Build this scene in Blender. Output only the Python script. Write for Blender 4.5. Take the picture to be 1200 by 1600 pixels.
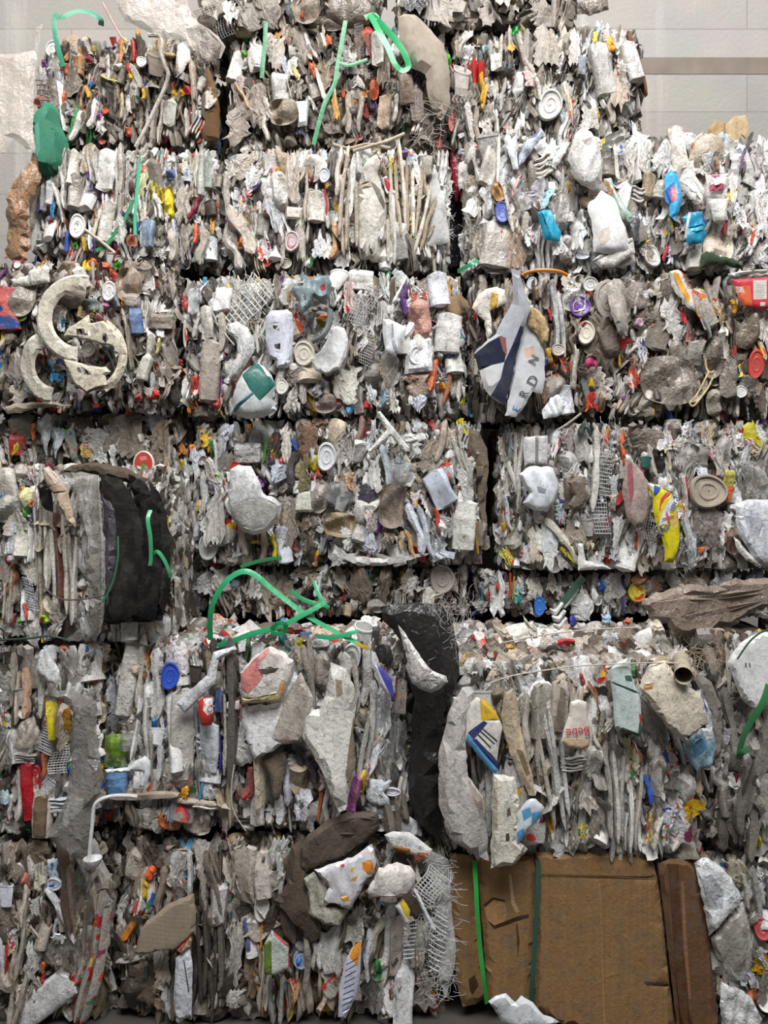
import bpy, math, random
import numpy as np
from mathutils import Vector, Matrix
from mathutils.geometry import delaunay_2d_cdt

for _o in list(bpy.data.objects):
    bpy.data.objects.remove(_o)
SC = bpy.context.scene
COL = SC.collection
FPX, DIST, CAMZ = 1200.0, 2.8, 1.88

# ---------------------------------------------------------------- camera, light, exposure
cam_d = bpy.data.cameras.new('camera')
cam_d.sensor_fit = 'VERTICAL'
cam_d.sensor_height = 36.0
cam_d.lens = 36.0 * FPX / 1600.0
cam_d.clip_start = 0.05
cam = bpy.data.objects.new('camera', cam_d)
COL.objects.link(cam)
cam.location = (0, -DIST, CAMZ)
cam.rotation_euler = (math.pi / 2, 0, 0)
SC.camera = cam
SC.view_settings.view_transform = 'Standard'
SC.view_settings.look = 'None'
SC.view_settings.gamma = 1.0
SC.view_settings.use_curve_mapping = False
SC.view_settings.exposure = 0.0
wd = bpy.data.worlds.new('hall_light')
SC.world = wd
wd.use_nodes = True
wd.node_tree.nodes['Background'].inputs[0].default_value = (0.98, 0.99, 1.0, 1)
wd.node_tree.nodes['Background'].inputs[1].default_value = 0.10


def area(name, loc, target, size, size_y, power, color):
    d = bpy.data.lights.new(name, 'AREA')
    d.shape = 'RECTANGLE'
    d.size, d.size_y, d.energy, d.color = size, size_y, power, color
    o = bpy.data.objects.new(name, d)
    COL.objects.link(o)
    o.location = loc
    o.rotation_euler = (Vector(target) - Vector(loc)).to_track_quat('-Z', 'Y').to_euler()
    return o


area('hall_lamp', (0.4, -3.5, 7.6), (0, 0.4, 2.3), 5.0, 2.6, 790, (0.985, 0.99, 1.0))
area('hall_lamp', (-2.6, -0.6, 6.4), (-1.2, 1.2, 3.2), 2.2, 1.2, 42, (1.0, 0.93, 0.86))
area('roof_light', (2.2, -0.8, 6.6), (1.2, 0.8, 3.0), 2.2, 1.2, 25, (1.0, 0.99, 0.97))


# ---------------------------------------------------------------- small helpers
def lin(h):
    c = [int(h[i:i + 2], 16) / 255 for i in (0, 2, 4)]
    return tuple(x / 12.92 if x <= .04045 else ((x + .055) / 1.055) ** 2.4 for x in c)


def PX(px, py, Y):
    d = DIST + Y
    return ((px - 600) / FPX * d, Y, CAMZ - (py - 800) / FPX * d)


def pts(s):
    return [tuple(float(v) for v in p.split(',')) for p in s.split()]


# ---------------------------------------------------------------- materials
def mat(name, rough=.5, spec=.35, dirt=.5, bump=.25, prints=False, alpha=1.0, weave=0, metallic=0, trans=0.0,
        card=False, scale=1.0):
    m = bpy.data.materials.new(name)
    m.use_nodes = True
    nt = m.node_tree
    N, L = nt.nodes, nt.links
    b = N['Principled BSDF']

    def node(t, **kw):
        n = N.new(t)
        for k, v in kw.items():
            setattr(n, k, v)
        return n

    def mul(a, bb, t='MULTIPLY', f=1.0):
        n = node('ShaderNodeMixRGB', blend_type=t)
        n.inputs[0].default_value = f
        L.new(a, n.inputs[1])
        if isinstance(bb, tuple):
            n.inputs[2].default_value = bb
        else:
            L.new(bb, n.inputs[2])
        return n
    at = node('ShaderNodeAttribute', attribute_name='Col')
    oi = node('ShaderNodeObjectInfo')
    ge = node('ShaderNodeNewGeometry')
    base = mul(at.outputs['Color'], oi.outputs['Color'])
    ad = node('ShaderNodeMath', operation='ADD')
    L.new(oi.outputs['Random'], ad.inputs[0])
    L.new(ge.outputs['Random Per Island'], ad.inputs[1])
    sd = node('ShaderNodeMath', operation='MULTIPLY')
    L.new(ad.outputs[0], sd.inputs[0])
    sd.inputs[1].default_value = 37.0
    vec = node('ShaderNodeVectorMath', operation='ADD')
    L.new(ge.outputs['Position'], vec.inputs[0])
    L.new(sd.outputs[0], vec.inputs[1])

    def noise(s, det=4, rg=.6):
        n = node('ShaderNodeTexNoise')
        n.inputs['Scale'].default_value = s * scale
        n.inputs['Detail'].default_value = det
        n.inputs['Roughness'].default_value = rg
        L.new(vec.outputs[0], n.inputs['Vector'])
        return n

    def ramp(sock, a, c):
        r = node('ShaderNodeMapRange')
        r.inputs[1].default_value, r.inputs[2].default_value = a, c
        L.new(sock, r.inputs[0])
        return r.outputs[0]
    c = base.outputs[0]
    if prints:
        vo = node('ShaderNodeTexNoise')
        vo.inputs['Scale'].default_value = 17
        vo.inputs['Detail'].default_value = 1.5
        L.new(vec.outputs[0], vo.inputs['Vector'])
        hue = node('ShaderNodeTexNoise')
        hue.inputs['Scale'].default_value = 2.2
        hue.inputs['Detail'].default_value = 0
        L.new(vec.outputs[0], hue.inputs['Vector'])
        cr = node('ShaderNodeValToRGB')
        cr.color_ramp.interpolation = 'CONSTANT'
        cols = ['c02a26', 'e0701e', 'e8bc1c', 'cc3028', '2c58a8', '3c8048', '8a2c50', 'd84028']
        el = cr.color_ramp.elements
        while len(el) < len(cols):
            el.new(0.5)
        for i, h in enumerate(cols):
            el[i].position = .30 + .40 * i / len(cols)
            el[i].color = lin(h) + (1,)
        L.new(hue.outputs['Fac'], cr.inputs[0])
        msk = ramp(vo.outputs['Fac'], .565, .59)
        mx = node('ShaderNodeMixRGB')
        L.new(msk, mx.inputs[0])
        L.new(c, mx.inputs[1])
        L.new(cr.outputs[0], mx.inputs[2])
        # fine dark lettering-like specks
        wv = node('ShaderNodeTexNoise')
        wv.inputs['Scale'].default_value = 160
        wv.inputs['Detail'].default_value = 1
        L.new(vec.outputs[0], wv.inputs['Vector'])
        m2 = node('ShaderNodeMath', operation='MULTIPLY')
        L.new(ramp(wv.outputs['Fac'], .56, .6), m2.inputs[0])
        m2.inputs[1].default_value = .45
        mx2 = node('ShaderNodeMixRGB')
        L.new(m2.outputs[0], mx2.inputs[0])
        L.new(mx.outputs[0], mx2.inputs[1])
        mx2.inputs[2].default_value = (.08, .07, .07, 1)
        c = mx2.outputs[0]
    if card:
        mp = node('ShaderNodeMapping')
        mp.inputs['Scale'].default_value = (90, 90, 3)
        L.new(ge.outputs['Position'], mp.inputs[0])
        fl = node('ShaderNodeTexNoise')
        fl.inputs['Scale'].default_value = 1.0
        fl.inputs['Detail'].default_value = 3
        L.new(mp.outputs[0], fl.inputs['Vector'])
        mx = node('ShaderNodeMixRGB', blend_type='MULTIPLY')
        mx.inputs[0].default_value = .35
        L.new(c, mx.inputs[1])
        L.new(fl.outputs['Fac'], mx.inputs[2])
        c = mx.outputs[0]
    n1 = noise(16, 6, .65)
    f1 = node('ShaderNodeMath', operation='MULTIPLY')
    L.new(ramp(n1.outputs['Fac'], .46, .70), f1.inputs[0])
    f1.inputs[1].default_value = dirt
    d1 = node('ShaderNodeMixRGB')
    L.new(f1.outputs[0], d1.inputs[0])
    L.new(c, d1.inputs[1])
    d1.inputs[2].default_value = (.128, .112, .098, 1)
    n2 = noise(75, 3, .7)
    f2 = node('ShaderNodeMath', operation='MULTIPLY')
    L.new(ramp(n2.outputs['Fac'], .57, .70), f2.inputs[0])
    f2.inputs[1].default_value = dirt * .85
    d2 = node('ShaderNodeMixRGB')
    L.new(f2.outputs[0], d2.inputs[0])
    L.new(d1.outputs[0], d2.inputs[1])
    d2.inputs[2].default_value = (.07, .062, .055, 1)
    if weave == 0 and not card:
        st2 = node('ShaderNodeVectorMath', operation='MULTIPLY')
        L.new(vec.outputs[0], st2.inputs[0])
        st2.inputs[1].default_value = (1.0, 1.0, .38)
        wn = node('ShaderNodeVectorMath', operation='MULTIPLY_ADD')
        L.new(n1.outputs['Color'], wn.inputs[0])
        wn.inputs[1].default_value = (.06, .06, .06)
        L.new(st2.outputs[0], wn.inputs[2])
        ve = node('ShaderNodeTexVoronoi', feature='DISTANCE_TO_EDGE')
        ve.inputs['Scale'].default_value = 30
        L.new(wn.outputs[0], ve.inputs['Vector'])
        ln = node('ShaderNodeMapRange')
        ln.inputs[1].default_value, ln.inputs[2].default_value = .0, .075
        ln.inputs[3].default_value, ln.inputs[4].default_value = 1.0, .0
        L.new(ve.outputs['Distance'], ln.inputs[0])
        lm = node('ShaderNodeMath', operation='MULTIPLY')
        L.new(ln.outputs[0], lm.inputs[0])
        L.new(ramp(n2.outputs['Fac'], .42, .62), lm.inputs[1])
        lf = node('ShaderNodeMath', operation='MULTIPLY')
        L.new(lm.outputs[0], lf.inputs[0])
        lf.inputs[1].default_value = min(.8, dirt * 1.0)
        d3 = node('ShaderNodeMixRGB')
        L.new(lf.outputs[0], d3.inputs[0])
        L.new(d2.outputs[0], d3.inputs[1])
        d3.inputs[2].default_value = (.055, .05, .046, 1)
        d2 = d3
    L.new(d2.outputs[0], b.inputs['Base Color'])
    b.inputs['Roughness'].default_value = rough
    b.inputs['Specular IOR Level'].default_value = spec
    b.inputs['Metallic'].default_value = metallic
    hs = n2.outputs['Fac']
    bm = node('ShaderNodeBump')
    bm.inputs['Strength'].default_value = bump
    bm.inputs['Distance'].default_value = .006
    if weave:
        w1 = node('ShaderNodeTexWave', bands_direction='X')
        w2 = node('ShaderNodeTexWave', bands_direction='Z')
        for w in (w1, w2):
            w.inputs['Scale'].default_value = weave
            w.inputs['Distortion'].default_value = 1.5
            L.new(ge.outputs['Position'], w.inputs['Vector'])
        aw = node('ShaderNodeMath', operation='ADD')
        L.new(w1.outputs['Fac'], aw.inputs[0])
        L.new(w2.outputs['Fac'], aw.inputs[1])
        hs = aw.outputs[0]
        bm.inputs['Distance'].default_value = .0015
        bm.inputs['Strength'].default_value = .6
    else:
        hn = noise(30, 3, .6)
        dv = node('ShaderNodeVectorMath', operation='MULTIPLY_ADD')
        L.new(hn.outputs['Color'], dv.inputs[0])
        dv.inputs[1].default_value = (.035, .035, .06)
        stv = node('ShaderNodeVectorMath', operation='MULTIPLY')
        L.new(vec.outputs[0], stv.inputs[0])
        stv.inputs[1].default_value = (1.0, 1.0, .42)
        L.new(stv.outputs[0], dv.inputs[2])
        vs = []
        for vsc in (26, 62):
            vn = node('ShaderNodeTexVoronoi', feature='F1')
            vn.inputs['Scale'].default_value = vsc
            L.new(dv.outputs[0], vn.inputs['Vector'])
            vs.append(vn.outputs['Distance'])
        aw = node('ShaderNodeMath', operation='MULTIPLY_ADD')
        L.new(vs[1], aw.inputs[0])
        aw.inputs[1].default_value = .4
        L.new(vs[0], aw.inputs[2])
        hs = aw.outputs[0]
        bm.inputs['Distance'].default_value = .011
    L.new(hs, bm.inputs['Height'])
    L.new(bm.outputs[0], b.inputs['Normal'])
    if alpha < 1:
        b.inputs['Alpha'].default_value = alpha
    if trans:
        out = N['Material Output']
        tr = node('ShaderNodeBsdfTranslucent')
        L.new(d2.outputs[0], tr.inputs[0])
        mxs = node('ShaderNodeMixShader')
        mxs.inputs[0].default_value = trans
        L.new(b.outputs[0], mxs.inputs[1])
        L.new(tr.outputs[0], mxs.inputs[2])
        L.new(mxs.outputs[0], out.inputs[0])
    return m


M = dict(
    plain=mat('dirty_plastic', .45, .4, .5, .42),
    clean=mat('clean_plastic', .36, .45, .3, .18),
    printed=mat('printed_plastic', .42, .4, .4, .36, prints=True),
    film=mat('crumpled_film', .30, .5, .38, .75),
    clear=mat('clear_film', .2, .5, .3, .6, alpha=.42),
    haze=mat('hazy_film', .25, .5, .28, .55, alpha=.55),
    smoke=mat('grey_film', .22, .5, .2, .6, alpha=.8),
    cloth=mat('woven_sack', .85, .1, .35, .5, weave=120),
    card=mat('cardboard', .85, .15, .45, .3, card=True),
    black=mat('black_film', .28, .5, .1, .6),
    strap=mat('green_strapping', .3, .5, .1, .1),
    grime=mat('packed_scrap', .5, .35, .55, .55),
    rag=mat('dirty_cloth', .9, .1, .5, .45),
)


# ---------------------------------------------------------------- mesh building
def mesh_np(name, V, Q, cols=None, m=None, smooth=True):
    """V (n,3); Q list of faces or (k,4) array; cols per face (k,3) linear"""
    me = bpy.data.meshes.new(name)
    V = np.asarray(V, dtype=np.float32)
    if isinstance(Q, np.ndarray):
        k, w = Q.shape
        flat = Q.astype(np.int32).ravel()
        starts = np.arange(0, k * w, w, dtype=np.int32)
        tot = np.full(k, w, dtype=np.int32)
    else:
        k = len(Q)
        tot = np.array([len(f) for f in Q], dtype=np.int32)
        starts = np.concatenate([[0], np.cumsum(tot)[:-1]]).astype(np.int32)
        flat = np.array([i for f in Q for i in f], dtype=np.int32)
    me.vertices.add(len(V))
    me.vertices.foreach_set('co', V.ravel())
    me.loops.add(len(flat))
    me.loops.foreach_set('vertex_index', flat)
    me.polygons.add(k)
    me.polygons.foreach_set('loop_start', starts)
    me.polygons.foreach_set('loop_total', tot)
    me.polygons.foreach_set('use_smooth', np.full(k, smooth))
    me.update(calc_edges=True)
    if not smooth:
        me.polygons.foreach_set('use_smooth', np.zeros(k, dtype=bool))
    if smooth:
        me.set_sharp_from_angle(angle=math.radians(28))
    ca = me.color_attributes.new('Col', 'FLOAT_COLOR', 'CORNER')
    if cols is None:
        arr = np.ones((len(flat), 4), dtype=np.float32)
    else:
        cols = np.asarray(cols, dtype=np.float32)
        arr = np.ones((len(flat), 4), dtype=np.float32)
        arr[:, :3] = np.repeat(cols, tot, axis=0)
    ca.data.foreach_set('color', arr.ravel())
    if m is not None:
        me.materials.append(m)
    return me


def gridq(nu, nv, wrap=False):
    q = []
    mu = nu if wrap else nu - 1
    for j in range(nv - 1):
        for i in range(mu):
            a = j * nu + i
            b = j * nu + (i + 1) % nu
            q.append((a, b, b + nu, a + nu))
    return np.array(q, dtype=np.int32)


def jag(r, n, k, amp):
    xs = np.linspace(0, 1, k)
    return np.interp(np.linspace(0, 1, n), xs, r.uniform(-amp, amp, k))


def folds(r, n, amp, vert=1.0):
    out = []
    for _ in range(n):
        a = r.normal(0, .55 if vert else 1.5)
        out.append((math.cos(a), math.sin(a), r.uniform(-.8, .8), amp * r.uniform(.4, 1.0) * r.choice([-1, 1])))
    return out


def fold_y(F, x, z):
    y = np.zeros_like(x)
    for nx, nz, c, a in F:
        y += a * np.abs(nx * x + nz * z - c)
    return y


def p_sheet(r, nu=12, nv=18, nf=8, jagged=.42):
    u, v = np.meshgrid(np.linspace(-1, 1, nu), np.linspace(-1, 1, nv))
    l = -1 + np.abs(jag(r, nv, 7, jagged)) + jag(r, nv, 3, .2)
    rr = 1 - np.abs(jag(r, nv, 7, jagged)) + jag(r, nv, 3, .2)
    t = 1 - np.abs(jag(r, nu, 5, jagged))
    bo = -1 + np.abs(jag(r, nu, 5, jagged))
    if r.random() < .6:      # taper
        k = r.uniform(.15, .8)
        tp = 1 - (1 - k) * (np.linspace(0, 1, nv) if r.random() < .5 else np.linspace(1, 0, nv))
        l, rr = l * tp, rr * tp
    f = (u + 1) / 2
    x = l[:, None] * (1 - f) + rr[:, None] * f
    g = (v + 1) / 2
    z = bo[None, :] * (1 - g) + t[None, :] * g
    x = x + jag(r, nv, 4, .22)[:, None]
    y = fold_y(folds(r, nf, .55), x * 1.6, z) + fold_y(folds(r, 4, .3, 0), x, z)
    # long pleats
    for _ in range(3):
        c, wd_ = r.uniform(-.8, .8), r.uniform(.12, .3)
        y = y - r.uniform(.2, .8) * np.clip(1 - np.abs(u - c - .25 * r.normal() * v) / wd_, 0, 1)
    y -= y.mean()
    y /= max(.6, np.abs(y).max()) * 1.3
    y += .35 * r.uniform(-.6, 1) * np.abs(u) ** 5 + .5 * r.uniform(-.4, 1) * np.abs(v) ** 5
    y += r.normal(0, .035, y.shape)
    return np.stack([x / 2, y / 2, z / 2], -1).reshape(-1, 3), gridq(nu, nv)


def p_ribbon(r, nv=18, lobes=1):
    Vs, Qs = [], []
    off = 0
    s = np.linspace(0, 1, nv)
    wob = jag(r, nv, 5, .35) + .25 * np.sin(s * r.uniform(2, 7) + r.uniform(0, 6))
    wob = np.convolve(np.pad(wob, 2, 'edge'), np.ones(5) / 5, 'valid')
    for k in range(lobes):
        cx = 0 if lobes == 1 else -1 + 2 * (k + .5) / lobes
        hw = (1.0 / lobes) * (1 - .5 * np.abs(jag(r, nv, 6, .8)))
        hw *= np.clip(np.minimum(s, 1 - s) * 9 + .25, 0, 1)
        dep = r.uniform(-.3, .3) + jag(r, nv, 4, .25)
        prof = [(-1, 1.0), (-.8, .15), (-.15, -.05 + r.uniform(-.15, .15)), (.6, .1), (1, .9)]
        w2 = wob + jag(r, nv, 5, .12)
        top = 1 - r.uniform(0, .25)
        bot = -1 + r.uniform(0, .25)
        z = bot + (top - bot) * s
        for (a, b) in prof:
            Vs.append(np.stack([cx + hw * a + w2 * (.6 if lobes > 1 else 1.0), b + dep - .4, z], -1))
        q = []
        for i in range(len(prof) - 1):
            for j in range(nv - 1):
                a = off + i * nv + j
                q.append((a, a + nv, a + nv + 1, a + 1))
        Qs += q
        off += len(prof) * nv
    V = np.concatenate(Vs)
    V[:, 0] /= 2.3
    V[:, 1] /= 2
    V[:, 2] /= 2
    return V, np.array(Qs, dtype=np.int32)


def p_bottle(r, neck=True, nu=14, nv=18):
    t = np.linspace(-1, 1, nv)
    if neck:
        sh = r.uniform(.35, .6)
        nw = r.uniform(.22, .4)
        w = np.where(t < sh, 1.0, np.where(t < sh + .25, 1 - (1 - nw) * ((t - sh) / .25) ** 1.0, nw))
        w = np.where(t > .82, nw * 1.25, w)
    else:
        w = np.ones(nv)
    w = w * np.clip((t + 1) * 8 + .55, 0, 1)
    w = w * (1 - .10 * np.abs(jag(r, nv, 6, 1)))
    th = np.linspace(0, math.pi, nu)
    ex = r.uniform(.55, .9)
    cx = -np.sign(np.cos(th)) * np.abs(np.cos(th)) ** ex
    cy = -np.sin(th) ** ex
    x = w[:, None] * cx[None, :] + (jag(r, nv, 4, .14))[:, None]
    z = np.repeat(t[:, None], nu, 1)
    y = w[:, None] * cy[None, :]
    y = y + (fold_y(folds(r, 4, .4), x, z) + fold_y(folds(r, 4, .35, 0), x, z)) * np.sin(th)[None, :]
    y -= y.min()
    y /= y.max()
    # end caps
    x[0] *= .2
    x[-1] *= .3
    y[0] = .8
    return np.stack([x / 2, y - .7, z / 2], -1).reshape(-1, 3), gridq(nu, nv)


def p_blob(r, nu=13, nv=13):
    u, v = np.meshgrid(np.linspace(-1, 1, nu), np.linspace(-1, 1, nv))
    a = u * np.sqrt(np.clip(1 - v * v * .5 * r.uniform(.5, 1), 0, 1))
    b = v * np.sqrt(np.clip(1 - u * u * .5 * r.uniform(.5, 1), 0, 1))
    h = (1 - np.clip(np.abs(u), 0, 1) ** 4) * (1 - np.abs(v) ** 4)
    y = -h * .6 + (fold_y(folds(r, 7, .5, 0), a, b) + fold_y(folds(r, 4, .5), a, b)) * .8 * h
    y -= y.min()
    y /= y.max()
    a = a + jag(r, nv, 4, .12)[:, None]
    return np.stack([a / 2, y - .6, b / 2], -1).reshape(-1, 3), gridq(nu, nv)


def revolve(profile, n, tilt=0):
    V = []
    for (rad, h) in profile:
        for k in range(n):
            a = 2 * math.pi * k / n
            V.append((rad * math.cos(a), h, rad * math.sin(a)))
    return np.array(V), gridq(n, len(profile), True)


def p_lid(r, n=26):
    pr = [(.5, .55), (.5, -.1), (.47, -.3), (.42, -.3), (.40, -.05), (.27, .0), (.25, -.12), (.2, -.12), (.18, 0), (.02, .02)]
    V, Q = revolve(pr, n)
    F = folds(r, 3, .5, 0)
    V[:, 1] += fold_y(F, V[:, 0], V[:, 2]) - .2
    V[:, 0] += .04 * np.sin(V[:, 2] * 5 + r.uniform(0, 6))
    return V, Q


def p_cup(r, n=20):
    b = r.uniform(.55, .8)
    pr = [(.0, -.5), (b * .5 * .9, -.5), (b * .5, -.47), (.46, .42), (.5, .42), (.5, .5), (.45, .5), (.44, .3), (b * .45, -.4), (0, -.4)]
    V, Q = revolve(pr, n)
    V = V[:, [0, 2, 1]]
    V[:, 1] *= .8
    V[:, 0] += .08 * np.sin(V[:, 2] * 4 + r.uniform(0, 6)) * 1.0
    V[:, 1] += fold_y(folds(r, 3, .35, 0), V[:, 0], V[:, 2])
    a = r.uniform(-.5, .6)
    y, z = V[:, 1].copy(), V[:, 2].copy()
    V[:, 1] = y * math.cos(a) - z * math.sin(a)
    V[:, 2] = y * math.sin(a) + z * math.cos(a)
    return V, Q


def p_net(r, nx=7, nz=12, diag=False):
    V, Q = [], []
    F = folds(r, 4, .4, 0)
    sk = r.uniform(-.3, .3)

    def bar(p, q, w):
        d = (q - p)
        L = np.linalg.norm(d)
        nrm = np.array([-d[1], d[0]]) / L * w
        seg = 8
        base = len(V)
        for k in range(seg + 1):
            c = p + d * k / seg
            for s, yo in ((-1, .03), (0, -.03), (1, .03)):
                e = c + nrm * s
                V.append((e[0], yo, e[1]))
        for k in range(seg):
            for s in (0, 1):
                a = base + k * 3 + s
                Q.append((a, a + 1, a + 4, a + 3))
    for i in range(nx):
        f = -.5 + i / (nx - 1)
        bar(np.array([f, -.5]), np.array([f + sk * .3 + r.uniform(-.03, .03), .5]), .022)
    for j in range(nz):
        f = -.5 + j / (nz - 1)
        bar(np.array([-.5, f]), np.array([.5, f + sk * .4 + r.uniform(-.02, .02)]), .013)
    V = np.array(V)
    V[:, 1] += fold_y(F, V[:, 0], V[:, 2]) * .8
    V[:, 0] += .08 * np.sin(V[:, 2] * 6)
    return V, np.array(Q, dtype=np.int32)


def p_tangle(r, n=80, wid=.007):
    V, Q = [], []
    for _ in range(n):
        p = r.uniform(-.5, .5, 3) * np.array([1, .6, 1])
        d = r.normal(0, 1, 3) * np.array([1, .4, 1])
        d /= np.linalg.norm(d)
        w = wid
        base = len(V)
        seg = 7
        for k in range(seg + 1):
            s = np.array([-d[2], 0, d[0]]) * w / max(.3, np.hypot(d[0], d[2]))
            V.append(p - s)
            V.append(p + s)
            p = p + d * .075
            d = d + r.normal(0, .45, 3)
            d /= np.linalg.norm(d)
        for k in range(seg):
            a = base + 2 * k
            Q.append((a, a + 1, a + 3, a + 2))
    V = np.array(V)
    return V, np.array(Q, dtype=np.int32)


def p_box(r, nu=8, nv=10):
    u, v = np.meshgrid(np.linspace(-1, 1, nu), np.linspace(-1, 1, nv))
    y = .9 * np.maximum(np.abs(u), np.abs(v)) ** 12
    x = u * (1 + r.uniform(-.2, .2) * v)
    y = y + fold_y(folds(r, 2, .3), x, v) * .5
    z = v + .12 * r.uniform(-1, 1) * u
    y -= y.min()
    return np.stack([x / 2, y / 2 - .3, z / 2], -1).reshape(-1, 3), gridq(nu, nv)


RP = np.random.default_rng(7)
PROTO = {
    'sheet': [p_sheet(RP) for _ in range(22)],
    'film': [p_sheet(RP, 16, 22, 13, .55) for _ in range(12)],
    'rib': [p_ribbon(RP) for _ in range(12)],
    'stack': [p_ribbon(RP, 16, int(RP.integers(3, 6))) for _ in range(10)],
    'bottle': [p_bottle(RP) for _ in range(8)],
    'tub': [p_bottle(RP, False) for _ in range(6)],
    'blob': [p_blob(RP) for _ in range(10)],
    'lid': [p_lid(RP) for _ in range(4)],
    'cup': [p_cup(RP) for _ in range(6)],
    'net': [p_net(RP) for _ in range(4)],
    'tangle': [p_tangle(RP) for _ in range(2)],
    'box': [p_box(RP) for _ in range(5)],
}
SMALL = {
    'sheet': [p_sheet(RP, 7, 10, 6) for _ in range(18)],
    'rib': [p_ribbon(RP, 9) for _ in range(14)],
    'blob': [p_blob(RP, 7, 7) for _ in range(8)],
}
NAMES = dict(sheet='plastic_sheet', film='crumpled_film', rib='folded_strip', stack='folded_stack', bottle='crushed_bottle',
             tub='crushed_tub', blob='crushed_container', lid='plastic_lid', cup='plastic_cup', net='basket_scrap',
             tangle='fibre_tangle', box='carton_scrap')
DEPTH = dict(sheet=.035, film=.04, rib=.05, stack=.06, bottle=.035, tub=.04, blob=.045, lid=.02, cup=.06, net=.05,
             tangle=.05, box=.03)
PMESH = {}


def proto_mesh(kind, i, mk):
    key = (kind, i, mk)
    if key not in PMESH:
        V, Q = PROTO[kind][i]
        PMESH[key] = mesh_np(NAMES[kind], V, Q, None, M[mk])
    return PMESH[key]


def xform(pos, w, t, h, ang=0, yaw=0, pitch=0):
    R = (Matrix.Rotation(yaw, 4, 'Z') @ Matrix.Rotation(pitch, 4, 'X') @ Matrix.Rotation(math.radians(ang), 4, 'Y'))
    return Matrix.Translation(pos) @ R @ Matrix.Diagonal((w, t, h, 1))


PAL = [('e0ddd8', 22), ('cfccc7', 20), ('bdb9b3', 17), ('a59e95', 13), ('f0efed', 26), ('8d857b', 9), ('71685d', 8), ('4e4740', 6),
       ('cdbfa9', 6), ('b9a78d', 4), ('c9cfd2', 4), ('8f9498', 2)]
ACC = ['c43028', 'd8652a', 'e3b320', '2f62ad', '3d8a52', '7a3f8c', 'd94a4a', '5aa0c8', 'e8d23a', '8c2f3a', 'c98a5a', 'e79b9b']


def pick_col(r, dirty=.3, acc=.05):
    if r.random() < acc:
        c = np.array(lin(ACC[int(r.integers(len(ACC)))]))
        return c * r.uniform(.75, 1.0)
    w = np.array([p[1] for p in PAL], float)
    b = np.array([sum(lin(p[0])) for p in PAL])
    w = w * np.exp(-(dirty - .3) * 1.9 * (b - 1.5))  # dirt weighting; on the floor bales it also paints in dimmer light
    k = float(np.clip((dirty - .5) * 1.2, 0, .6))
    i = int(r.choice(len(PAL), p=w / w.sum()))
    return np.array(lin(PAL[i][0])) * (1 - k * np.array([.06, .13, .22])) * r.uniform(.88, 1.06) * np.array([1, r.uniform(.985, 1.0), r.uniform(.955, 1.01)])


def setprops(o, label=None, cat=None, group=None, kind=None):
    if label:
        o['label'] = label
    if cat:
        o['category'] = cat
    if group:
        o['group'] = group
    if kind:
        o['kind'] = kind
    return o


def put(name, me, root=None, matrix=None, color=None):
    o = bpy.data.objects.new(name, me)
    COL.objects.link(o)
    if matrix is not None:
        if root is not None:
            matrix = Matrix.Translation(-root.location) @ matrix
        o.matrix_world = matrix
    if root is not None:
        mb = o.matrix_world.copy()
        o.parent = root
        o.matrix_basis = mb
    if color is not None:
        o.color = (float(color[0]), float(color[1]), float(color[2]), 1)
    return o


BALES = {}


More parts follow.
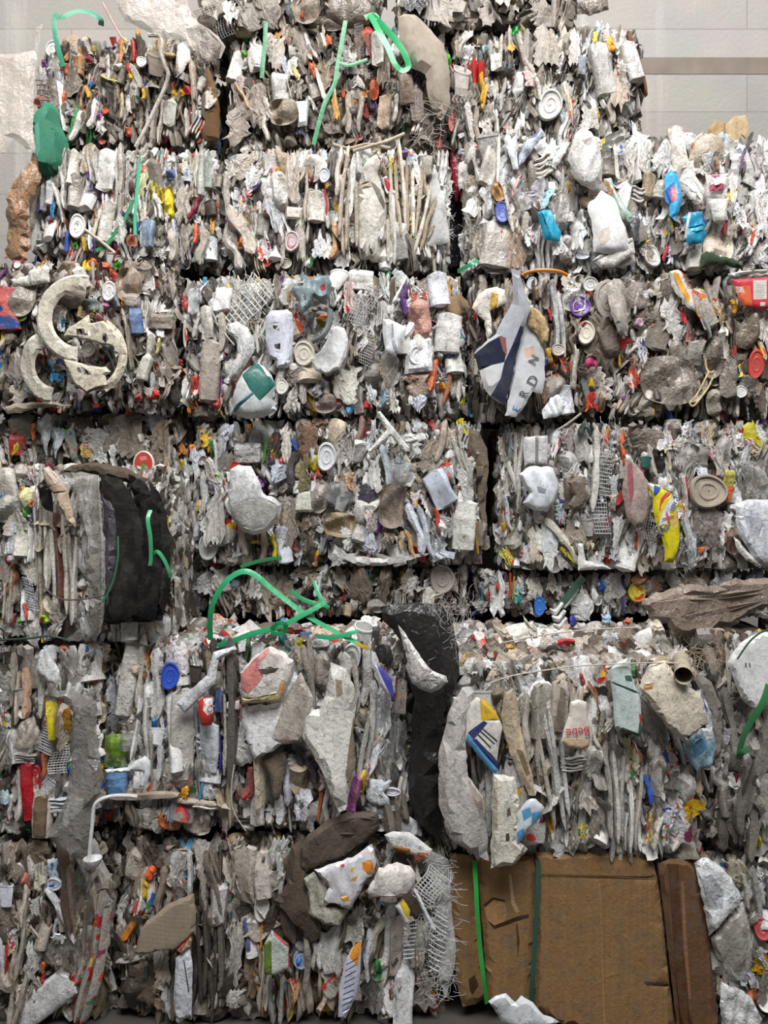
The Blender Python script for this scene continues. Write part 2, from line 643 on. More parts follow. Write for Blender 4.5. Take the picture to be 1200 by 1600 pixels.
class Bale:
    """one strapped bale: an empty at its base; all its scrap hangs from it"""

    def __init__(s, key, rect, Y, depth, label, seed, n=110, fill=420, dirty=.3, acc=.05, vert=12, mix=None, top=0, bottom=0,
                 size=1.0, group=None, rise=.07, prn=.22, side=1.0, front=True, bulge=.07):
        s.key, s.rect, s.Y, s.r = key, rect, Y, np.random.default_rng(seed)
        s.seed = seed
        s.bulge = bulge
        x0, y0, x1, y1 = rect
        a = PX(x0, y1, Y)
        b = PX(x1, y0, Y)
        s.x0, s.z0, s.x1, s.z1 = a[0], a[2], b[0], b[2]
        s.z0 = max(s.z0, .005)
        s.depth, s.dirty, s.acc, s.vert, s.size, s.prn = depth, dirty, acc, vert, size, prn
        s.rise = rise
        e = bpy.data.objects.new('scrap_bale', None)
        e.empty_display_size = .1
        COL.objects.link(e)
        e.location = ((s.x0 + s.x1) / 2, Y + depth / 2, s.z0)
        setprops(e, label, 'bale', group)
        s.root = e
        BALES[key] = s
        s.mix = mix or dict(sheet=26, film=14, rib=34, stack=12, bottle=8, tub=6, blob=10, lid=2, cup=3, box=4, net=1)
        s.ph = s.r.uniform(0, 6, 6)
        s.fillers(int(fill * 2.3), top, bottom, side)
        if front:
            s.pieces(int(n * 1.5))
        if top:
            s.toppieces(top, int(38 * (s.x1 - s.x0)))

    def u(s, x):
        return (x - (s.x0 + s.x1) / 2) / ((s.x1 - s.x0) / 2)

    def v(s, z):
        return (z - (s.z0 + s.z1) / 2) / ((s.z1 - s.z0) / 2)

    def surf(s, x, z):
        u, v = min(1.1, abs(s.u(x))), min(1.1, abs(s.v(z)))
        return s.Y + .03 + s.bulge * u ** 6 + s.bulge * .9 * v ** 6 + .012 * math.sin(7 * x + s.ph[0]) * math.sin(9 * z + s.ph[1])

    def flow(s, x, z):
        return s.vert * (math.sin(5 * x + s.ph[2]) * math.cos(4 * z + s.ph[3]) + .4 * math.sin(11 * x + s.ph[4]))

    def fillers(s, n, top, bottom, side):
        r = s.r
        Vs, Qs, Cs = [], [], []
        off = 0

        def add(kind, i, Mx, c, src=SMALL):
            nonlocal off
            V, Q = src[kind][i]
            m = np.array(Mx)
            W = V @ m[:3, :3].T + m[:3, 3]
            Vs.append(W)
            Qs.append(Q + off)
            Cs.append(np.repeat(np.asarray(c)[None, :], len(Q), 0))
            off += len(V)
        W, H = s.x1 - s.x0, s.z1 - s.z0
        # lumpy core
        nu, nv = 14, 12
        ins = .045
        P = []
        for (ax, sgn) in ((1, -1), (1, 1), (0, -1), (0, 1), (2, -1), (2, 1)):
            uu, vv = np.meshgrid(np.linspace(-1, 1, nu), np.linspace(-1, 1, nv))
            c = np.zeros((nv, nu, 3))
            o2 = [k for k in range(3) if k != ax]
            c[..., ax] = sgn
            c[..., o2[0]] = uu
            c[..., o2[1]] = vv
            rnd = 1 - .07 * (np.abs(c[..., o2[0]]) ** 6 + np.abs(c[..., o2[1]]) ** 6)
            c[..., ax] *= rnd
            hw = np.array([W / 2 - ins, s.depth / 2 - ins, H / 2 - ins])
            ctr = np.array([(s.x0 + s.x1) / 2, s.Y + s.depth / 2 + .035, (s.z0 + s.z1) / 2])
            if top and ax == 2 and sgn > 0:
                c[..., 2] += s.rise / hw[2] * np.clip((c[..., 1] + 1), 0, 1)
            p = c.reshape(-1, 3) * hw + ctr
            p += r.normal(0, .006, p.shape)
            Vs.append(p)
            q = gridq(nu, nv)
            Qs.append(q + off)
            Cs.append(np.repeat(np.array([lin('554c44')]), len(q), 0))
            off += len(p)
        for k in range(n):
            kind = r.choice(['sheet', 'rib', 'blob'], p=[.36, .54, .10])
            x = r.uniform(s.x0 + .015, s.x1 - .015)
            z = r.uniform(s.z0 + .02, s.z1 - .02)
            h = r.uniform(.05, .14) * s.size
            if kind == 'rib':
                h *= 1.25
                w = h * r.uniform(.07, .2)
            else:
                w = h * r.uniform(.35, .8)
            h = min(h, 2 * (z - s.z0) + .03, 2 * (s.z1 - z) + .03)
            h = max(h, .03)
            y = s.surf(x, z) + r.uniform(-.012, .05)
            add(kind, int(r.integers(len(SMALL[kind]))),
                xform((x, y, z), w * 1.35, .035, h, s.flow(x, z) + r.normal(0, 14), r.normal(0, .6), r.normal(0, .3)),
                pick_col(r, s.dirty + .15, s.acc * .8) * r.uniform(.72, 1))
        # flanks
        for sx in (-1, 1):
            for k in range(int(110 * side * H / .6)):
                d = r.uniform(.02, min(.6, s.depth))
                z = r.uniform(s.z0 + .03, s.z1 - .03)
                x = (s.x1 - .028) if sx > 0 else (s.x0 + .028)
                h = r.uniform(.07, .2)
                kind = r.choice(['sheet', 'rib', 'blob'], p=[.5, .3, .2])
                h = min(h, 2 * (z - s.z0) + .02, 2 * (s.z1 - z) + .02)
                add(kind, int(r.integers(len(SMALL[kind]))),
                    xform((x, s.Y + d + .04, z), h * r.uniform(.3, .8), .03, h, r.normal(0, 20), sx * (1.45 + r.normal(0, .12)), r.normal(0, .12)),
                    pick_col(r, s.dirty + .3, s.acc))
        if bottom:
            for k in range(int(130 * W)):
                x = r.uniform(s.x0 + .04, s.x1 - .04)
                d = r.uniform(0, bottom)
                add(r.choice(['sheet', 'blob']), int(r.integers(8)),
                    xform((x, s.Y + .06 + d, s.z0 + .03), r.uniform(.06, .12), .03, r.uniform(.08, .2), r.normal(0, 40), r.normal(0, .3), 1.35 + r.normal(0, .1)),
                    pick_col(r, s.dirty + .3, s.acc))
        if top:
            for k in range(int(300 * W * top / .4)):
                x = r.uniform(s.x0 + .05, s.x1 - .05)
                d = r.uniform(0, top)
                z = s.z1 - .03 + s.rise * min(1, d / .4)
                h = r.uniform(.04, .12)
                add(r.choice(['sheet', 'blob']), int(r.integers(8)),
                    xform((x, s.Y + .05 + d, z), h * r.uniform(.4, .9), .03, h, r.normal(0, 60), r.normal(0, .3), -1.15 + r.normal(0, .2)),
                    pick_col(r, s.dirty + .4, s.acc))
        V = np.concatenate(Vs)
        s.ztop = s.z1 + ((s.rise + .02) if top else 0)
        V[:, 0] = np.clip(V[:, 0], s.x0 - .02, s.x1 + .02)
        V[:, 2] = np.clip(V[:, 2], max(.002, s.z0 - .02), s.ztop + .02)
        me = mesh_np('packed_scrap', V - np.array(s.root.location), np.concatenate(Qs), np.concatenate(Cs), M['grime'])
        o = put('packed_scrap', me)
        o.parent = s.root
        setprops(o, kind='stuff')

    def style(s, kind):
        r = s.r
        if kind == 'film':
            return r.choice(['film', 'film', 'haze', 'plain', 'printed'], p=[.35, .2, .15, .1, .2])
        if kind in ('sheet', 'box', 'tub', 'blob', 'stack') and r.random() < s.prn:
            return 'printed'
        if r.random() < .15:
            return 'clean'
        return 'plain'

    def pieces(s, n):
        """mid-sized scrap spread evenly over the face"""
        r = s.r
        kinds = list(s.mix)
        p = np.array([s.mix[k] for k in kinds], float)
        p /= p.sum()
        W, H = s.x1 - s.x0, s.z1 - s.z0
        cand = []
        for _ in range(n):
            best, bd = None, -1
            for _ in range(8):
                q = (r.uniform(s.x0 + .02, s.x1 - .02), r.uniform(s.z0 + .03, s.z1 - .03))
                d = min([(q[0] - c[0]) ** 2 * 2.2 + (q[1] - c[1]) ** 2 for c in cand] or [9])
                if d > bd:
                    best, bd = q, d
            cand.append(best)
        for (x, z) in cand:
            kind = str(r.choice(kinds, p=p))
            sz = s.size * math.exp(r.normal(0, .28))
            if kind == 'rib':
                h, w = .17 * sz, .024 * sz * r.uniform(.7, 1.5)
            elif kind == 'stack':
                h, w = .17 * sz, .07 * sz
            elif kind == 'lid':
                h = .055 * sz
                w = h * r.uniform(.6, 1)
            elif kind == 'cup':
                h, w = .075 * sz, .06 * sz
            elif kind == 'net':
                h, w = .13 * sz, .07 * sz
            elif kind == 'bottle':
                h, w = .13 * sz, .05 * sz
            elif kind == 'box':
                h, w = .08 * sz, .05 * sz
            else:
                h = .125 * sz
                w = h * r.uniform(.3, .7)
            h = min(h, H * .8)
            a = s.flow(x, z) + r.normal(0, 9)
            ext = h / 2 * abs(math.cos(math.radians(a)))
            z = min(max(z, s.z0 + ext * .9), s.z1 - ext * .9)
            ex = w / 2 + h / 2 * abs(math.sin(math.radians(a)))
            x = min(max(x, s.x0 + ex * .8), s.x1 - ex * .8)
            pos = (x, s.surf(x, z) - r.uniform(-.022, .024), z)
            mk = s.style(kind)
            me = proto_mesh(kind, int(r.integers(len(PROTO[kind]))), mk)
            c = pick_col(r, s.dirty if mk != 'printed' else s.dirty - .35, s.acc * (1.0 if kind in ('rib', 'lid') else .45))
            flip = 180 if (kind == 'bottle' and r.random() < .5) else 0
            put(NAMES[kind], me, s.root, xform(pos, w * (1.35 if kind in ('sheet', 'film') else 1.0), DEPTH[kind] * r.uniform(.7, 1.3), h, a + flip,
                      r.normal(0, .55 if kind in ('sheet', 'film', 'box') else .3), r.normal(0, .2)), c)

    def toppieces(s, top, n):
        r = s.r
        for _ in range(n):
            x = r.uniform(s.x0 + .06, s.x1 - .06)
            d = top * r.uniform(0, 1) ** 1.2
            z = s.z1 - .02 + s.rise * min(1, d / .4)
            kind = str(r.choice(['sheet', 'film', 'blob', 'box', 'cup', 'tub'], p=[.4, .25, .15, .08, .04, .08]))
            h = r.uniform(.07, .16)
            mk = s.style(kind)
            put(NAMES[kind], proto_mesh(kind, int(r.integers(len(PROTO[kind]))), mk), s.root,
                xform((x, s.Y + .04 + d, z), h * r.uniform(.4, .9), .04, h, r.normal(0, 70), r.normal(0, .3), -1.0 + r.normal(0, .25)),
                pick_col(r, s.dirty + .25, s.acc))


def T(key, table):
    """hand-placed scrap of a bale: kind px py w h angle colour [material [offset]]"""
    b = BALES[key]
    for ln in table.strip().splitlines():
        f = ln.split()
        if not f or f[3] == '0.1':
            continue
        kind, px, py, w, h, ang, col = f[0], float(f[1]), float(f[2]), float(f[3]), float(f[4]), float(f[5]), f[6]
        mk = f[7] if len(f) > 7 and f[7] != '-' else ('clean' if kind in ('lid', 'cup') else 'plain')
        off = float(f[8]) if len(f) > 8 else .038
        sc = (DIST + b.Y) / FPX
        x, _, z = PX(px, py, b.Y)
        y = b.surf(x, z) - off
        r = b.r
        me = proto_mesh(kind, int(r.integers(len(PROTO[kind]))), mk)
        put(NAMES[kind], me, b.root, xform((x, y, z), w * sc * 1.08, min(DEPTH[kind], .25 * max(w, h) * sc + .012) if kind != 'lid' else .25 * w * sc,
                                           h * sc * 1.08, ang, r.normal(0, .08), r.normal(0, .08)), lin(col))


def inside(poly, P):
    n = len(poly)
    c = np.zeros(len(P), bool)
    for i in range(n):
        x1, y1 = poly[i]
        x2, y2 = poly[(i + 1) % n]
        if y1 == y2:
            continue
        k = ((y1 > P[:, 1]) != (y2 > P[:, 1])) & (P[:, 0] < (x2 - x1) * (P[:, 1] - y1) / (y2 - y1) + x1)
        c ^= k
    return c


def segdist(P, poly):
    d = np.full(len(P), 1e9)
    n = len(poly)
    for i in range(n):
        a = np.array(poly[i])
        b = np.array(poly[(i + 1) % n])
        ab = b - a
        t = np.clip(((P - a) @ ab) / max(1e-9, ab @ ab), 0, 1)
        d = np.minimum(d, np.linalg.norm(P - (a + t[:, None] * ab), axis=1))
    return d


def wob(poly, r, amp):
    """natural edge: split long edges and jitter the new points"""
    out = []
    n = len(poly)
    for i in range(n):
        a, b = np.array(poly[i]), np.array(poly[(i + 1) % n])
        out.append(tuple(a))
        L = np.linalg.norm(b - a)
        k = int(L // 9)
        nv = np.array([-(b - a)[1], (b - a)[0]]) / max(L, 1e-6)
        for j in range(1, k + 1):
            t = j / (k + 1)
            out.append(tuple(a + (b - a) * t + nv * r.normal(0, amp)))
    return out


def text_geo(txt):
    cu = bpy.data.curves.new('lettering', 'FONT')
    cu.body = txt
    cu.align_x = 'CENTER'
    cu.align_y = 'CENTER'
    o = bpy.data.objects.new('lettering', cu)
    COL.objects.link(o)
    bpy.context.view_layer.update()
    me = o.to_mesh()
    V = [(v.co.x, v.co.y) for v in me.vertices]
    F = [tuple(p.vertices) for p in me.polygons]
    o.to_mesh_clear()
    bpy.data.objects.remove(o)
    bpy.data.curves.remove(cu)
    return np.array(V), F


def poly_mesh(name, outline, Y, color, regions=(), fold=.35, nf=6, depth=.03, curl=9, mk='plain', seed=0, texts=(), edge=.8, holes=(),
              yfun=None, bulge=0.0, vert=1.0, step=None, axis=None, shear=0.0):
    r = np.random.default_rng(seed)
    ol = wob(pts(outline) if isinstance(outline, str) else outline, r, edge)
    A = np.array(ol)
    lo, hi = A.min(0), A.max(0)
    size = max(hi - lo)
    st = step or (max(2.5, size / 36) if texts else max(3.0, size / 22))
    gx, gy = np.meshgrid(np.arange(lo[0], hi[0], st), np.arange(lo[1], hi[1], st))
    G = np.stack([gx.ravel(), gy.ravel()], -1)
    G = G + r.uniform(-.3, .3, G.shape) * st
    G = G[inside(ol, G)]
    if len(G):
        G = G[segdist(G, ol) > st * .45]
    V = [tuple(p) for p in ol]
    E = [(i, (i + 1) % len(ol)) for i in range(len(ol))]
    regs = []
    for (rp, rc) in list(regions):
        q = pts(rp) if isinstance(rp, str) else rp
        regs.append((q, rc))
        b = len(V)
        V += q
        E += [(b + i, b + (i + 1) % len(q)) for i in range(len(q))]
    hl = []
    for hp in holes:
        q = pts(hp) if isinstance(hp, str) else hp
        hl.append(q)
        b = len(V)
        V += q
        E += [(b + i, b + (i + 1) % len(q)) for i in range(len(q))]
    V += [tuple(p) for p in G]
    vo, _, fo, _, _, _ = delaunay_2d_cdt([Vector(p) for p in V], E, [], 0, 1e-4)
    P = np.array([tuple(v) for v in vo])
    fo = np.array([f for f in fo if len(f) == 3])
    ctr = P[fo].mean(1)
    keep = inside(ol, ctr)
    for q in hl:
        keep &= ~inside(q, ctr)
    fo, ctr = fo[keep], ctr[keep]
    cols = np.repeat(np.array([lin(color)]), len(fo), 0)
    for (q, rc) in regs:
        cols[inside(q, ctr)] = lin(rc)
    cx, cz = (lo + hi) / 2
    hs = size / 2
    F = folds(r, nf, fold, vert)
    WR = [(r.uniform(3, 6), r.uniform(.5, 2), r.uniform(1, 4), r.uniform(0, 6)), (r.uniform(8, 14), r.uniform(.5, 2.5), r.uniform(1, 4), r.uniform(0, 6))] if fold > .1 else []
    sc = (DIST + Y) / FPX

    def disp(Q):
        x, z = (Q[:, 0] - cx) / hs, -(Q[:, 1] - cz) / hs
        y = fold_y(F, x, z)
        y0 = fold_y(F, np.zeros(1), np.zeros(1))[0]
        y = (y - y0) * hs * sc * .30
        y = np.clip(y, -.035, .035)
        for (wa, wb, wc, wd2) in WR:
            y = y + .0035 * np.sin(wa * x + wb * np.sin(wc * z + wd2) + wd2)
        d = segdist(Q, ol)
        y = y + .32 * depth * (1 - np.minimum(d / (curl * .7), 1)) ** 2
        if bulge:
            rr = np.clip((x * hs / ((hi[0] - lo[0]) / 2)) ** 2 + (z * hs / ((hi[1] - lo[1]) / 2)) ** 2, 0, 1)
            y = y - .6 * bulge * np.sqrt(1 - rr * .999)
        if yfun:
            y = y + yfun(Q)
        return y
    yy = Y + disp(P)
    W = np.stack([(P[:, 0] - 600) * sc, yy, CAMZ - (P[:, 1] - 800) * sc], -1)
    faces = [tuple(f[::-1]) for f in fo]
    cl = [tuple(c) for c in cols]
    for (txt, tx, ty, th, ta, tc, *rest) in texts:
        tv, tf = text_geo(txt)
        k = th / .72
        sx = rest[0] if rest else 1.0
        a = math.radians(ta)
        q = np.stack([tx + k * sx * tv[:, 0] * math.cos(a) + k * tv[:, 1] * math.sin(a) * 1.0,
                      ty + k * sx * tv[:, 0] * math.sin(a) - k * tv[:, 1] * math.cos(a)], -1)
        y = Y + disp(q) - .0055
        b = len(W)
        W = np.concatenate([W, np.stack([(q[:, 0] - 600) * sc, y, CAMZ - (q[:, 1] - 800) * sc], -1)])
        faces += [tuple(i + b for i in f) for f in tf]
        cl += [lin(tc)] * len(tf)
    return W, faces, cl


def G(key, name, outline, col, regions=(), off=.035, label=None, mk='plain', at=None, **kw):
    """hand-cut scrap traced at its own distance on the face of a bale"""
    b = BALES[key]
    q = pts(outline)
    cx, cy = sum(p[0] for p in q) / len(q), sum(p[1] for p in q) / len(q)
    x, _, z = PX(cx, cy, b.Y)
    Y = (at if at is not None else b.surf(x, z)) - off
    W, F, C = poly_mesh(name, outline, Y, col, regions, seed=int(cx * 7 + cy * 13) % 9999, **kw)
    W = W - np.array(b.root.location)
    o = put(name, mesh_np(name, W, F, C, M[mk]))
    o.parent = b.root
    if label:
        o['label'] = label
    return o


def loose(name, outline, Y, col, label, cat, regions=(), mk='film', group=None, **kw):
    """a top-level thing of one sheet"""
    q = pts(outline)
    W, F, C = poly_mesh(name, outline, Y, col, regions, seed=int(q[0][0] * 7 + q[0][1] * 13) % 9999, **kw)
    base = np.array([W[:, 0].mean(), W[:, 1].mean(), W[:, 2].min()])
    o = put(name, mesh_np(name, W - base, F, C, M[mk]), None, Matrix.Translation(base))
    return setprops(o, label, cat, group)


def catmull(P, n=8):
    P = [np.array(p, float) for p in P]
    out = []
    for i in range(len(P) - 1):
        p0, p1, p2, p3 = P[max(i - 1, 0)], P[i], P[i + 1], P[min(i + 2, len(P) - 1)]
        for k in range(n):
            t = k / n
            out.append(.5 * ((2 * p1) + (p2 - p0) * t + (2 * p0 - 5 * p1 + 4 * p2 - p3) * t * t + (3 * p1 - p0 - 3 * p2 + p3) * t ** 3))
    out.append(P[-1])
    return np.array(out)


def strip_geo(path, w, twist=0.0, thick=.0012, base_n=(0, -1, 0)):
    """flat band along a 3-D path"""
    n = len(path)
    V, Q = [], []
    for i in range(n):
        t = path[min(i + 1, n - 1)] - path[max(i - 1, 0)]
        t /= max(1e-9, np.linalg.norm(t))
        a = twist * i / n
        nn = np.array(base_n, float)
        s = np.cross(t, nn)
        s /= max(1e-6, np.linalg.norm(s))
        nn = np.cross(s, t)
        s2 = s * math.cos(a) + nn * math.sin(a)
        n2 = -s * math.sin(a) + nn * math.cos(a)
        for (ca, cb) in ((-1, 0), (0, 1), (1, 0), (0, -1)):
            V.append(path[i] + s2 * ca * w / 2 + n2 * cb * thick)
    for i in range(n - 1):
        for k in range(4):
            a = i * 4 + k
            b = i * 4 + (k + 1) % 4
            Q.append((a, b, b + 4, a + 4))
    return np.array(V), np.array(Q, dtype=np.int32)


def tube_geo(path, rad, n=8):
    V, Q = [], []
    m = len(path)
    for i in range(m):
        t = path[min(i + 1, m - 1)] - path[max(i - 1, 0)]
        t /= max(1e-9, np.linalg.norm(t))
        a = np.cross(t, (0, 1, 0.01))
        a /= max(1e-6, np.linalg.norm(a))
        b = np.cross(t, a)
        rr = rad[i] if hasattr(rad, '__len__') else rad
        for k in range(n):
            th = 2 * math.pi * k / n
            V.append(path[i] + rr * (a * math.cos(th) + b * math.sin(th)))
    for i in range(m - 1):
        for k in range(n):
            x, y = i * n + k, i * n + (k + 1) % n
            Q.append((x, y, y + n, x + n))
    Q = [tuple(q) for q in Q] + [tuple(range(n))[::-1], tuple((m - 1) * n + k for k in range(n))]
    return np.array(V), Q


def path3(s, Y0):
    """px,py or px,py,Y triples -> smooth world path"""
    P = []
    for p in s.split():
        f = [float(v) for v in p.split(',')]
        P.append(PX(f[0], f[1], f[2] if len(f) > 2 else Y0))
    return catmull(P)


def BAND(key, name, s, wpx, col, Y=None, mk='strap', twist=0.0, label=None, rod=False, top=None):
    """strap or rod: part of a bale, or a thing of its own when top=(label, category)"""
    b = BALES[key] if key else None
    Y = (b.Y - .02) if Y is None else Y
    path = path3(s, Y)
    w = wpx * (DIST + Y) / FPX
    V, Q = tube_geo(path, w / 2) if rod else strip_geo(path, w, twist)
    base = np.array(b.root.location) if b else np.array([V[:, 0].mean(), V[:, 1].mean(), V[:, 2].min()])
    k = len(Q)
    me = mesh_np(name, V - base, Q, np.repeat(np.array([lin(col)]), k, 0), M[mk])
    if b:
        o = put(name, me)
        o.parent = b.root
        if label:
            o['label'] = label
    else:
        o = put(name, me, None, Matrix.Translation(base))
        setprops(o, top[0], top[1])
    return o


def FRINGE(key, name, area_px, n, length, col, Y, rad=.0007, label=None, down=.4, spread=1.0, seed=1):
    """loose threads of a frayed sack, one mesh"""
    r = np.random.default_rng(seed)
    b = BALES[key]
    x0, y0, x1, y1 = area_px
    Vs, Qs = [], []
    off = 0
    for _ in range(n):
        p = np.array(PX(r.uniform(x0, x1), r.uniform(y0, y1), Y + r.uniform(-.02, .02)))
        d = np.array([r.normal(0, spread), r.normal(-.1, .3), r.normal(-down, .5)])
        d /= np.linalg.norm(d)
        path = []
        L = length * r.uniform(.5, 1.3)
        for k in range(8):
            path.append(p.copy())
            p = p + d * L / 8
            d = d + r.normal(0, .16, 3) * np.array([1, .4, 1])
            d /= np.linalg.norm(d)
        V, Q = strip_geo(np.array(path), rad * 2, 0, rad * .6)
        Vs.append(V)
        Qs.append(Q + off)
        off += len(V)
    V = np.concatenate(Vs) - np.array(b.root.location)
    Q = np.concatenate(Qs)
    o = put(name, mesh_np(name, V, Q, np.repeat(np.array([lin(col)]), len(Q), 0), M['rag']))
    o.parent = b.root
    setprops(o, label, kind='stuff')
    return o


def ring_px(cx, cy, rx, ry, a0, a1, n=18):
    return [(cx + rx * math.cos(math.radians(a0 + (a1 - a0) * k / n)), cy + ry * math.sin(math.radians(a0 + (a1 - a0) * k / n)))
            for k in range(n + 1)]


def arc_outline(cx, cy, r0, r1, a0, a1, sq=1.0):
    o = ring_px(cx, cy, r1, r1 * sq, a0, a1) + ring_px(cx, cy, r0, r0 * sq, a1, a0)
    return ' '.join('%.1f,%.1f' % p for p in o)

# ---------------------------------------------------------------- setting
def struct(name, V, Q, m):
    o = put(name, mesh_np(name, V, Q, None, m, smooth=False))
    o['kind'] = 'structure'
    return o


def wall_mat():
    m = bpy.data.materials.new('concrete_blocks')
    m.use_nodes = True
    N, L = m.node_tree.nodes, m.node_tree.links
    b = N['Principled BSDF']
    ge = N.new('ShaderNodeNewGeometry')
    mp = N.new('ShaderNodeMapping')
    mp.inputs['Rotation'].default_value = (math.pi / 2, 0, 0)
    mp.inputs['Location'].default_value = (.25, 0.086, 0)
    L.new(ge.outputs['Position'], mp.inputs[0])
    br = N.new('ShaderNodeTexBrick')
    br.inputs['Scale'].default_value = 1.0
    br.inputs['Mortar Size'].default_value = .003
    br.inputs['Mortar Smooth'].default_value = .3
    br.inputs['Brick Width'].default_value = 1.6
    br.inputs['Row Height'].default_value = .245
    br.inputs['Color1'].default_value = lin('a59d92') + (1,)
    br.inputs['Color2'].default_value = lin('9a9187') + (1,)
    br.inputs['Mortar'].default_value = lin('857d73') + (1,)
    L.new(mp.outputs[0], br.inputs['Vector'])
    nz = N.new('ShaderNodeTexNoise')
    nz.inputs['Scale'].default_value = 3
    nz.inputs['Detail'].default_value = 8
    L.new(ge.outputs['Position'], nz.inputs['Vector'])
    mx = N.new('ShaderNodeMixRGB')
    mx.blend_type = 'MULTIPLY'
    mx.inputs[0].default_value = .35
    L.new(br.outputs['Color'], mx.inputs[1])
    L.new(nz.outputs['Color'], mx.inputs[2])
    hs = N.new('ShaderNodeHueSaturation')
    hs.inputs['Saturation'].default_value = .6
    hs.inputs['Value'].default_value = 1.2
    L.new(mx.outputs[0], hs.inputs['Color'])
    mps = N.new('ShaderNodeMapping')
    mps.inputs['Scale'].default_value = (9, 9, .55)
    L.new(ge.outputs['Position'], mps.inputs[0])
    n3 = N.new('ShaderNodeTexNoise')
    n3.inputs['Scale'].default_value = 1.0
    n3.inputs['Detail'].default_value = 5
    L.new(mps.outputs[0], n3.inputs['Vector'])
    mr = N.new('ShaderNodeMapRange')
    mr.inputs[1].default_value, mr.inputs[2].default_value = .58, .72
    mr.inputs[4].default_value = .35
    L.new(n3.outputs['Fac'], mr.inputs[0])
    lt = N.new('ShaderNodeMixRGB')
    L.new(mr.outputs[0], lt.inputs[0])
    L.new(hs.outputs[0], lt.inputs[1])
    lt.inputs[2].default_value = lin('c8c3bb') + (1,)
    L.new(lt.outputs[0], b.inputs['Base Color'])
    b.inputs['Roughness'].default_value = .9
    bp = N.new('ShaderNodeBump')
    bp.inputs['Strength'].default_value = .4
    bp.inputs['Distance'].default_value = .01
    n2 = N.new('ShaderNodeTexNoise')
    n2.inputs['Scale'].default_value = 40
    n2.inputs['Detail'].default_value = 6
    L.new(ge.outputs['Position'], n2.inputs['Vector'])
    L.new(n2.outputs['Fac'], bp.inputs['Height'])
    L.new(bp.outputs[0], b.inputs['Normal'])
    return m


def simple_mat(name, col, rough=.9, var=.4, scale=6):
    m = bpy.data.materials.new(name)
    m.use_nodes = True
    N, L = m.node_tree.nodes, m.node_tree.links
    b = N['Principled BSDF']
    ge = N.new('ShaderNodeNewGeometry')
    nz = N.new('ShaderNodeTexNoise')
    nz.inputs['Scale'].default_value = scale
    nz.inputs['Detail'].default_value = 8
    L.new(ge.outputs['Position'], nz.inputs['Vector'])
    mx = N.new('ShaderNodeMixRGB')
    c = lin(col)
    mx.inputs[1].default_value = tuple(v * (1 - var) for v in c) + (1,)
    mx.inputs[2].default_value = tuple(min(1, v * (1 + var)) for v in c) + (1,)
    L.new(nz.outputs['Fac'], mx.inputs[0])
    L.new(mx.outputs[0], b.inputs['Base Color'])
    b.inputs['Roughness'].default_value = rough
    return m


def boxv(x0, y0, z0, x1, y1, z1):
    V = [(x, y, z) for x in (x0, x1) for y in (y0, y1) for z in (z0, z1)]
    Q = [(0, 1, 3, 2), (4, 6, 7, 5), (0, 4, 5, 1), (2, 3, 7, 6), (0, 2, 6, 4), (1, 5, 7, 3)]
    return np.array(V, float), np.array(Q)


WY = 1.75
struct('wall_back', *boxv(-5, WY, 0, 5, WY + .25, 6.2), wall_mat())
struct('floor', *boxv(-5, -6, -.2, 5, WY, 0), simple_mat('concrete_floor', '4a4640', .85))
# the darker seam between two concrete courses of the wall
Vt, Qt = boxv(PX(985, 118, WY)[0], WY - .003, PX(0, 116, WY)[2], 5, WY, PX(0, 90, WY)[2])
struct('trim_1', Vt, Qt, simple_mat('stained_mortar', '80766b', .95, .3, 9))

# ---------------------------------------------------------------- bales
MIX_STRIP = dict(sheet=18, film=8, rib=42, stack=20, bottle=5, tub=3, blob=6, lid=1, cup=2, box=3)
MIX_SOFT = dict(sheet=32, film=24, rib=22, stack=9, bottle=9, tub=8, blob=12, lid=2, cup=5, box=5, net=1)
MIX_BIG = dict(sheet=30, film=12, rib=26, stack=14, bottle=6, tub=6, blob=8, lid=2, cup=3, box=3)

Bale('topleft', (302, -175, 598, 38), .5, .8, 'mixed plastic scrap bale at the very top, left of the tied green strap', 11, n=45, fill=200, dirty=0.8, acc=.02, bottom=.5)
Bale('topright', (618, -175, 908, 34), .5, .8, 'mixed plastic scrap bale at the very top, beside the bare concrete wall', 12, n=45, fill=200, dirty=0.95, acc=.02, bottom=.5)
Bale('r1a', (48, 56, 330, 226), .55, .8, 'scrap bale with a brown cardboard end, behind the hanging green sack', 21, n=125, fill=420, dirty=0.9, acc=.09, vert=9, mix=MIX_STRIP, size=.72, prn=.3)
Bale('r1b', (350, 40, 700, 230), .5, .8, 'scrap bale with three green straps and a drooping grey woven sack', 22, n=110, fill=420, dirty=0.9, acc=.04, vert=12, size=.8)
Bale('r1c', (704, 36, 1012, 224), .5, .8, 'scrap bale with a brown board edge against the concrete wall', 23, n=110, fill=400, dirty=0.55, acc=.05, vert=10, mix=MIX_STRIP, size=.85)
Bale('r2a', (36, 226, 343, 416), .5, .8, 'scrap bale with yellow bottles and a vertical green strap', 31, n=120, fill=420, dirty=.32, acc=.09, vert=8, mix=MIX_STRIP, size=.8)
Bale('r2b', (347, 226, 706, 420), .45, .8, 'scrap bale of tightly layered white sheets with a frayed woven edge', 32, n=115, fill=420, dirty=.36, acc=.05, vert=9, mix=MIX_STRIP, size=.85)
Bale('r2c', (728, 206, 1262, 423), .4, .85, 'bright white scrap bale with turquoise packets, topmost on the right', 33, n=150, fill=560, dirty=.12, acc=.012, vert=16, mix=dict(sheet=34, film=34, rib=9, stack=4, bottle=9, tub=8, blob=10, lid=1, cup=5, box=4, net=1), size=1.12)
Bale('r3a', (-70, 404, 272, 640), .4, .8, 'scrap bale holding a broken cream plastic wheel', 41, n=115, fill=480, dirty=0.8, acc=.06, vert=16, mix=MIX_SOFT, size=.8)
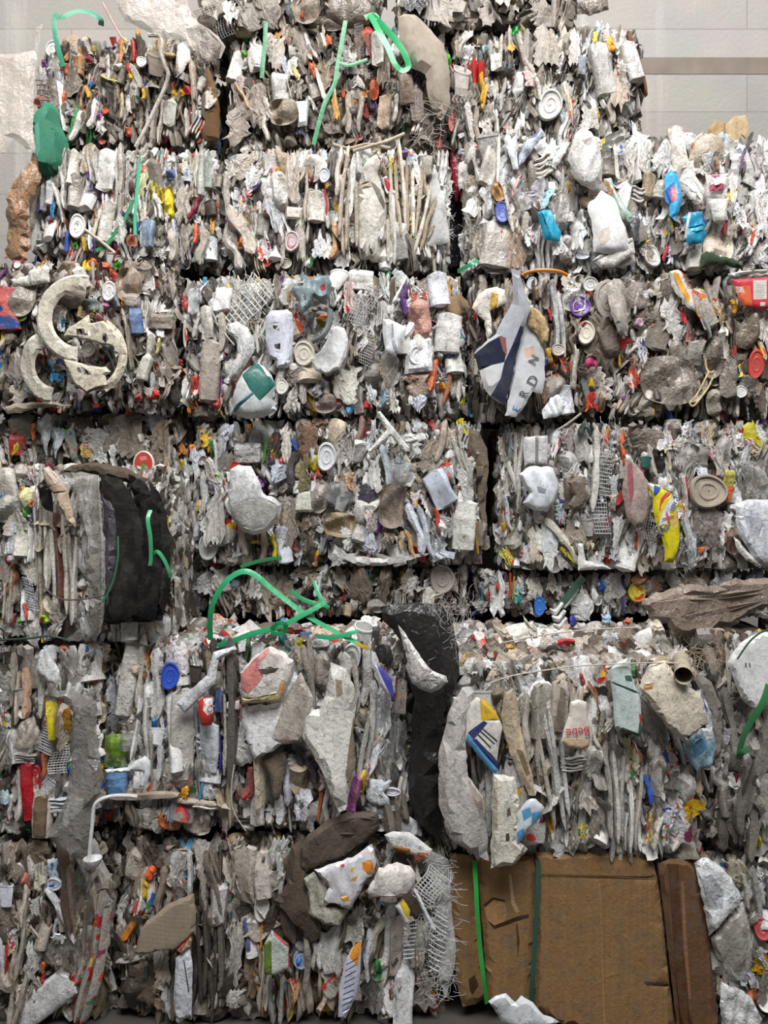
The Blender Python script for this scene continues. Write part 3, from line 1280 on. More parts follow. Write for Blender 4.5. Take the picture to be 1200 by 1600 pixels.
Bale('r3b', (281, 424, 730, 652), .4, .8, 'scrap bale with a crumpled white drum bearing a dark teal patch', 42, n=135, fill=560, dirty=.26, acc=.05, vert=14, mix=MIX_SOFT, size=.85)
Bale('r3c', (735, 424, 1262, 655), .4, .8, 'dirty scrap bale with a red packet and a navy and white sack', 43, n=170, fill=620, dirty=0.85, acc=.06, vert=14, size=.85)
Bale('r4a', (-70, 646, 286, 900), .5, .75, 'grey scrap bale with two red fruit pot lids, above the black sheeted bale', 51, n=100, fill=480, dirty=0.7, acc=.05, vert=14, mix=MIX_SOFT, size=.75)
Bale('r4b', (294, 657, 762, 884), .4, .8, 'scrap bale with a crushed white bucket, beside a dark gap', 52, n=140, fill=560, dirty=.34, acc=.06, vert=12, mix=MIX_SOFT, size=.8)
Bale('r4c', (783, 660, 1262, 890), .4, .8, 'scrap bale with a yellow and blue detergent bag', 53, n=140, fill=560, dirty=.3, acc=.05, vert=12, mix=MIX_SOFT, size=.9)
Bale('r5b', (742, 893, 1262, 964), .47, .8, 'low scrap bale under the bale with the detergent bag', 62, n=60, fill=260, dirty=.5, acc=.06, vert=20, mix=MIX_SOFT, size=.6)
Bale('r5a', (292, 888, 738, 966), .47, .8, 'low scrap bale behind the looped green strap', 61, n=60, fill=260, dirty=.62, acc=.05, vert=20, mix=MIX_SOFT, size=.6)
Bale('r5z', (-70, 904, 286, 970), .47, .8, 'low dark scrap bale behind the black sheeted bale', 60, n=26, fill=200, dirty=.9, acc=.02, vert=20, mix=MIX_SOFT, size=.7)
Bale('l4', (-70, 728, 262, 1003), .0, .40, 'scrap bale wrapped on one side in black sheets, green strap ends hanging', 54, n=60, fill=420, dirty=.45, acc=.05, vert=7, mix=MIX_BIG, size=.95)
Bale('f6a', (-70, 1012, 158, 1308), .0, 1.28, 'scrap bale with a red bottle beside grey film', 71, n=70, fill=340, dirty=.45, acc=.018, vert=7, mix=MIX_BIG, size=1.0, rise=.0)
Bale('f6b', (163, 1004, 640, 1304), .0, 1.28, 'scrap bale with a looped green strap on top and a red can', 72, n=120, fill=600, dirty=.4, acc=.018, vert=8, mix=MIX_BIG, size=1.1, top=.42, rise=.012)
Bale('f6c', (697, 1040, 1112, 1350), -.03, 1.3, 'big scrap bale of tall folded cartons resting on the cardboard bale', 73, n=110, fill=520, dirty=.32, acc=.018, vert=8, mix=MIX_BIG, size=1.25, top=.45, rise=.10, bulge=.1)
Bale('f6d', (1116, 995, 1330, 1338), .03, 1.25, 'scrap bale with a white plate and a dark green strap', 74, n=50, fill=320, dirty=.55, acc=.018, vert=12, mix=MIX_BIG, size=1.2)
Bale('f7a', (-70, 1322, 168, 1612), .0, 1.28, 'scrap bale on the floor below the hanging grey film', 81, n=70, fill=340, dirty=.85, acc=.018, vert=10, mix=MIX_BIG, size=1.05)  # dirty raised to paint the lamp's falloff near the floor into its colours
Bale('f7b', (176, 1316, 690, 1612), .0, 1.28, 'sooty, shade-toned scrap bale on the floor with a frayed white sack', 82, n=130, fill=640, dirty=.95, acc=.018, vert=8, mix=MIX_BIG, size=1.1)  # soot plus painted lamp falloff: both darken this bale's colours
Bale('f7c', (712, 1348, 1090, 1590), .06, 1.2, 'bale faced with a sheet of brown cardboard', 83, n=0, fill=160, dirty=.7, acc=.018, front=False)
Bale('f7d', (1100, 1345, 1330, 1612), .03, 1.25, 'scrap bale of white and clear plastic at the edge of the cardboard', 84, n=50, fill=320, dirty=.2, acc=.018, vert=14, mix=MIX_SOFT, size=1.15)

# ================================================================ hand-placed scrap
# ---- topmost bales
T('topleft', '''
net 312 18 34 40 -20 cfc6ba
net 345 30 24 50 -18 a9a8a6
sheet 385 20 50 50 10 8a8276
blob 480 15 40 50 0 9a8c7c
sheet 475 12 12 34 5 d84a3c printed
film 415 12 60 40 60 8d8378
sheet 360 12 26 36 0 e2ded8
film 555 20 90 60 80 6e655b
sheet 440 34 90 12 80 a89c8e
rib 470 36 8 110 100 c8bdae
blob 520 30 40 26 0 7b7064
''')
G('topleft', 'crumpled_film', '505,-10 580,-10 586,16 575,34 540,40 512,30', '867c70', fold=.3, depth=.05, curl=14, bulge=.04, mk='film')
T('topright', '''
film 690 15 80 60 50 a0968a
film 850 16 60 50 40 8b8176
sheet 760 8 60 30 70 9b9186
stack 880 12 20 60 20 a69b8e
blob 830 22 40 30 0 756b60
sheet 655 -8 40 60 0 3c3835 black
sheet 648 16 34 30 20 35312f black
''')
G('topright', 'crumpled_film', '660,-8 700,-6 735,10 760,30 748,46 720,42 700,56 690,58 672,30', 'b4a69a', [('668,-4 682,0 700,40 692,54', 'd8cdc2')], fold=.4, depth=.05, mk='film')
G('topright', 'crumpled_film', '905,0 955,-8 960,12 930,22 905,14', '94897d', fold=.5, mk='film')

# ---- R1a
T('r1a', '''
lid 76 67 22 26 0 ece6e0
blob 97 52 28 56 5 a78f76
bottle 123 98 15 40 5 c59563
blob 102 109 13 20 10 c4602c
sheet 85 96 12 34 30 e3ddd6
cup 164 33 11 12 0 a4343a
sheet 177 57 12 26 0 e0898a
rib 185 62 9 44 4 d8863a
rib 190 58 8 30 5 dcd33c
blob 140 92 13 14 0 6e2028
sheet 142 136 7 18 10 3a78b8
rib 139 147 8 20 -10 e8a030
sheet 118 128 32 52 5 756a5f
rib 147 180 12 56 18 efe8e0
blob 156 184 9 11 0 a05a98
lid 167 176 9 9 0 e8623a
film 158 196 24 30 10 dcd8d0
sheet 170 124 9 32 110 d8d490
rib 209 56 9 50 6 e6a42c
rib 208 80 7 34 4 d53a30
rib 203 50 7 34 8 d98a80
lid 222 99 15 15 0 f0ece6
sheet 205 110 10 24 -8 d84038 printed
blob 206 122 6 10 0 ecc820
rib 214 122 12 40 -20 d9cec2
cup 245 101 26 30 10 b5a797
rib 262 86 8 24 110 c6a57c
sheet 265 70 18 26 30 b8b3a6
blob 272 146 9 15 0 e0b41c
blob 284 143 8 11 0 d8a818
blob 291 138 10 13 0 c43636
rib 225 148 7 20 0 e0b820
bottle 267 172 18 46 8 ddd8d0
rib 299 143 11 100 2 c6b7a4
rib 240 190 9 60 4 cbbfb2
rib 250 190 7 70 6 d6ccc0
rib 290 190 7 50 2 e4dcd2
rib 132 60 9 40 4 dacbb6
blob 143 58 12 22 0 8f8d84
sheet 143 70 9 8 0 c8b050
rib 58 132 10 60 10 7a7068
blob 58 150 16 22 30 c2766a
sheet 60 110 14 30 0 b5b0ac
net 73 165 16 80 -14 b9b2aa
film 92 150 40 60 0 776c62
lid 157 218 9 9 0 d85a4a
blob 199 205 10 14 0 d05a3e
sheet 96 128 12 28 -10 cfd2d6
''')
G('r1a', 'plastic_sheet', '276,70 290,60 292,52 300,60 306,68 305,78 296,76 297,90 290,100 284,112 276,118 274,96', 'e8dfd2', fold=.25, off=.05, label='torn white plastic sheet')
G('r1a', 'cardboard_panel', '310,92 325,104 337,136 343,170 342,214 322,219 300,208 304,170 309,130', '80603f', [('316,160 330,166 334,176 326,178', '4f3a28')], fold=.12, off=.03, mk='card', label='brown cardboard panel')
BAND('r1a', 'bent_rod', '232,55 248,56 253,66 252,84 258,104 263,116 258,136 246,162 230,196 212,230', 6.5, 'c9bfb4', Y=.50, rod=True, mk='plain', label='long bent grey plastic rod')
BAND('r1a', 'bent_rod', '160,4 176,34 190,58 200,66', 3.0, 'd9a8a0', Y=.5, rod=True, mk='plain')
BAND('r1a', 'tie_strap', '84,22,.56 96,27,.5 118,18,.5 140,19,.5 156,30,.52 158,40,.55', 9, '4f9d80', twist=.7)
BAND('r1a', 'tie_strap', '84,28,.52 86,52,.51 92,80,.51 99,104,.52', 8, '3f8f74')

# ---- R1b
T('r1b', '''
tub 365 98 18 48 14 d0c8be
tub 370 104 14 36 10 e4dfd8
blob 380 77 10 9 30 5aa030
blob 379 43 10 14 10 3a9048
bottle 404 86 14 42 4 c3c8ca
sheet 430 78 30 60 10 b9aea0
sheet 433 55 12 22 0 d8a05a printed
blob 457 55 20 44 -14 a3907c
film 470 70 26 60 -20 92877a
rib 482 56 10 70 -25 e4dcd4
sheet 497 44 12 44 -14 d9d2c8
sheet 505 50 10 30 0 f0e0c8 printed
sheet 514 62 9 16 -10 d86a34
sheet 459 108 22 34 0 e6e0d4
sheet 461 112 9 22 -8 e6b32c
sheet 446 104 12 36 -12 b9bcc8
tub 438 138 26 42 -8 c9c5bd
box 473 178 16 40 0 e9e7e4
sheet 473 176 11 14 0 a7a9ac
sheet 489 112 14 30 -20 e06a30 printed
rib 500 130 10 60 -22 e6dfd6
sheet 510 122 24 48 0 8f8069
film 395 165 50 70 8 9c8f82
film 375 190 40 70 10 a39688
rib 380 150 8 50 -30 c2a580
sheet 370 140 24 60 -8 9a8b80
blob 445 180 44 40 0 968876
sheet 420 175 16 40 -20 d9d0c6
rib 415 200 10 50 -10 cfc4b6
sheet 471 204 16 18 0 5f6678
net 561 62 12 50 -4 d9d6d0
lid 575 42 13 15 0 e0443c
sheet 569 53 8 16 -10 e06a30
sheet 578 78 14 40 -6 e0908c printed
tub 590 82 18 48 -4 ece6dc
sheet 600 110 18 60 4 8d7b6c
rib 608 90 5 44 -14 c83a3c
rib 640 85 6 50 -10 3b3a3a
sheet 560 128 24 22 0 d3cabe
blob 585 140 14 34 0 b9583a
sheet 584 162 10 18 0 4a4066
tub 600 175 20 46 6 cbb49c
film 545 90 34 40 0 b4b2aa
rib 545 175 14 64 2 b7a99a
rib 562 175 10 60 3 c6baac
sheet 524 165 10 44 -8 d8a858
tub 635 142 22 44 -6 8f7a6a
bottle 652 160 20 60 -4 8d7f78
rib 618 172 9 44 4 d9d4cc
sheet 656 125 14 44 0 4d3a52
blob 625 40 20 30 0 a9aaa2
blob 617 50 9 30 0 5f7a80
''')
G('r1b', 'woven_sack', '622,24 632,16 648,18 664,34 682,56 694,66 700,90 704,130 704,160 690,186 676,170 668,150 664,118 656,112 642,106 632,92 624,70', 'b0a394', [('640,90 648,84 652,104 646,108', '8d9a80')], fold=.25, off=.10, mk='cloth', depth=.08, curl=18, bulge=.05, label='grey frayed woven sack drooping over the edge')
FRINGE('r1b', 'frayed_thread', (655, 155, 690, 225), 46, .10, 'c9bcae', .42, seed=3)
BAND('r1b', 'tie_strap', '415,34 414,70 411,96 409,122', 7, '2e7d4c', Y=.44)
BAND('r1b', 'tie_strap', '540,32 534,66 528,98 523,130 508,160 499,190 490,226', 7, '3a8a55', Y=.43)
BAND('r1b', 'tie_strap', '526,98 545,102 560,98 574,93', 5.5, '3a8a55', Y=.43)
BAND('r1b', 'tie_strap', '578,22,.42 592,48,.38 606,74,.37 616,98,.37 628,110,.38 638,104,.38 632,84,.38 616,60,.4 592,34,.42 580,24,.42', 9, '3aa868', twist=.5, label='bright green strap in a loose loop')
BAND('r1b', 'tie_strap', '570,28 584,24 590,30', 9, '2f8a50', Y=.42)

# ---- R1c
T('r1c', '''
blob 702 78 9 20 -10 4cae2c
cup 722 122 26 38 8 c5bdb2
net 728 152 34 18 0 e2ddd4
rib 716 190 6 70 14 cfc8be
rib 754 140 10 50 -4 d1a024
rib 758 150 8 44 8 c8931c
tub 775 98 16 26 -8 dcd7cf
rib 782 85 7 60 4 c8bdae
rib 797 60 7 50 2 bdb1a2
rib 823 95 12 90 -24 b8aea2
sheet 822 50 14 44 -20 d9d08a
sheet 800 72 14 16 0 e0b860
blob 809 40 12 20 0 3fae5a
blob 758 75 8 14 0 8fb5b5
lid 858 166 34 44 14 dcd8d2
sheet 876 170 12 40 -10 c2d0d4
sheet 889 160 18 70 -12 ecdcc8
sheet 894 178 14 44 -8 e0762e printed
sheet 886 140 13 26 -10 e6e2dc
box 908 105 14 30 0 9aa0a6
sheet 898 75 16 60 2 d8d2ca
rib 882 40 18 70 0 cfbfac
bottle 866 34 14 46 5 b3a797
film 914 42 14 36 8 e6e3dd
sheet 943 30 18 50 -4 d9dbe0
sheet 930 65 8 30 0 e8d030
sheet 948 60 16 40 -4 dccfc2
sheet 952 70 16 24 -10 efa33c
film 948 120 40 90 0 a9a59d haze
tub 940 110 30 80 -14 c5c1b9
rib 958 165 16 60 0 bdb2a5
sheet 983 135 20 26 0 eae4da
tub 988 95 26 60 -16 dad6d0
rib 1003 90 10 110 -14 8d6647 card
rib 1011 116 6 44 -10 7f5b40 card
sheet 970 130 30 90 0 b5a08c
rib 930 175 14 50 -16 cfc6bb
sheet 922 185 26 40 10 c9c4bb
sheet 935 178 12 24 -16 d8c040 printed
blob 1002 168 12 14 0 4a3b34
sheet 855 70 36 70 0 a2988b
film 845 130 36 50 0 a89b8c
sheet 828 118 24 40 -14 c9b4ac printed
rib 840 140 8 50 -10 d9d4cc
rib 735 190 16 60 -8 c0bcb4
rib 745 195 12 60 -4 a89c8e
sheet 760 205 22 40 -14 cdc5bb
lid 707 180 9 30 0 d9584a
sheet 743 195 8 30 0 c8543c
''')

# ---- R2a
T('r2a', '''
rib 47 325 18 150 2 dfe1dc clean
rib 56 300 10 110 10 b9ae9c
tub 168 268 26 60 6 ece8e0
tub 116 265 14 54 6 e2dacd
sheet 140 252 26 56 0 b8a892
tub 120 302 20 52 2 a89c92 film
tub 168 348 20 62 12 ddd8cc
sheet 155 345 14 60 14 d9cdb9
lid 122 355 22 36 4 e8e5df
blob 121 353 7 8 0 58b840
blob 118 361 8 7 40 ec8580
lid 141 275 12 10 0 6c3f88
sheet 143 292 10 12 0 b4a2cc
rib 62 315 8 32 4 3f3d78
rib 105 375 9 36 -4 3a539a
blob 118 384 8 9 0 56b034
rib 131 382 6 24 0 e2c040
sheet 146 382 9 18 0 6a3fa0
cup 77 362 22 30 -6 dcd7ce
bottle 80 300 10 44 6 c8cac8
bottle 70 305 9 50 4 c2c2c0
sheet 82 330 10 30 -6 5a9cc8
blob 79 345 9 12 0 b03838
rib 93 320 10 60 -12 d8d1c6
rib 100 300 9 60 -6 c9c4bb
sheet 91 270 16 40 0 cfc8be
film 100 262 16 60 6 a9a49b
sheet 222 285 14 60 3 d8d2a8
sheet 218 262 10 44 4 7fae92
sheet 224 262 9 12 0 d86a5a
stack 222 238 36 22 80 d9d0c4
blob 264 312 14 40 -4 e8c81c
blob 252 306 9 22 0 dcbc1c
blob 263 328 15 24 0 ecd414
blob 266 271 14 14 0 50658f
rib 246 316 10 34 -16 e6e1da
sheet 288 318 26 60 14 d3c9be
rib 303 325 8 40 24 9a3444
bottle 313 265 12 80 0 c0bdb4
bottle 323 262 14 60 0 8d9488
rib 305 262 8 60 2 d6cfc3
sheet 335 300 12 80 0 b9ada0
blob 332 320 16 20 0 b0522c
blob 335 293 12 14 0 5d5c60
sheet 330 340 9 44 8 e2b45c printed
tub 233 367 19 42 3 8fa0b4
rib 272 360 8 40 2 d9d6dc
sheet 262 348 12 30 0 c9bfb4
rib 305 365 8 40 4 d0603a
tub 328 385 18 36 0 e2e4e6
rib 313 382 18 60 8 c6bcae
sheet 254 398 20 16 0 e6e2da
rib 270 385 16 60 -2 b9afa2
sheet 290 375 20 50 0 a89d90
rib 189 265 10 90 2 c4bbb0
rib 181 290 8 80 4 d0c8bd
sheet 198 280 12 60 0 c9c0b6
blob 202 290 12 20 0 6d5a5c
rib 186 330 9 60 8 b0a598
sheet 200 316 20 30 0 bfb2a4
blob 194 337 9 9 0 3b5aa0
sheet 190 360 24 50 -4 d9dcd6
blob 204 345 16 24 0 37503c
sheet 225 340 24 40 0 cbc0b4
blob 208 378 16 18 0 a86850
''')
BAND('r2a', 'tie_strap', '219,256 216,280 213,310 211,340 211,366', 5, '52b890', Y=.45)
BAND('r2a', 'tie_strap', '209,312 200,330 194,344', 5, '3f8a60', Y=.46)
BAND('r2a', 'tie_strap', '150,392 164,384 176,370 182,358', 6, '3e8a5c', Y=.46)
BAND('r2a', 'bent_rod', '133,359 148,370 166,384 180,396', 5, 'c4b5a6', Y=.45, rod=True, mk='plain')

# ---- R2b
T('r2b', '''
rib 350 320 16 130 4 cfc6bb
rib 347 290 14 70 -4 bdb2a5
sheet 358 255 20 30 0 d3c9bf
film 385 255 34 50 20 b9ac9e
film 398 275 24 36 20 e2e1de
sheet 366 308 16 30 -8 e6e6e6
lid 389 301 10 10 0 cf3a38
rib 402 292 6 24 40 54476a
lid 377 308 9 10 0 d13a3a
sheet 374 320 12 34 14 e8e4e0 printed
film 388 338 26 36 10 c8a890 clear
sheet 435 268 11 12 0 e0b830 printed
sheet 430 272 12 10 30 d8452e
blob 438 300 28 60 -4 d3ccc3 film
sheet 459 278 24 80 -4 b9aca0
blob 489 262 34 40 40 e0d8cc
rib 478 310 7 80 2 cdbfae
sheet 430 340 26 56 -14 eceef0
tub 420 315 14 32 14 d5d2d0
sheet 416 330 10 10 40 d4544c
box 460 334 28 18 10 e0d6c6
tub 496 326 28 46 0 d9d2c4
lid 507 276 16 22 0 d7dade
sheet 511 292 12 10 0 b08830
rib 511 330 9 60 -6 dedada
rib 510 318 5 44 -4 cf4036
rib 482 350 7 60 0 d9d0c2
sheet 505 380 28 48 6 dbdcda film
rib 522 375 14 70 10 d9ac7e
lid 456 377 22 30 6 d4c6c6
lid 456 378 14 20 10 d03a34
lid 445 408 17 16 0 cfc8ba
lid 445 408 8 8 0 5c4b3c
sheet 414 384 22 50 -8 e9e8e6 printed
lid 413 406 18 16 0 d85040
blob 375 378 10 16 0 bc7040
sheet 386 388 8 22 -10 c83844
rib 378 355 30 90 -26 c3b5a4
rib 365 390 20 60 -30 b9b0a6
sheet 372 392 9 9 30 6670a8
sheet 470 365 14 80 0 d6cfc2
sheet 440 395 20 40 0 b9afa3
rib 537 300 9 150 5 c8bba8
rib 529 270 10 90 6 d8cfc2
rib 545 320 9 150 2 b8ab98
rib 551 290 12 100 4 e0dfd8
rib 541 255 8 60 10 d0bfa8
rib 534 360 9 80 -6 c9b8a2
rib 557 340 9 110 0 a89a88
rib 612 330 8 160 -3 d8ccb6
rib 622 300 9 150 -5 cdbfa8
rib 630 290 8 140 -5 e0d5c2
rib 637 300 9 130 -2 bfae98
rib 645 320 8 120 2 d4c7b2
rib 653 330 9 120 8 c6b59e
rib 660 350 8 110 14 d9ceba
rib 668 350 9 100 16 b9a890
rib 615 360 10 110 0 d9d6ce
rib 606 380 9 70 0 c2b8a6
sheet 597 250 9 26 -4 e6e0d8 printed
rib 611 258 5 34 -6 dcc830
sheet 618 248 6 16 0 c4523e
rib 645 330 7 40 10 e0e0da
rib 644 345 5 20 0 dca83c
rib 627 358 5 16 0 d6d030
rib 640 375 5 18 30 8cb838
sheet 663 275 18 60 -4 a5947f
blob 632 232 12 14 30 7a5c8c
tub 668 256 16 30 0 b5b2a2
''')
G('r2b', 'plastic_sheet', '566,262 575,248 588,238 594,250 590,270 600,300 604,330 602,400 590,408 562,402 556,370 558,310', 'cbc4b8', [('560,288 582,286 584,294 560,296', 'b8a995'), ('578,284 586,290 602,318 600,330', '6f685f')], fold=.14, off=.05, depth=.05, curl=12, bulge=.03, label='large flattened dirty white sheet')
G('r2b', 'printed_wrapper', '596,276 604,272 612,284 616,298 610,306 602,296', 'e8e4e2', [('600,278 606,276 611,288 610,302 604,294', 'c43040')], off=.06)
G('r2b', 'woven_sack', '672,250 682,262 690,300 697,330 703,376 690,382 668,382 672,330', 'd9d7d3', fold=.12, off=.05, mk='cloth', label='frayed white woven edge')
FRINGE('r2b', 'frayed_thread', (686, 298, 704, 378), 70, .035, 'dedcd8', .43, down=-.1, spread=1.4, seed=4)
BAND('r2b', 'wooden_stick', '552,236,.38 580,228,.36 606,220,.36 632,209,.37', 5.5, 'cdbca4', rod=True, mk='plain', label='pale stick lying across the top')
BAND('r2b', 'bent_rod', '520,226 545,232 575,226 610,232', 6, 'b5a590', Y=.45, rod=True, mk='plain')

# ---- R2c
T('r2c', '''
tub 765 258 24 62 14 c7c0b7
rib 779 250 8 80 3 dcd6cc
blob 764 305 16 60 4 d6d2ce film
lid 785 331 22 34 -6 2f47a2
blob 778 300 16 26 -20 c59b64
sheet 776 288 8 10 20 cf4452
film 806 310 26 70 -16 c1bab1 clear
rib 795 330 8 80 -10 c9c0b5
tub 778 380 46 70 8 c6bfb6 film
sheet 782 395 28 36 0 c6ccc9 clear
film 806 390 30 56 -10 c8a68c clear
film 838 300 50 60 30 c3bcc4 haze
sheet 855 310 18 36 24 9fc8cc
stack 850 258 34 30 80 ddd6cc
sheet 866 238 46 30 -60 e4e2de
sheet 806 290 16 36 16 dcb2ac
sheet 826 368 22 36 -10 e6dede printed
stack 852 390 28 70 2 e4e2de
sheet 889 292 10 24 0 e4c41c printed
sheet 880 305 24 40 0 a49f97 film
blob 880 330 26 60 10 a7a19a film
sheet 900 370 18 60 -6 b8b4b0 clear
sheet 907 372 8 24 -20 a8c0d8
blob 885 390 20 40 0 bdb8b2
sheet 945 222 12 20 -6 d9cf5c
tub 952 262 22 26 0 8a8077
rib 962 250 10 60 -10 d6cec4
sheet 985 262 22 70 0 cfc8bf
sheet 1010 245 24 50 4 d9d4cc
film 1030 250 30 60 10 d6d4d0
tub 1003 215 34 30 30 d8d4cc
tub 1060 225 24 70 -8 d9cfc4
sheet 1078 222 12 36 -10 e0a03c printed
tub 1135 210 18 32 10 c3d0d8
film 1110 225 20 40 0 d8dcde
lid 1095 225 20 22 0 b5aba2
sheet 1105 258 26 34 0 dbd7d2
rib 1121 250 8 40 0 9a7c60
film 1158 250 18 44 14 9788a8 printed
film 1190 250 34 60 -10 ddd4d2
sheet 985 340 40 80 -6 9a9084
sheet 955 385 40 40 20 d8d6d0
lid 1022 398 22 34 -16 cfccc6
sheet 1043 392 8 30 20 c84a58
sheet 1050 395 14 30 0 dadde6
sheet 1075 390 22 30 40 e6e3de
sheet 1085 385 10 14 10 d64a4a
sheet 1090 395 14 40 14 b9cfe0
blob 1122 388 46 48 0 dccbb8
film 1160 340 26 40 10 e6e4e2
sheet 1148 300 24 70 6 e4e0da
sheet 1143 310 20 28 0 e3cc88
sheet 1152 330 24 30 -20 eeeeee
rib 1178 375 10 50 18 e4e2de
rib 1177 370 5 30 18 e0542c
film 1190 340 24 70 0 d0cbc5
stack 995 305 24 20 90 d9d4cc
tub 1034 300 28 26 14 d3cdc2
lid 909 401 20 10 0 cfd3da
blob 812 236 14 30 20 c4beb6
film 745 320 22 70 0 b5aa9c
film 750 370 26 60 0 b0a698
''')
G('r2c', 'plastic_sheet', '793,196 800,214 808,208 810,262 802,262 794,230 788,216', 'eceef2', fold=.3, off=.07)
G('r2c', 'plastic_sheet', '812,240 824,216 846,196 852,204 836,226 820,250 812,256', 'b9c2d2', [('826,214 836,202 846,200 838,212', '6c7aa8')], fold=.3, off=.07)
G('r2c', 'plastic_sheet', '798,186 806,196 812,206 800,210 790,204', 'c4bdb4', off=.06)
G('r2c', 'crushed_jug', '888,248 898,210 908,198 924,206 936,224 942,256 942,284 926,296 908,290 894,272', 'd9d6d0', [('906,224 922,218 924,226 914,232', 'aaa49c')], fold=.12, off=.10, bulge=.05, depth=.04, curl=12, label='large flattened white jug')
G('r2c', 'turquoise_packet', '840,330 850,326 862,326 868,344 878,362 876,376 864,376 852,372 846,352', '2a9cbc', [('840,330 846,328 858,360 862,376 852,372', '1c7f9e')], fold=.12, off=.10, mk='clean', edge=.3, label='folded turquoise packet')
G('r2c', 'white_wrapper', '862,374 878,372 886,384 888,396 864,398', 'eeeeec', off=.07)
G('r2c', 'printed_wrapper', '944,278 956,276 962,294 976,318 990,338 982,346 966,320 952,300', 'a9cbb4', [('950,282 954,281 978,330 974,334', 'd9e2da')], texts=[('oo', 952, 293, 15, 62, 'e07a28', 1.0)], fold=.08, off=.09, edge=.3, mk='clean', label='mint wrapper with orange letters')
G('r2c', 'white_drum', '920,318 940,296 960,310 968,336 980,362 990,384 976,394 952,396 930,392 926,350', 'f0efed', [('936,362 950,356 952,376 944,386 934,380', 'd6cabd')], fold=.2, off=.08, depth=.05, curl=14, bulge=.03, mk='clean', label='crushed bright white drum')
G('r2c', 'carton_scrap', '926,406 968,374 990,370 994,394 960,416 940,418', 'd8d5cc', [('926,407 990,374 990,376 928,410', '76706a')], fold=.1, off=.08, edge=.3)
G('r2c', 'carton_scrap', '958,414 992,396 994,408 976,418', 'cfcabf', fold=.1, off=.07)
G('r2c', 'black_scrap', '974,346 988,330 998,332 1000,352 1000,382 990,378', '4a4a4c', fold=.3, off=.06, mk='black')
G('r2c', 'turquoise_wrapper', '1042,270 1050,262 1060,270 1064,284 1066,310 1062,330 1054,344 1046,336 1048,318 1042,312 1040,296', '3aa6dc', [('1040,296 1054,284 1058,306 1048,318', '3a50a0'), ('1049,294 1056,290 1058,312 1050,316', 'cf6a72')], fold=.3, off=.09, depth=.03, mk='clean', label='twisted sky blue wrapper')
G('r2c', 'turquoise_packet', '1066,340 1076,332 1098,330 1104,346 1106,364 1098,378 1078,382 1072,370 1074,352', '2590b4', [('1096,334 1106,336 1104,350 1098,346', '453f98'), ('1074,356 1104,352 1106,358 1074,364', '52b2cc')], texts=[], fold=.2, off=.09, mk='clean', label='crumpled turquoise packet')
BAND('r2c', 'white_strip', '1078,332,.27 1074,352,.27 1071,372,.28', 4, 'dfe6e8', mk='clean')
G('r2c', 'printed_cup', '1104,272 1140,270 1136,286 1130,302 1110,302 1106,288', 'e6e2de', [('1110,273 1126,272 1126,277 1110,278', 'd86a86'), ('1108,292 1130,290 1129,297 1110,299', 'dc6a84')], fold=.12, off=.09, bulge=.02, edge=.3, mk='clean', label='small white cup with pink bands')
G('r2c', 'perforated_tub', '1108,308 1140,308 1136,330 1132,350 1116,346 1112,330', 'e0dcd4', fold=.1, off=.08, bulge=.02)
G('r2c', 'plastic_sheet', '1062,282 1078,264 1092,276 1104,300 1100,322 1086,318 1072,300', 'd9d5cd', [('1064,282 1080,276 1100,308 1098,314', 'efede8')], fold=.2, off=.08)
G('r2c', 'cardboard_panel', '1136,184 1150,172 1168,170 1172,200 1166,232 1154,256 1140,256 1140,220', 'cdb48c', fold=.2, off=.04, mk='card')
G('r2c', 'cardboard_panel', '1108,190 1120,178 1136,182 1138,206 1132,228 1112,226', 'b99a72', fold=.2, off=.0, mk='card')
G('r2c', 'dark_green_cloth', '1098,396 1106,390 1128,400 1148,402 1168,410 1166,420 1136,412 1108,414 1096,420', '3d4a38', fold=.3, off=.09, mk='rag', label='strip of dark green cloth at the lower edge')
BAND('r2c', 'tie_strap', '715,424,.4 726,418,.36 738,412,.34 746,406,.36', 7, '2f8c60', twist=.4)
FRINGE('r2c', 'frayed_thread', (724, 330, 736, 385), 34, .05, 'cbc4b8', .40, seed=6)
BAND('r2c', 'orange_ring', '816,430,.36 830,424,.34 850,422,.33 872,424,.34 886,430,.36', 6, 'e08a2c', mk='clean', rod=True, label='orange plastic rim wedged under the bale')

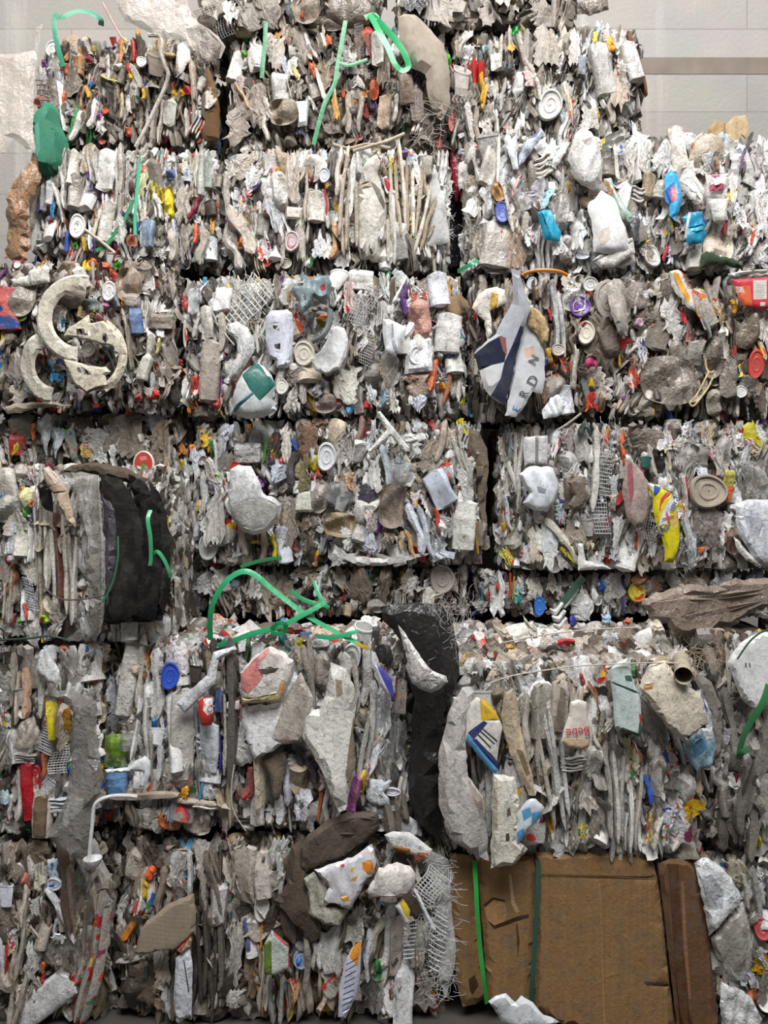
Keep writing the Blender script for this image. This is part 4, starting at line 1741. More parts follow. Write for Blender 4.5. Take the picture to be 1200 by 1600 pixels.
# ---- R3a
T('r3a', '''
tub 14 485 34 64 -4 c8635c printed
sheet 5 462 16 50 0 d0c8bc
sheet 8 525 8 30 4 dcb42c
blob 38 465 40 60 6 93897d film
lid 37 497 12 12 0 57a046
blob 30 440 18 26 0 b3a99d
sheet 20 408 18 14 0 a33a34
lid 21 410 10 12 0 e0dcd8
sheet 62 405 12 20 0 d9a03c printed
blob 130 402 24 24 0 d8bb2a
blob 136 404 17 20 0 d2601f
blob 158 410 16 12 0 d85a30
blob 178 408 9 14 20 62b02e
blob 105 420 30 30 0 9f8672
lid 170 455 20 30 8 e2dedc
sheet 170 442 14 14 0 c06a68 printed
blob 165 477 9 8 0 dd87b8
blob 201 445 36 50 4 a5927f
sheet 205 425 40 60 10 90806f
sheet 190 470 9 20 0 d89434
blob 205 470 26 24 0 c3b8b0 haze
tub 212 502 18 40 -6 62779a
lid 218 505 9 9 0 3a69b4
bottle 228 570 18 50 16 d6d2c8
rib 232 545 12 50 14 cfc8bc
sheet 248 518 14 16 0 e4e2dc
rib 246 540 6 30 10 d6cf8a
rib 236 600 8 40 6 cfd0cc
film 262 540 30 110 -4 847b71
film 262 600 34 60 20 a39a90
tub 248 500 36 24 0 8d8075
sheet 236 615 30 20 20 d0c8c4
blob 236 614 20 16 0 d4432a
blob 214 620 12 12 0 b05050
sheet 96 508 14 24 0 d3d7da
sheet 98 506 12 12 0 3c7890
sheet 80 578 14 36 -16 3f9cc4
sheet 90 590 20 14 0 3798c8
sheet 92 565 14 10 0 4850a0
sheet 105 550 9 9 0 de5a34
blob 115 540 18 18 0 c9c4ba clear
lid 140 545 20 26 0 b0aaa0
rib 126 486 8 18 0 d9c478
sheet 140 488 30 26 20 8a6a4c
film 98 480 26 50 6 b3a8a4
blob 112 462 40 36 20 8c7d72
blob 140 478 26 22 0 6f7a74
sheet 60 620 12 12 0 c04040
sheet 72 625 10 18 0 dcc030
sheet 78 628 10 12 0 4a4a80
sheet 42 605 10 18 0 b9cfe0
sheet 123 620 18 30 -4 b9a4a4
lid 146 632 9 8 0 c02e2e
film 20 580 30 60 4 968d84
film 30 610 30 40 0 a59c92
film 10 545 24 40 0 7e756b
sheet 186 600 20 50 0 97887a
rib 196 510 8 60 -10 a89d90
rib 204 540 8 80 -6 8d8174
''')
G('r3a', 'wheel_rim', arc_outline(122, 497, 42, 66, 285, 92, 1.05), 'd5cdba', [(pts(arc_outline(122, 497, 62, 66, 285, 92, 1.05)), 'e2dccd')], fold=.08, off=.10, nf=3, depth=.03, curl=5, edge=.4, mk='plain', label='cream curved wheel rim segment')
G('r3a', 'wheel_rim', arc_outline(88, 570, 34, 58, 235, 100, 1.05), 'b9b3a3', [(pts(arc_outline(88, 570, 54, 58, 235, 100, 1.05)), 'dcd6c8')], fold=.12, off=.085, nf=3, depth=.03, curl=5, edge=.5, mk='plain', label='dirty curved wheel rim segment')
G('r3a', 'wheel_disc', '97,524 104,512 120,502 137,490 140,504 160,500 178,512 188,528 186,552 180,558 176,542 150,534 128,530', 'd3cab4', [('98,525 128,530 150,534 176,542 176,546 150,539 128,535 98,528', 'a0927a')], holes=['119,514 128,513 140,518 142,524 132,524 120,522', '160,522 166,521 170,530 166,536 160,532'], fold=.06, nf=3, off=.105, depth=.035, curl=6, label='broken cream wheel disc with slots')
G('r3a', 'wheel_disc', '97,560 112,562 130,568 150,572 164,572 172,580 163,586 165,596 168,604 150,608 134,616 122,606 112,596 106,582', 'd0c8b2', [('122,606 134,616 150,608 168,604 168,601 150,604 134,611 124,602', '7d6b52')], holes=['120,574 128,573 142,582 143,586 130,585 121,580'], fold=.06, nf=3, off=.105, depth=.035, curl=6, label='broken cream wheel plate with a ragged edge')
G('r3a', 'wheel_rim', arc_outline(132, 555, 52, 66, 300, 420, 1.0), 'cfc5ae', fold=.08, nf=3, off=.095, depth=.03, curl=5)
G('r3a', 'plastic_sheet', '16,436 44,428 46,422 70,412 76,418 76,440 46,446 20,446', 'd9d4ca', [('43,428 47,427 50,446 45,446', 'a9a196')], fold=.1, off=.06)
G('r3a', 'folded_card', '0,636 30,630 80,628 112,634 60,638 10,648', 'b5a793', fold=.2, off=.08, mk='card')

# ---- R3b
T('r3b', '''
sheet 276 466 12 30 -8 a63a2e printed
tub 300 468 18 38 4 cfd3cf
film 318 452 24 40 10 e3e4e6
tub 349 468 26 38 2 e8e4e2
sheet 349 488 18 8 0 e08040
rib 357 455 7 30 -8 dcc01e
sheet 330 482 14 26 -6 d8dad8
rib 340 510 5 50 -18 b5b8b8
tub 324 505 18 50 -4 cfc9be
rib 310 500 10 60 14 d6cfc2
tub 326 580 30 92 4 b5a89c
rib 347 520 16 70 3 c9bfb2
lid 285 518 6 40 0 d8d2ca
rib 286 515 4 30 -14 cf4034
tangle 384 465 46 70 0 e0ded6
tangle 384 495 44 70 0 dcdad2
net 384 478 44 90 38 dcdad2
rib 416 455 20 40 0 b5b0a8 film
film 434 455 24 60 0 a99d90
sheet 452 475 18 40 -8 a88a6c
film 443 430 20 34 0 c5beb4
tub 475 555 0.1 0.1 0 ffffff
lid 475 553 30 36 0 d9d0c4
cup 498 480 26 22 90 c9cbcc
rib 487 505 12 40 -10 6d6f70
rib 505 495 20 8 0 d07030
sheet 469 510 12 24 -8 d75a34
rib 402 530 8 50 0 cfc9c0
cup 524 436 30 36 20 d9d6d2
tub 562 432 38 30 0 e6e3dc
film 600 446 20 50 -8 d9d8d4
film 622 430 26 40 14 cfcfcb
rib 632 470 12 56 -2 573276
sheet 648 462 36 34 0 d6d4d0 film
blob 655 500 34 60 -4 cf9c8e film
sheet 656 462 26 16 0 d8684e
tub 688 450 32 52 -8 e2e2e8
sheet 702 448 9 36 -4 d8a060 printed
sheet 548 470 20 60 -4 d9c0b8 printed
tangle 568 480 26 74 0 d3d0cc
net 568 480 22 60 30 cfccc8
net 575 545 18 44 8 d0cdc8
sheet 560 515 26 14 20 dedbd4
film 570 530 20 44 20 d3d0cc
tub 700 520 40 60 4 dcd8d2
box 654 555 38 50 0 e3e3e3
lid 652 556 26 28 0 dfdfdf
sheet 608 580 40 60 4 b7b0a6 haze
sheet 655 598 50 40 -10 a08c7c
sheet 645 590 26 8 20 8a6048
film 655 615 50 24 90 c4c6d2
tub 712 562 28 40 -6 cfcec8
rib 700 600 10 60 14 a8704c
film 720 590 26 60 0 beb8ae
sheet 727 622 10 14 30 e2d824
sheet 540 600 44 60 14 d6d1c4
film 580 610 20 40 -10 cfd3d4
sheet 576 632 16 14 10 d03232
sheet 601 622 14 30 10 9cc0d8
film 615 620 18 50 -6 d0cdc2
blob 508 630 34 30 0 8d7f74
film 498 605 26 30 30 c3c4cc
sheet 475 600 14 60 0 bdb4aa
lid 441 605 18 24 0 d3d0c8
rib 440 588 14 40 4 d5d2ca
sheet 458 590 40 30 0 8c8178
sheet 295 615 16 44 -14 d9682c
rib 288 625 10 40 -16 d98a2c
blob 303 600 14 30 0 ce5040
blob 336 628 12 16 0 c03c30
sheet 338 640 10 30 -40 d0c894
rib 355 625 12 50 -8 d2cfc8
film 460 620 30 50 0 bfb9b0
sheet 316 640 40 16 0 a39686
sheet 702 548 16 16 -10 4c54a0
sheet 720 555 16 34 0 3a3838
''')
G('r3b', 'plastic_tray', '355,505 370,500 386,510 396,530 396,548 384,570 370,590 352,594 362,570 372,552 368,530 356,520', 'dcdcda', [('366,516 382,520 388,540 380,566 372,576 380,548 374,528', 'c4c4c2')], fold=.15, off=.07, depth=.04, curl=8, bulge=.02, label='curved white tray shell')
G('r3b', 'crushed_drum', '360,645 362,626 370,600 380,582 400,566 412,572 424,586 430,604 424,622 432,640 410,652 384,654', 'cfd4d4', [('379,586 400,566 414,573 430,602 408,628 392,610', '27675f'), ('364,640 398,614 400,617 366,645', '3f7380'), ('404,568 412,570 424,590 418,588', 'd9dcd8')], fold=.10, nf=4, off=.13, depth=.06, curl=14, bulge=.06, mk='clean', edge=.4, label='crumpled white drum with a dark teal patch')
G('r3b', 'plastic_housing', '414,494 424,484 448,482 456,488 458,520 454,560 448,574 432,574 430,562 420,556 414,530', 'd6d8e2', [('418,506 440,504 446,524 442,552 424,548 416,530', 'c9cbd6')], holes=['426,508 436,510 438,518 428,514', '428,538 438,536 438,546 430,544'], fold=.12, off=.085, depth=.05, curl=8, edge=.4, mk='clean', label='white appliance housing with two openings')
G('r3b', 'tool_housing', '452,442 466,444 470,430 478,426 484,434 496,428 512,426 518,440 514,462 500,470 490,462 482,478 470,492 466,470 458,460', '7f9094', holes=['468,438 474,438 474,446 468,446', '472,460 478,460 478,469 472,468'], regions=[('500,446 508,442 508,452 502,456', 'a83c44')], fold=.25, nf=6, off=.10, depth=.06, curl=8, mk='clean', label='blue grey moulded plastic housing')
G('r3b', 'bent_tube', '471,490 482,480 500,474 516,480 512,488 498,484 486,490 478,500', '6a655f', fold=.2, off=.09)
BAND('r3b', 'bent_tube', '516,484,.30 514,506,.29 504,524,.28 488,534,.29', 9, '687070', rod=True, mk='clean')
G('r3b', 'plastic_lid', '484,560 500,548 512,528 516,512 526,508 538,512 544,530 540,556 530,576 508,584 492,578', 'e6e6e4', [('502,556 518,544 530,560 516,574', 'cfcfcc')], fold=.08, nf=3, off=.10, depth=.03, curl=5, mk='clean', edge=.3, label='large white bean shaped lid')
G('r3b', 'white_carton', '598,498 608,498 636,510 632,532 618,556 602,548 598,520', 'e3e4e6', [('612,506 614,506 616,530 622,552 618,552 611,530', 'a9abb0')], fold=.12, off=.09, edge=.3, mk='clean')
G('r3b', 'cardboard_panel', '696,470 712,462 726,458 738,470 742,480 728,486 718,502 706,486 694,480', '9b8062', fold=.3, off=.06, mk='card', depth=.02)
G('r3b', 'bent_lid', '598,416 606,404 612,420 606,440 602,430', '2f8a5c', off=.05)

# ---- R3c
T('r3c', '''
sheet 778 460 0.1 0.1 0 ffffff
lid 834 440 16 20 0 d3d6dc
sheet 840 455 14 26 -6 c9a88a printed
tub 852 440 16 44 0 cfccc6
rib 868 500 14 120 -4 d6d6d4
rib 877 510 9 120 -6 c9c8c4
rib 858 492 6 20 -12 c83630
blob 852 460 12 44 0 8d8278
sheet 893 440 30 30 0 e2dccf
lid 923 443 22 22 0 d4d1cb
sheet 921 458 14 8 0 d88050
blob 896 470 34 34 0 c6c3be film
lid 905 480 30 32 0 6a3f92
lid 906 479 22 24 0 cdc86a printed
film 899 505 20 44 -6 d6c8b8 printed
lid 915 520 24 36 0 d5cdbd
sheet 912 507 8 8 30 c8383a
sheet 852 565 10 14 0 3e5ab0
lid 871 548 20 18 0 c4b9b2
sheet 882 568 14 30 -16 d06a4e printed
sheet 857 556 10 24 -4 d0a22c
blob 924 567 18 20 0 9a2a58
blob 925 585 14 24 0 b9a9a0 clear
sheet 924 597 9 14 0 d9b41c
rib 900 575 12 70 4 bcb4a8
sheet 926 628 20 30 -8 c8302c
sheet 920 630 14 24 0 d8722c printed
tub 885 625 26 44 -8 d6d8dc film
blob 870 605 30 40 0 9a9188
film 855 615 20 36 10 8a6f58
lid 950 470 36 60 -10 b3aa9f
blob 965 475 30 70 -12 b8b0a4
film 935 540 44 100 -14 6d6257
blob 950 530 34 60 -20 75695d
sheet 996 460 30 44 10 7d7268
film 985 430 30 24 0 c8c5c0
sheet 1004 462 34 20 0 d3d2cd
rib 993 475 6 40 8 dcdad4
film 1008 490 44 40 0 6e6056
blob 1000 505 14 16 30 c8a4ac printed
sheet 1024 504 18 10 -20 d97a70
film 1050 490 36 60 -6 cfcac6
sheet 1066 494 10 28 -4 c8303a
sheet 1058 528 26 40 4 c9c6c0
blob 1058 550 20 40 0 a0968a
film 1008 560 24 70 -6 dcdde2 printed
sheet 1008 565 16 40 -8 e0903c printed
sheet 990 590 20 36 -14 d8604a printed
sheet 985 600 14 30 -20 d9d6d4
blob 1040 595 80 70 4 8c8277 film
blob 1075 600 54 56 0 9a9085 film
film 1060 585 50 110 0 968d82 haze
tub 1096 485 24 60 -30 c9c0b4 printed
sheet 1122 485 20 40 -22 d9c8a8 printed
rib 1104 515 8 40 -20 9aa0a0
blob 1110 560 30 60 0 857b70 film
tub 1135 590 26 60 0 8a8278 film
blob 1168 510 34 66 4 776a5a film
rib 1146 480 10 26 -10 dd9b26
blob 1155 495 12 14 0 3a3530
film 1185 485 30 40 -20 c0bdb6
lid 1172 492 20 30 -30 cfcdc8
sheet 1190 510 24 50 10 d9cfc8
lid 1180 570 22 44 6 c24a40
rib 1145 560 5 40 0 b03838
lid 1158 612 16 18 0 e6e4e0
film 1168 605 40 40 0 8a8580 clear
sheet 1190 620 24 50 0 6e6258
blob 1010 625 24 34 0 c4bdb2
sheet 1000 638 24 12 0 d6cfba
sheet 1030 635 26 14 10 d4ccb8
blob 1120 628 24 40 0 b5ac9c
tub 1192 440 0.1 0.1 0 ffffff
sheet 944 470 26 60 -10 b8b0a6
rib 756 440 18 40 10 b9aba0
sheet 755 428 24 16 0 a89e92
sheet 796 470 18 60 0 a5988a
sheet 795 448 12 40 4 c9bda8
''')
G('r3c', 'white_carton', '747,460 760,450 776,447 790,452 794,470 778,480 766,484 770,520 762,536 758,500 746,490 738,480', 'e0d8ca', [('768,456 778,460 776,490 770,500 766,474', 'cfa548'), ('774,490 780,488 779,502 774,504', 'c8962c')], fold=.15, off=.07, label='torn white carton with yellow stains')
G('r3c', 'woven_sack', '798,420 810,424 822,466 828,480 818,512 806,560 802,590 794,620 788,632 770,622 756,604 746,566 742,550 760,532 776,520 788,494 802,468', 'b8b9c0', [('742,552 764,534 784,524 792,546 788,566 768,570 748,578', '2b2f42'), ('748,579 768,571 788,566 782,592 766,618 756,604', 'd9d9d8'), ('788,566 800,540 812,510 820,512 806,560 800,596 792,622 788,632 768,616 782,592', '31374c'), ('780,524 790,528 792,556 786,548', '96635a')], fold=.3, nf=7, off=.11, depth=.05, curl=8, mk='cloth', label='navy and white banded sack')
G('r3c', 'woven_sack', '820,480 834,474 846,520 852,560 850,600 846,616 832,612 822,630 806,652 788,650 796,620 806,572 814,520', 'cfd0d2', [('818,545 834,540 836,556 822,560', 'd8b8a4')], texts=[('N', 834, 563, 14, -60, '5a5a60', 1.0), ('D', 832, 596, 16, -60, '5a5a60', 1.0), ('R', 818, 617, 14, -62, '5a5a60', 1.0), ('E', 806, 640, 12, -62, '3a9cd0', 1.0)], fold=.15, off=.09, mk='cloth', label='white printed sack with grey letters')
G('r3c', 'tan_scrap', '824,476 838,480 852,496 858,516 856,534 846,536 838,520 826,506', 'b69a6c', [('838,496 846,506 844,524 838,514', '8f744c')], fold=.25, off=.10)
G('r3c', 'plastic_sheet', '948,442 960,434 972,448 980,480 984,510 980,524 966,520 954,490', 'b3aaa0', fold=.12, off=.09, bulge=.02, label='large dusty grey sheet')
G('r3c', 'printed_packet', '1046,424 1060,420 1072,428 1080,446 1084,470 1086,486 1074,480 1062,462 1050,444', 'd6d0ca', [('1052,426 1058,422 1066,440 1078,466 1076,474 1064,456', 'e0a02c'), ('1064,422 1076,430 1090,452 1092,460 1084,474 1080,452', 'dc6226')], texts=[('NID', 1074, 440, 9, 60, '4a4a4e', 1.0)], fold=.15, off=.09, mk='clean', label='white packet with yellow and orange bands')
G('r3c', 'printed_packet', '1144,436 1200,432 1215,432 1215,480 1190,482 1164,478 1156,468 1150,452', 'c93846', [('1148,447 1172,446 1176,478 1160,476', 'd8683c'), ('1150,448 1160,448 1164,458 1152,458', 'dcb0a8'), ('1177,438 1198,437 1198,467 1177,468', 'cfc8be'), ('1188,472 1196,472 1196,478 1188,478', 'd8d0c0')], texts=[('......', 1187, 444, 7, 0, '6a6460', 1.0), ('......', 1187, 452, 7, 0, '6a6460', 1.0), ('......', 1187, 460, 7, 0, '6a6460', 1.0)], fold=.1, off=.10, mk='clean', edge=.3, label='red packet with a grey text panel')
G('r3c', 'stacked_sheets', '1138,426 1160,420 1200,418 1210,430 1150,434 1140,434', 'dad5cc', [('1150,425 1200,422 1200,424 1150,428', '7d756a')], fold=.2, off=.08)
G('r3c', 'white_carton', '848,640 860,622 872,616 884,632 880,646 868,652 850,654', 'e4e6e8', fold=.15, off=.08, mk='clean')
BAND('r3c', 'bent_rod', '1102,560,.31 1104,576,.31 1110,582,.30 1116,580,.30', 3.2, 'd0b478', rod=True, mk='plain')
BAND('r3c', 'bent_rod', '1108,580,.30 1098,600,.30 1088,618,.30 1078,630,.30 1084,634,.30 1096,620,.30 1106,606,.30 1114,590,.30', 3.2, 'd4bb86', rod=True, mk='plain', label='bent cream wire hanger')

# ---- R4a
T('r4a', '''
blob 30 665 40 40 0 9a9184 film
rib 50 675 7 30 0 dc7a3a
sheet 22 705 14 30 20 dcc034
sheet 70 680 30 60 -10 d6d8da
sheet 90 690 26 50 0 cfd3d8
sheet 110 690 16 60 -4 8d9484 printed
film 150 690 40 40 10 b9b6b0
sheet 135 705 24 24 0 cfae5c printed
film 160 710 30 30 10 c5c3be
film 200 680 60 70 14 7e7468
sheet 236 656 36 34 20 d9dadc
sheet 210 646 18 14 0 d0d3d8
film 252 690 30 70 6 8b7d6c
rib 266 660 12 60 -8 b9b4ac
rib 262 710 10 60 10 b0a79c
film 290 725 40 50 0 d2d4d4
sheet 280 700 20 20 0 d88a3c printed
film 120 660 50 36 30 6d665e black
film 100 655 30 30 0 7d766c
sheet 180 715 20 40 -10 d0cdc8
sheet 15 655 30 40 0 a8a096
film 270 780 26 90 -6 7a6c5a
rib 272 750 8 60 4 bfb8ae
blob 264 800 20 50 0 6f6456
film 280 950 60 60 10 6f7072 clear
sheet 282 868 40 16 20 c9c6c0
''')
lid1 = ' '.join('%.1f,%.1f' % p for p in ring_px(224, 725, 17, 21, 0, 350, 22))
G('r4a', 'fruit_pot_lid', lid1, 'dcd6d0', [(ring_px(224, 724, 14, 18, 0, 345, 18), 'c4402e'), ('218,728 226,724 232,734 222,738', '5f8f38'), ('218,714 228,712 230,718 220,720', 'd8887c')], fold=.06, nf=3, off=.09, depth=.015, curl=3, edge=.2, mk='clean', label='oval pot lid printed with red fruit')
G('r4a', 'fruit_pot_lid', '240,728 250,724 266,730 267,746 262,758 250,752 242,742', 'dad2cc', [('242,730 250,727 264,733 264,746 260,753 250,748', 'c83c36'), ('248,736 258,738 258,744 250,744', 'e0b09c')], fold=.08, nf=3, off=.08, depth=.015, curl=3, edge=.2, mk='clean', label='crumpled red and white pot lid')

# ---- R4b
T('r4b', '''
sheet 313 680 24 44 24 9a938a
sheet 311 682 8 14 20 dc8c34
blob 294 698 12 12 0 dd7c2c
sheet 300 720 26 44 10 c9cdd2
sheet 327 700 8 30 2 2f8a44
film 345 690 24 60 14 bfc1c8
rib 336 720 7 70 -6 cfd2d0
blob 338 744 9 9 30 9cc83c
film 330 745 26 60 -16 c4c0b8
rib 302 770 14 80 8 c9cbcc
box 301 814 18 60 3 dadce0
sheet 316 770 22 70 0 bcbcb8
film 340 810 30 80 0 b8b4ac
film 328 828 26 50 -14 c9c6be
lid 321 856 28 38 0 d5d8d4
film 400 670 24 50 0 cdc3b0
sheet 388 670 8 20 0 d99c44
blob 404 690 30 50 6 bcc2c4 haze
tub 385 708 40 30 0 cfcdca film
sheet 430 705 22 60 8 3f4440 printed
rib 415 700 6 50 8 5a9c38
lid 368 730 18 16 30 ca3a30
film 436 735 34 40 20 c3cad6
rib 441 718 8 12 0 d04034
film 446 672 20 30 0 d6d2c4
sheet 448 700 18 56 0 d0cabe
rib 458 730 18 60 0 4d4a4c
film 480 690 30 60 0 7e6350
film 496 670 30 40 6 6f5a4a
sheet 498 664 8 12 0 dcae34
film 475 740 24 60 0 7f7554
lid 510 714 28 42 6 dde0e2
sheet 488 712 10 26 -6 d6d8e0
sheet 497 738 9 14 0 d8502c
box 473 784 24 30 0 d3d2c4
blob 498 775 30 50 0 9d968c film
blob 532 775 40 44 0 8f959a clear
blob 530 820 48 36 8 8f7c60
tub 560 700 0.1 0.1 0 ffffff
sheet 548 755 16 34 -6 d9b890 printed
rib 438 815 10 60 0 6b6258
film 455 820 24 80 0 877c70
film 480 840 30 60 0 716558
sheet 438 810 12 20 0 d9883c printed
sheet 439 824 14 16 -10 b5bfd0
rib 398 855 8 50 -4 2b2928 black
rib 397 847 12 5 0 dcc424
rib 410 850 14 60 4 a89a84
rib 429 855 10 40 -8 dcc828
tub 444 852 22 56 -8 c9ccd2
sheet 440 842 16 8 30 d05844
film 350 870 50 30 0 8a8078
sheet 328 885 14 14 0 a8403a
rib 380 840 14 60 -16 b0a598
sheet 580 680 14 60 14 dcdee2
sheet 566 700 9 12 0 dab02c
rib 560 670 12 60 10 9a7f74
rib 572 665 6 50 20 b04038
film 612 664 24 40 -4 b3b2ae
sheet 655 668 26 50 -16 d9dadc
sheet 650 650 14 8 20 d8862c
film 640 700 50 44 0 c9c7c2
film 540 700 30 50 0 c0bab2
rib 690 690 14 80 14 a69a8a
film 675 710 50 60 10 a3978a
sheet 720 680 16 40 0 b8b2a8
sheet 725 665 16 30 -16 e2d224
film 725 720 30 80 -14 c2beb4
film 730 760 26 80 -8 cfcdc8 film
sheet 585 740 22 60 0 d0cfc8
rib 604 730 14 80 -10 c0ccd2
sheet 700 735 22 36 -16 d8685a printed
tub 688 764 36 56 -30 b7bfca clean
sheet 650 780 22 30 10 d9d0ce printed
rib 650 825 20 100 -14 d4d9e2
rib 664 830 12 90 -16 c9cdd4
blob 612 790 36 66 10 87786c
film 612 830 30 40 0 857668
sheet 575 770 26 30 0 5a5460
sheet 580 815 26 40 0 cfc5c4 printed
film 575 850 26 40 0 c8cdd6
rib 578 868 9 30 0 c88a94
film 545 840 30 40 10 d2d2ce
film 530 868 40 30 -20 c9c9c6
rib 590 868 10 90 110 b9b3a6
film 700 820 40 40 0 a29f9c
sheet 690 860 40 40 -20 cdd4dc
rib 683 812 9 40 -14 d2503a
tub 725 822 36 76 4 e3e2da
rib 712 795 5 18 30 a04078
sheet 725 862 22 22 0 dfddd4
rib 748 840 9 60 -4 a07c3c
sheet 715 835 9 60 0 b8b4ae
sheet 565 695 14 14 0 8d8782
tub 545 870 20 10 0 d9d9d6
rib 640 850 10 50 -20 c6a070
sheet 628 845 14 30 0 b5a484
''')
G('r4b', 'crushed_bucket', '358,734 372,726 392,728 400,742 406,752 412,770 430,778 440,788 436,812 420,828 396,836 376,828 362,812 356,780', 'd3d4d2', [('362,790 380,782 410,776 436,790 434,806 416,824 396,828 374,820 360,806', 'b3b2ac')], fold=.10, nf=5, off=.11, depth=.05, curl=10, bulge=.05, label='crushed white bucket stained grey')
G('r4b', 'plastic_frame', '589,644 594,642 640,700 634,708 610,680 580,708 574,704 604,672', 'dad9d2', fold=.05, nf=2, off=.12, depth=.02, curl=4, edge=.2, label='broken white plastic frame')
G('r4b', 'plastic_cup', '606,722 622,714 642,722 646,728 634,758 618,760 610,740', 'b5bcbc', [('606,722 622,715 642,722 624,726', '6f7a80')], fold=.1, off=.10, bulge=.03, mk='haze', label='translucent grey cup')
G('r4b', 'dusty_cloth', '733,668 750,674 762,700 764,730 760,790 764,830 756,830 748,770 742,720 732,700', '7d6e5e', fold=.3, off=.04, mk='rag', depth=.05, curl=10, label='brown dusty cloth on the right edge')
G('r4b', 'bent_card', '522,850 546,868 600,874 650,866 684,862 660,870 600,884 560,884 530,870', 'c4c2bc', fold=.15, off=.09)
BAND('r4b', 'tie_strap', '376,886 400,878 424,873 440,872', 6, '2f7d4e', Y=.36)

# ---- R4c
T('r4c', '''
sheet 790 700 18 60 -4 d6d0c2
sheet 786 770 12 50 0 c3bcae
lid 806 688 14 26 0 b5bcc0
film 795 745 18 50 0 d0ccc4
rib 804 775 12 14 0 3c3a38
rib 794 800 10 60 -12 d8dadc
blob 794 800 7 14 -6 c4302c
rib 807 720 8 90 4 cfc8bc
rib 814 740 10 130 3 d5d2ca
lid 800 865 0.1 0.1 0 ffffff
sheet 797 872 22 34 -30 d3cc58 printed
lid 870 887 22 20 0 cfd0cc
rib 869 893 20 5 0 d9a81c
sheet 838 850 20 56 -6 d6ccba printed
film 855 850 30 80 -14 d0d2cc
rib 880 845 18 90 -34 d9d3c2
rib 889 868 9 36 -40 d8cc28
sheet 876 800 24 40 10 bfc9cf printed
sheet 878 787 9 12 0 3f4fb0
sheet 870 692 22 50 14 e0e0e0
sheet 872 694 9 26 16 d24a2c printed
sheet 890 685 28 50 0 a99e98
sheet 912 690 24 60 0 b9b5ae
rib 930 740 14 140 3 d3d0c6
film 900 740 40 44 0 e0ded8
tangle 948 690 28 60 4 dad8d5
net 945 740 18 60 0 c2c2c0
net 936 800 22 60 -8 cdcdd2
tub 897 770 34 50 -4 7d7062
film 880 770 20 40 0 c6c0b6
film 895 835 36 60 0 998f80
film 920 840 30 40 10 b9ae98
sheet 960 760 20 40 0 cfd2d2
lid 968 778 9 24 20 c93a38
sheet 957 785 14 30 0 c6bcae
sheet 965 840 24 60 10 d6d4ce
rib 950 820 9 30 20 8a6058
sheet 990 850 30 40 -2 e0dedc
sheet 988 866 26 10 0 cf4a30
rib 995 845 5 30 0 d8602c
film 960 865 24 24 0 a3a4a6
film 930 876 40 30 10 c9cbc8
film 1000 800 0.1 0.1 0 ffffff
sheet 1020 850 24 44 0 d9d7d4
sheet 1030 860 22 50 4 c2b5a8
sheet 1000 750 10 50 10 b8586a
lid 1103 768 54 50 0 a89c8c
lid 1100 766 20 18 0 8f8373
film 1105 800 60 80 0 9b9188 clear
film 1115 840 50 50 0 90867c haze
sheet 1090 790 0.1 0.1 0 ffffff
sheet 1113 790 20 12 30 dfa84c printed
tub 1138 748 16 26 0 dcd46c
sheet 1137 772 16 26 4 d8602c
sheet 1098 860 14 12 0 dd6a2c
sheet 1073 825 20 90 -14 cdd2d2 printed
sheet 1085 860 24 60 -4 ccd5d8
rib 1070 770 8 60 -6 d9d4d2
rib 1072 760 4 30 -4 b03a48
film 1010 690 50 40 0 8a8074
sheet 1040 690 26 36 6 dcd8d4 printed
sheet 1062 676 18 34 0 d5d0c8
sheet 1064 695 30 24 10 d6d0c4
tub 1056 665 26 24 0 c9c4bc
sheet 1080 666 16 30 10 d3d5da
sheet 1110 680 34 44 4 d9c9ae
blob 1070 715 40 34 0 bdb7b0 clear
tub 1092 712 24 34 0 b9b2a8
sheet 1095 735 20 24 0 dcdde6
film 1125 720 34 60 -10 c0bab2
rib 1107 708 9 30 -30 b7848c
film 1150 670 40 50 0 b5aaa2
sheet 1183 680 24 50 -20 b8ac24
sheet 1172 700 10 18 0 8a5c98
film 1170 720 30 60 0 b0b1b0
rib 1180 650 6 40 30 d8703c
sheet 1195 670 20 40 -30 dedcd8
film 1180 760 60 80 0 9f9990 clear
blob 1145 845 24 40 0 a8806a haze
tub 1160 850 20 30 0 9a8a7c
blob 1005 740 0.1 0.1 0 ffffff
cup 1006 725 18 16 0 2f5c50
sheet 1010 880 50 24 80 c3b8a8
film 1080 885 50 20 80 bdb7b0
''')
G('r4c', 'folded_carton', '820,682 856,680 858,700 856,726 820,728 818,700', 'c5c3c2', [('838,681 841,681 841,727 838,727', 'a19d9a')], fold=.08, off=.08, edge=.3)
G('r4c', 'crushed_bottle_pack', '812,740 830,728 856,728 866,732 876,762 866,786 856,800 832,796 818,786 828,770 818,758', 'd3d7dc', [('816,742 828,772 818,786 812,760', 'b5b9c0'), ('838,760 852,764 850,772 840,770', '8a8c92')], fold=.18, off=.10, depth=.05, curl=10, bulge=.03, mk='clean', label='cluster of flattened translucent white bottles')
G('r4c', 'black_tray', '886,752 902,746 912,754 920,772 912,790 896,798 888,788 898,774', '6f6357', fold=.1, off=.10, depth=.03, curl=6, label='brown dished tray')
G('r4c', 'cloth_scrap', '978,716 986,714 1000,732 1014,752 1016,790 1008,822 994,826 980,806 974,770', 'a5958c', [('982,724 988,722 990,770 984,790 980,760', '9c5560')], fold=.2, off=.10, mk='rag', depth=.05, curl=12, bulge=.02, label='pinkish grey cloth lump')
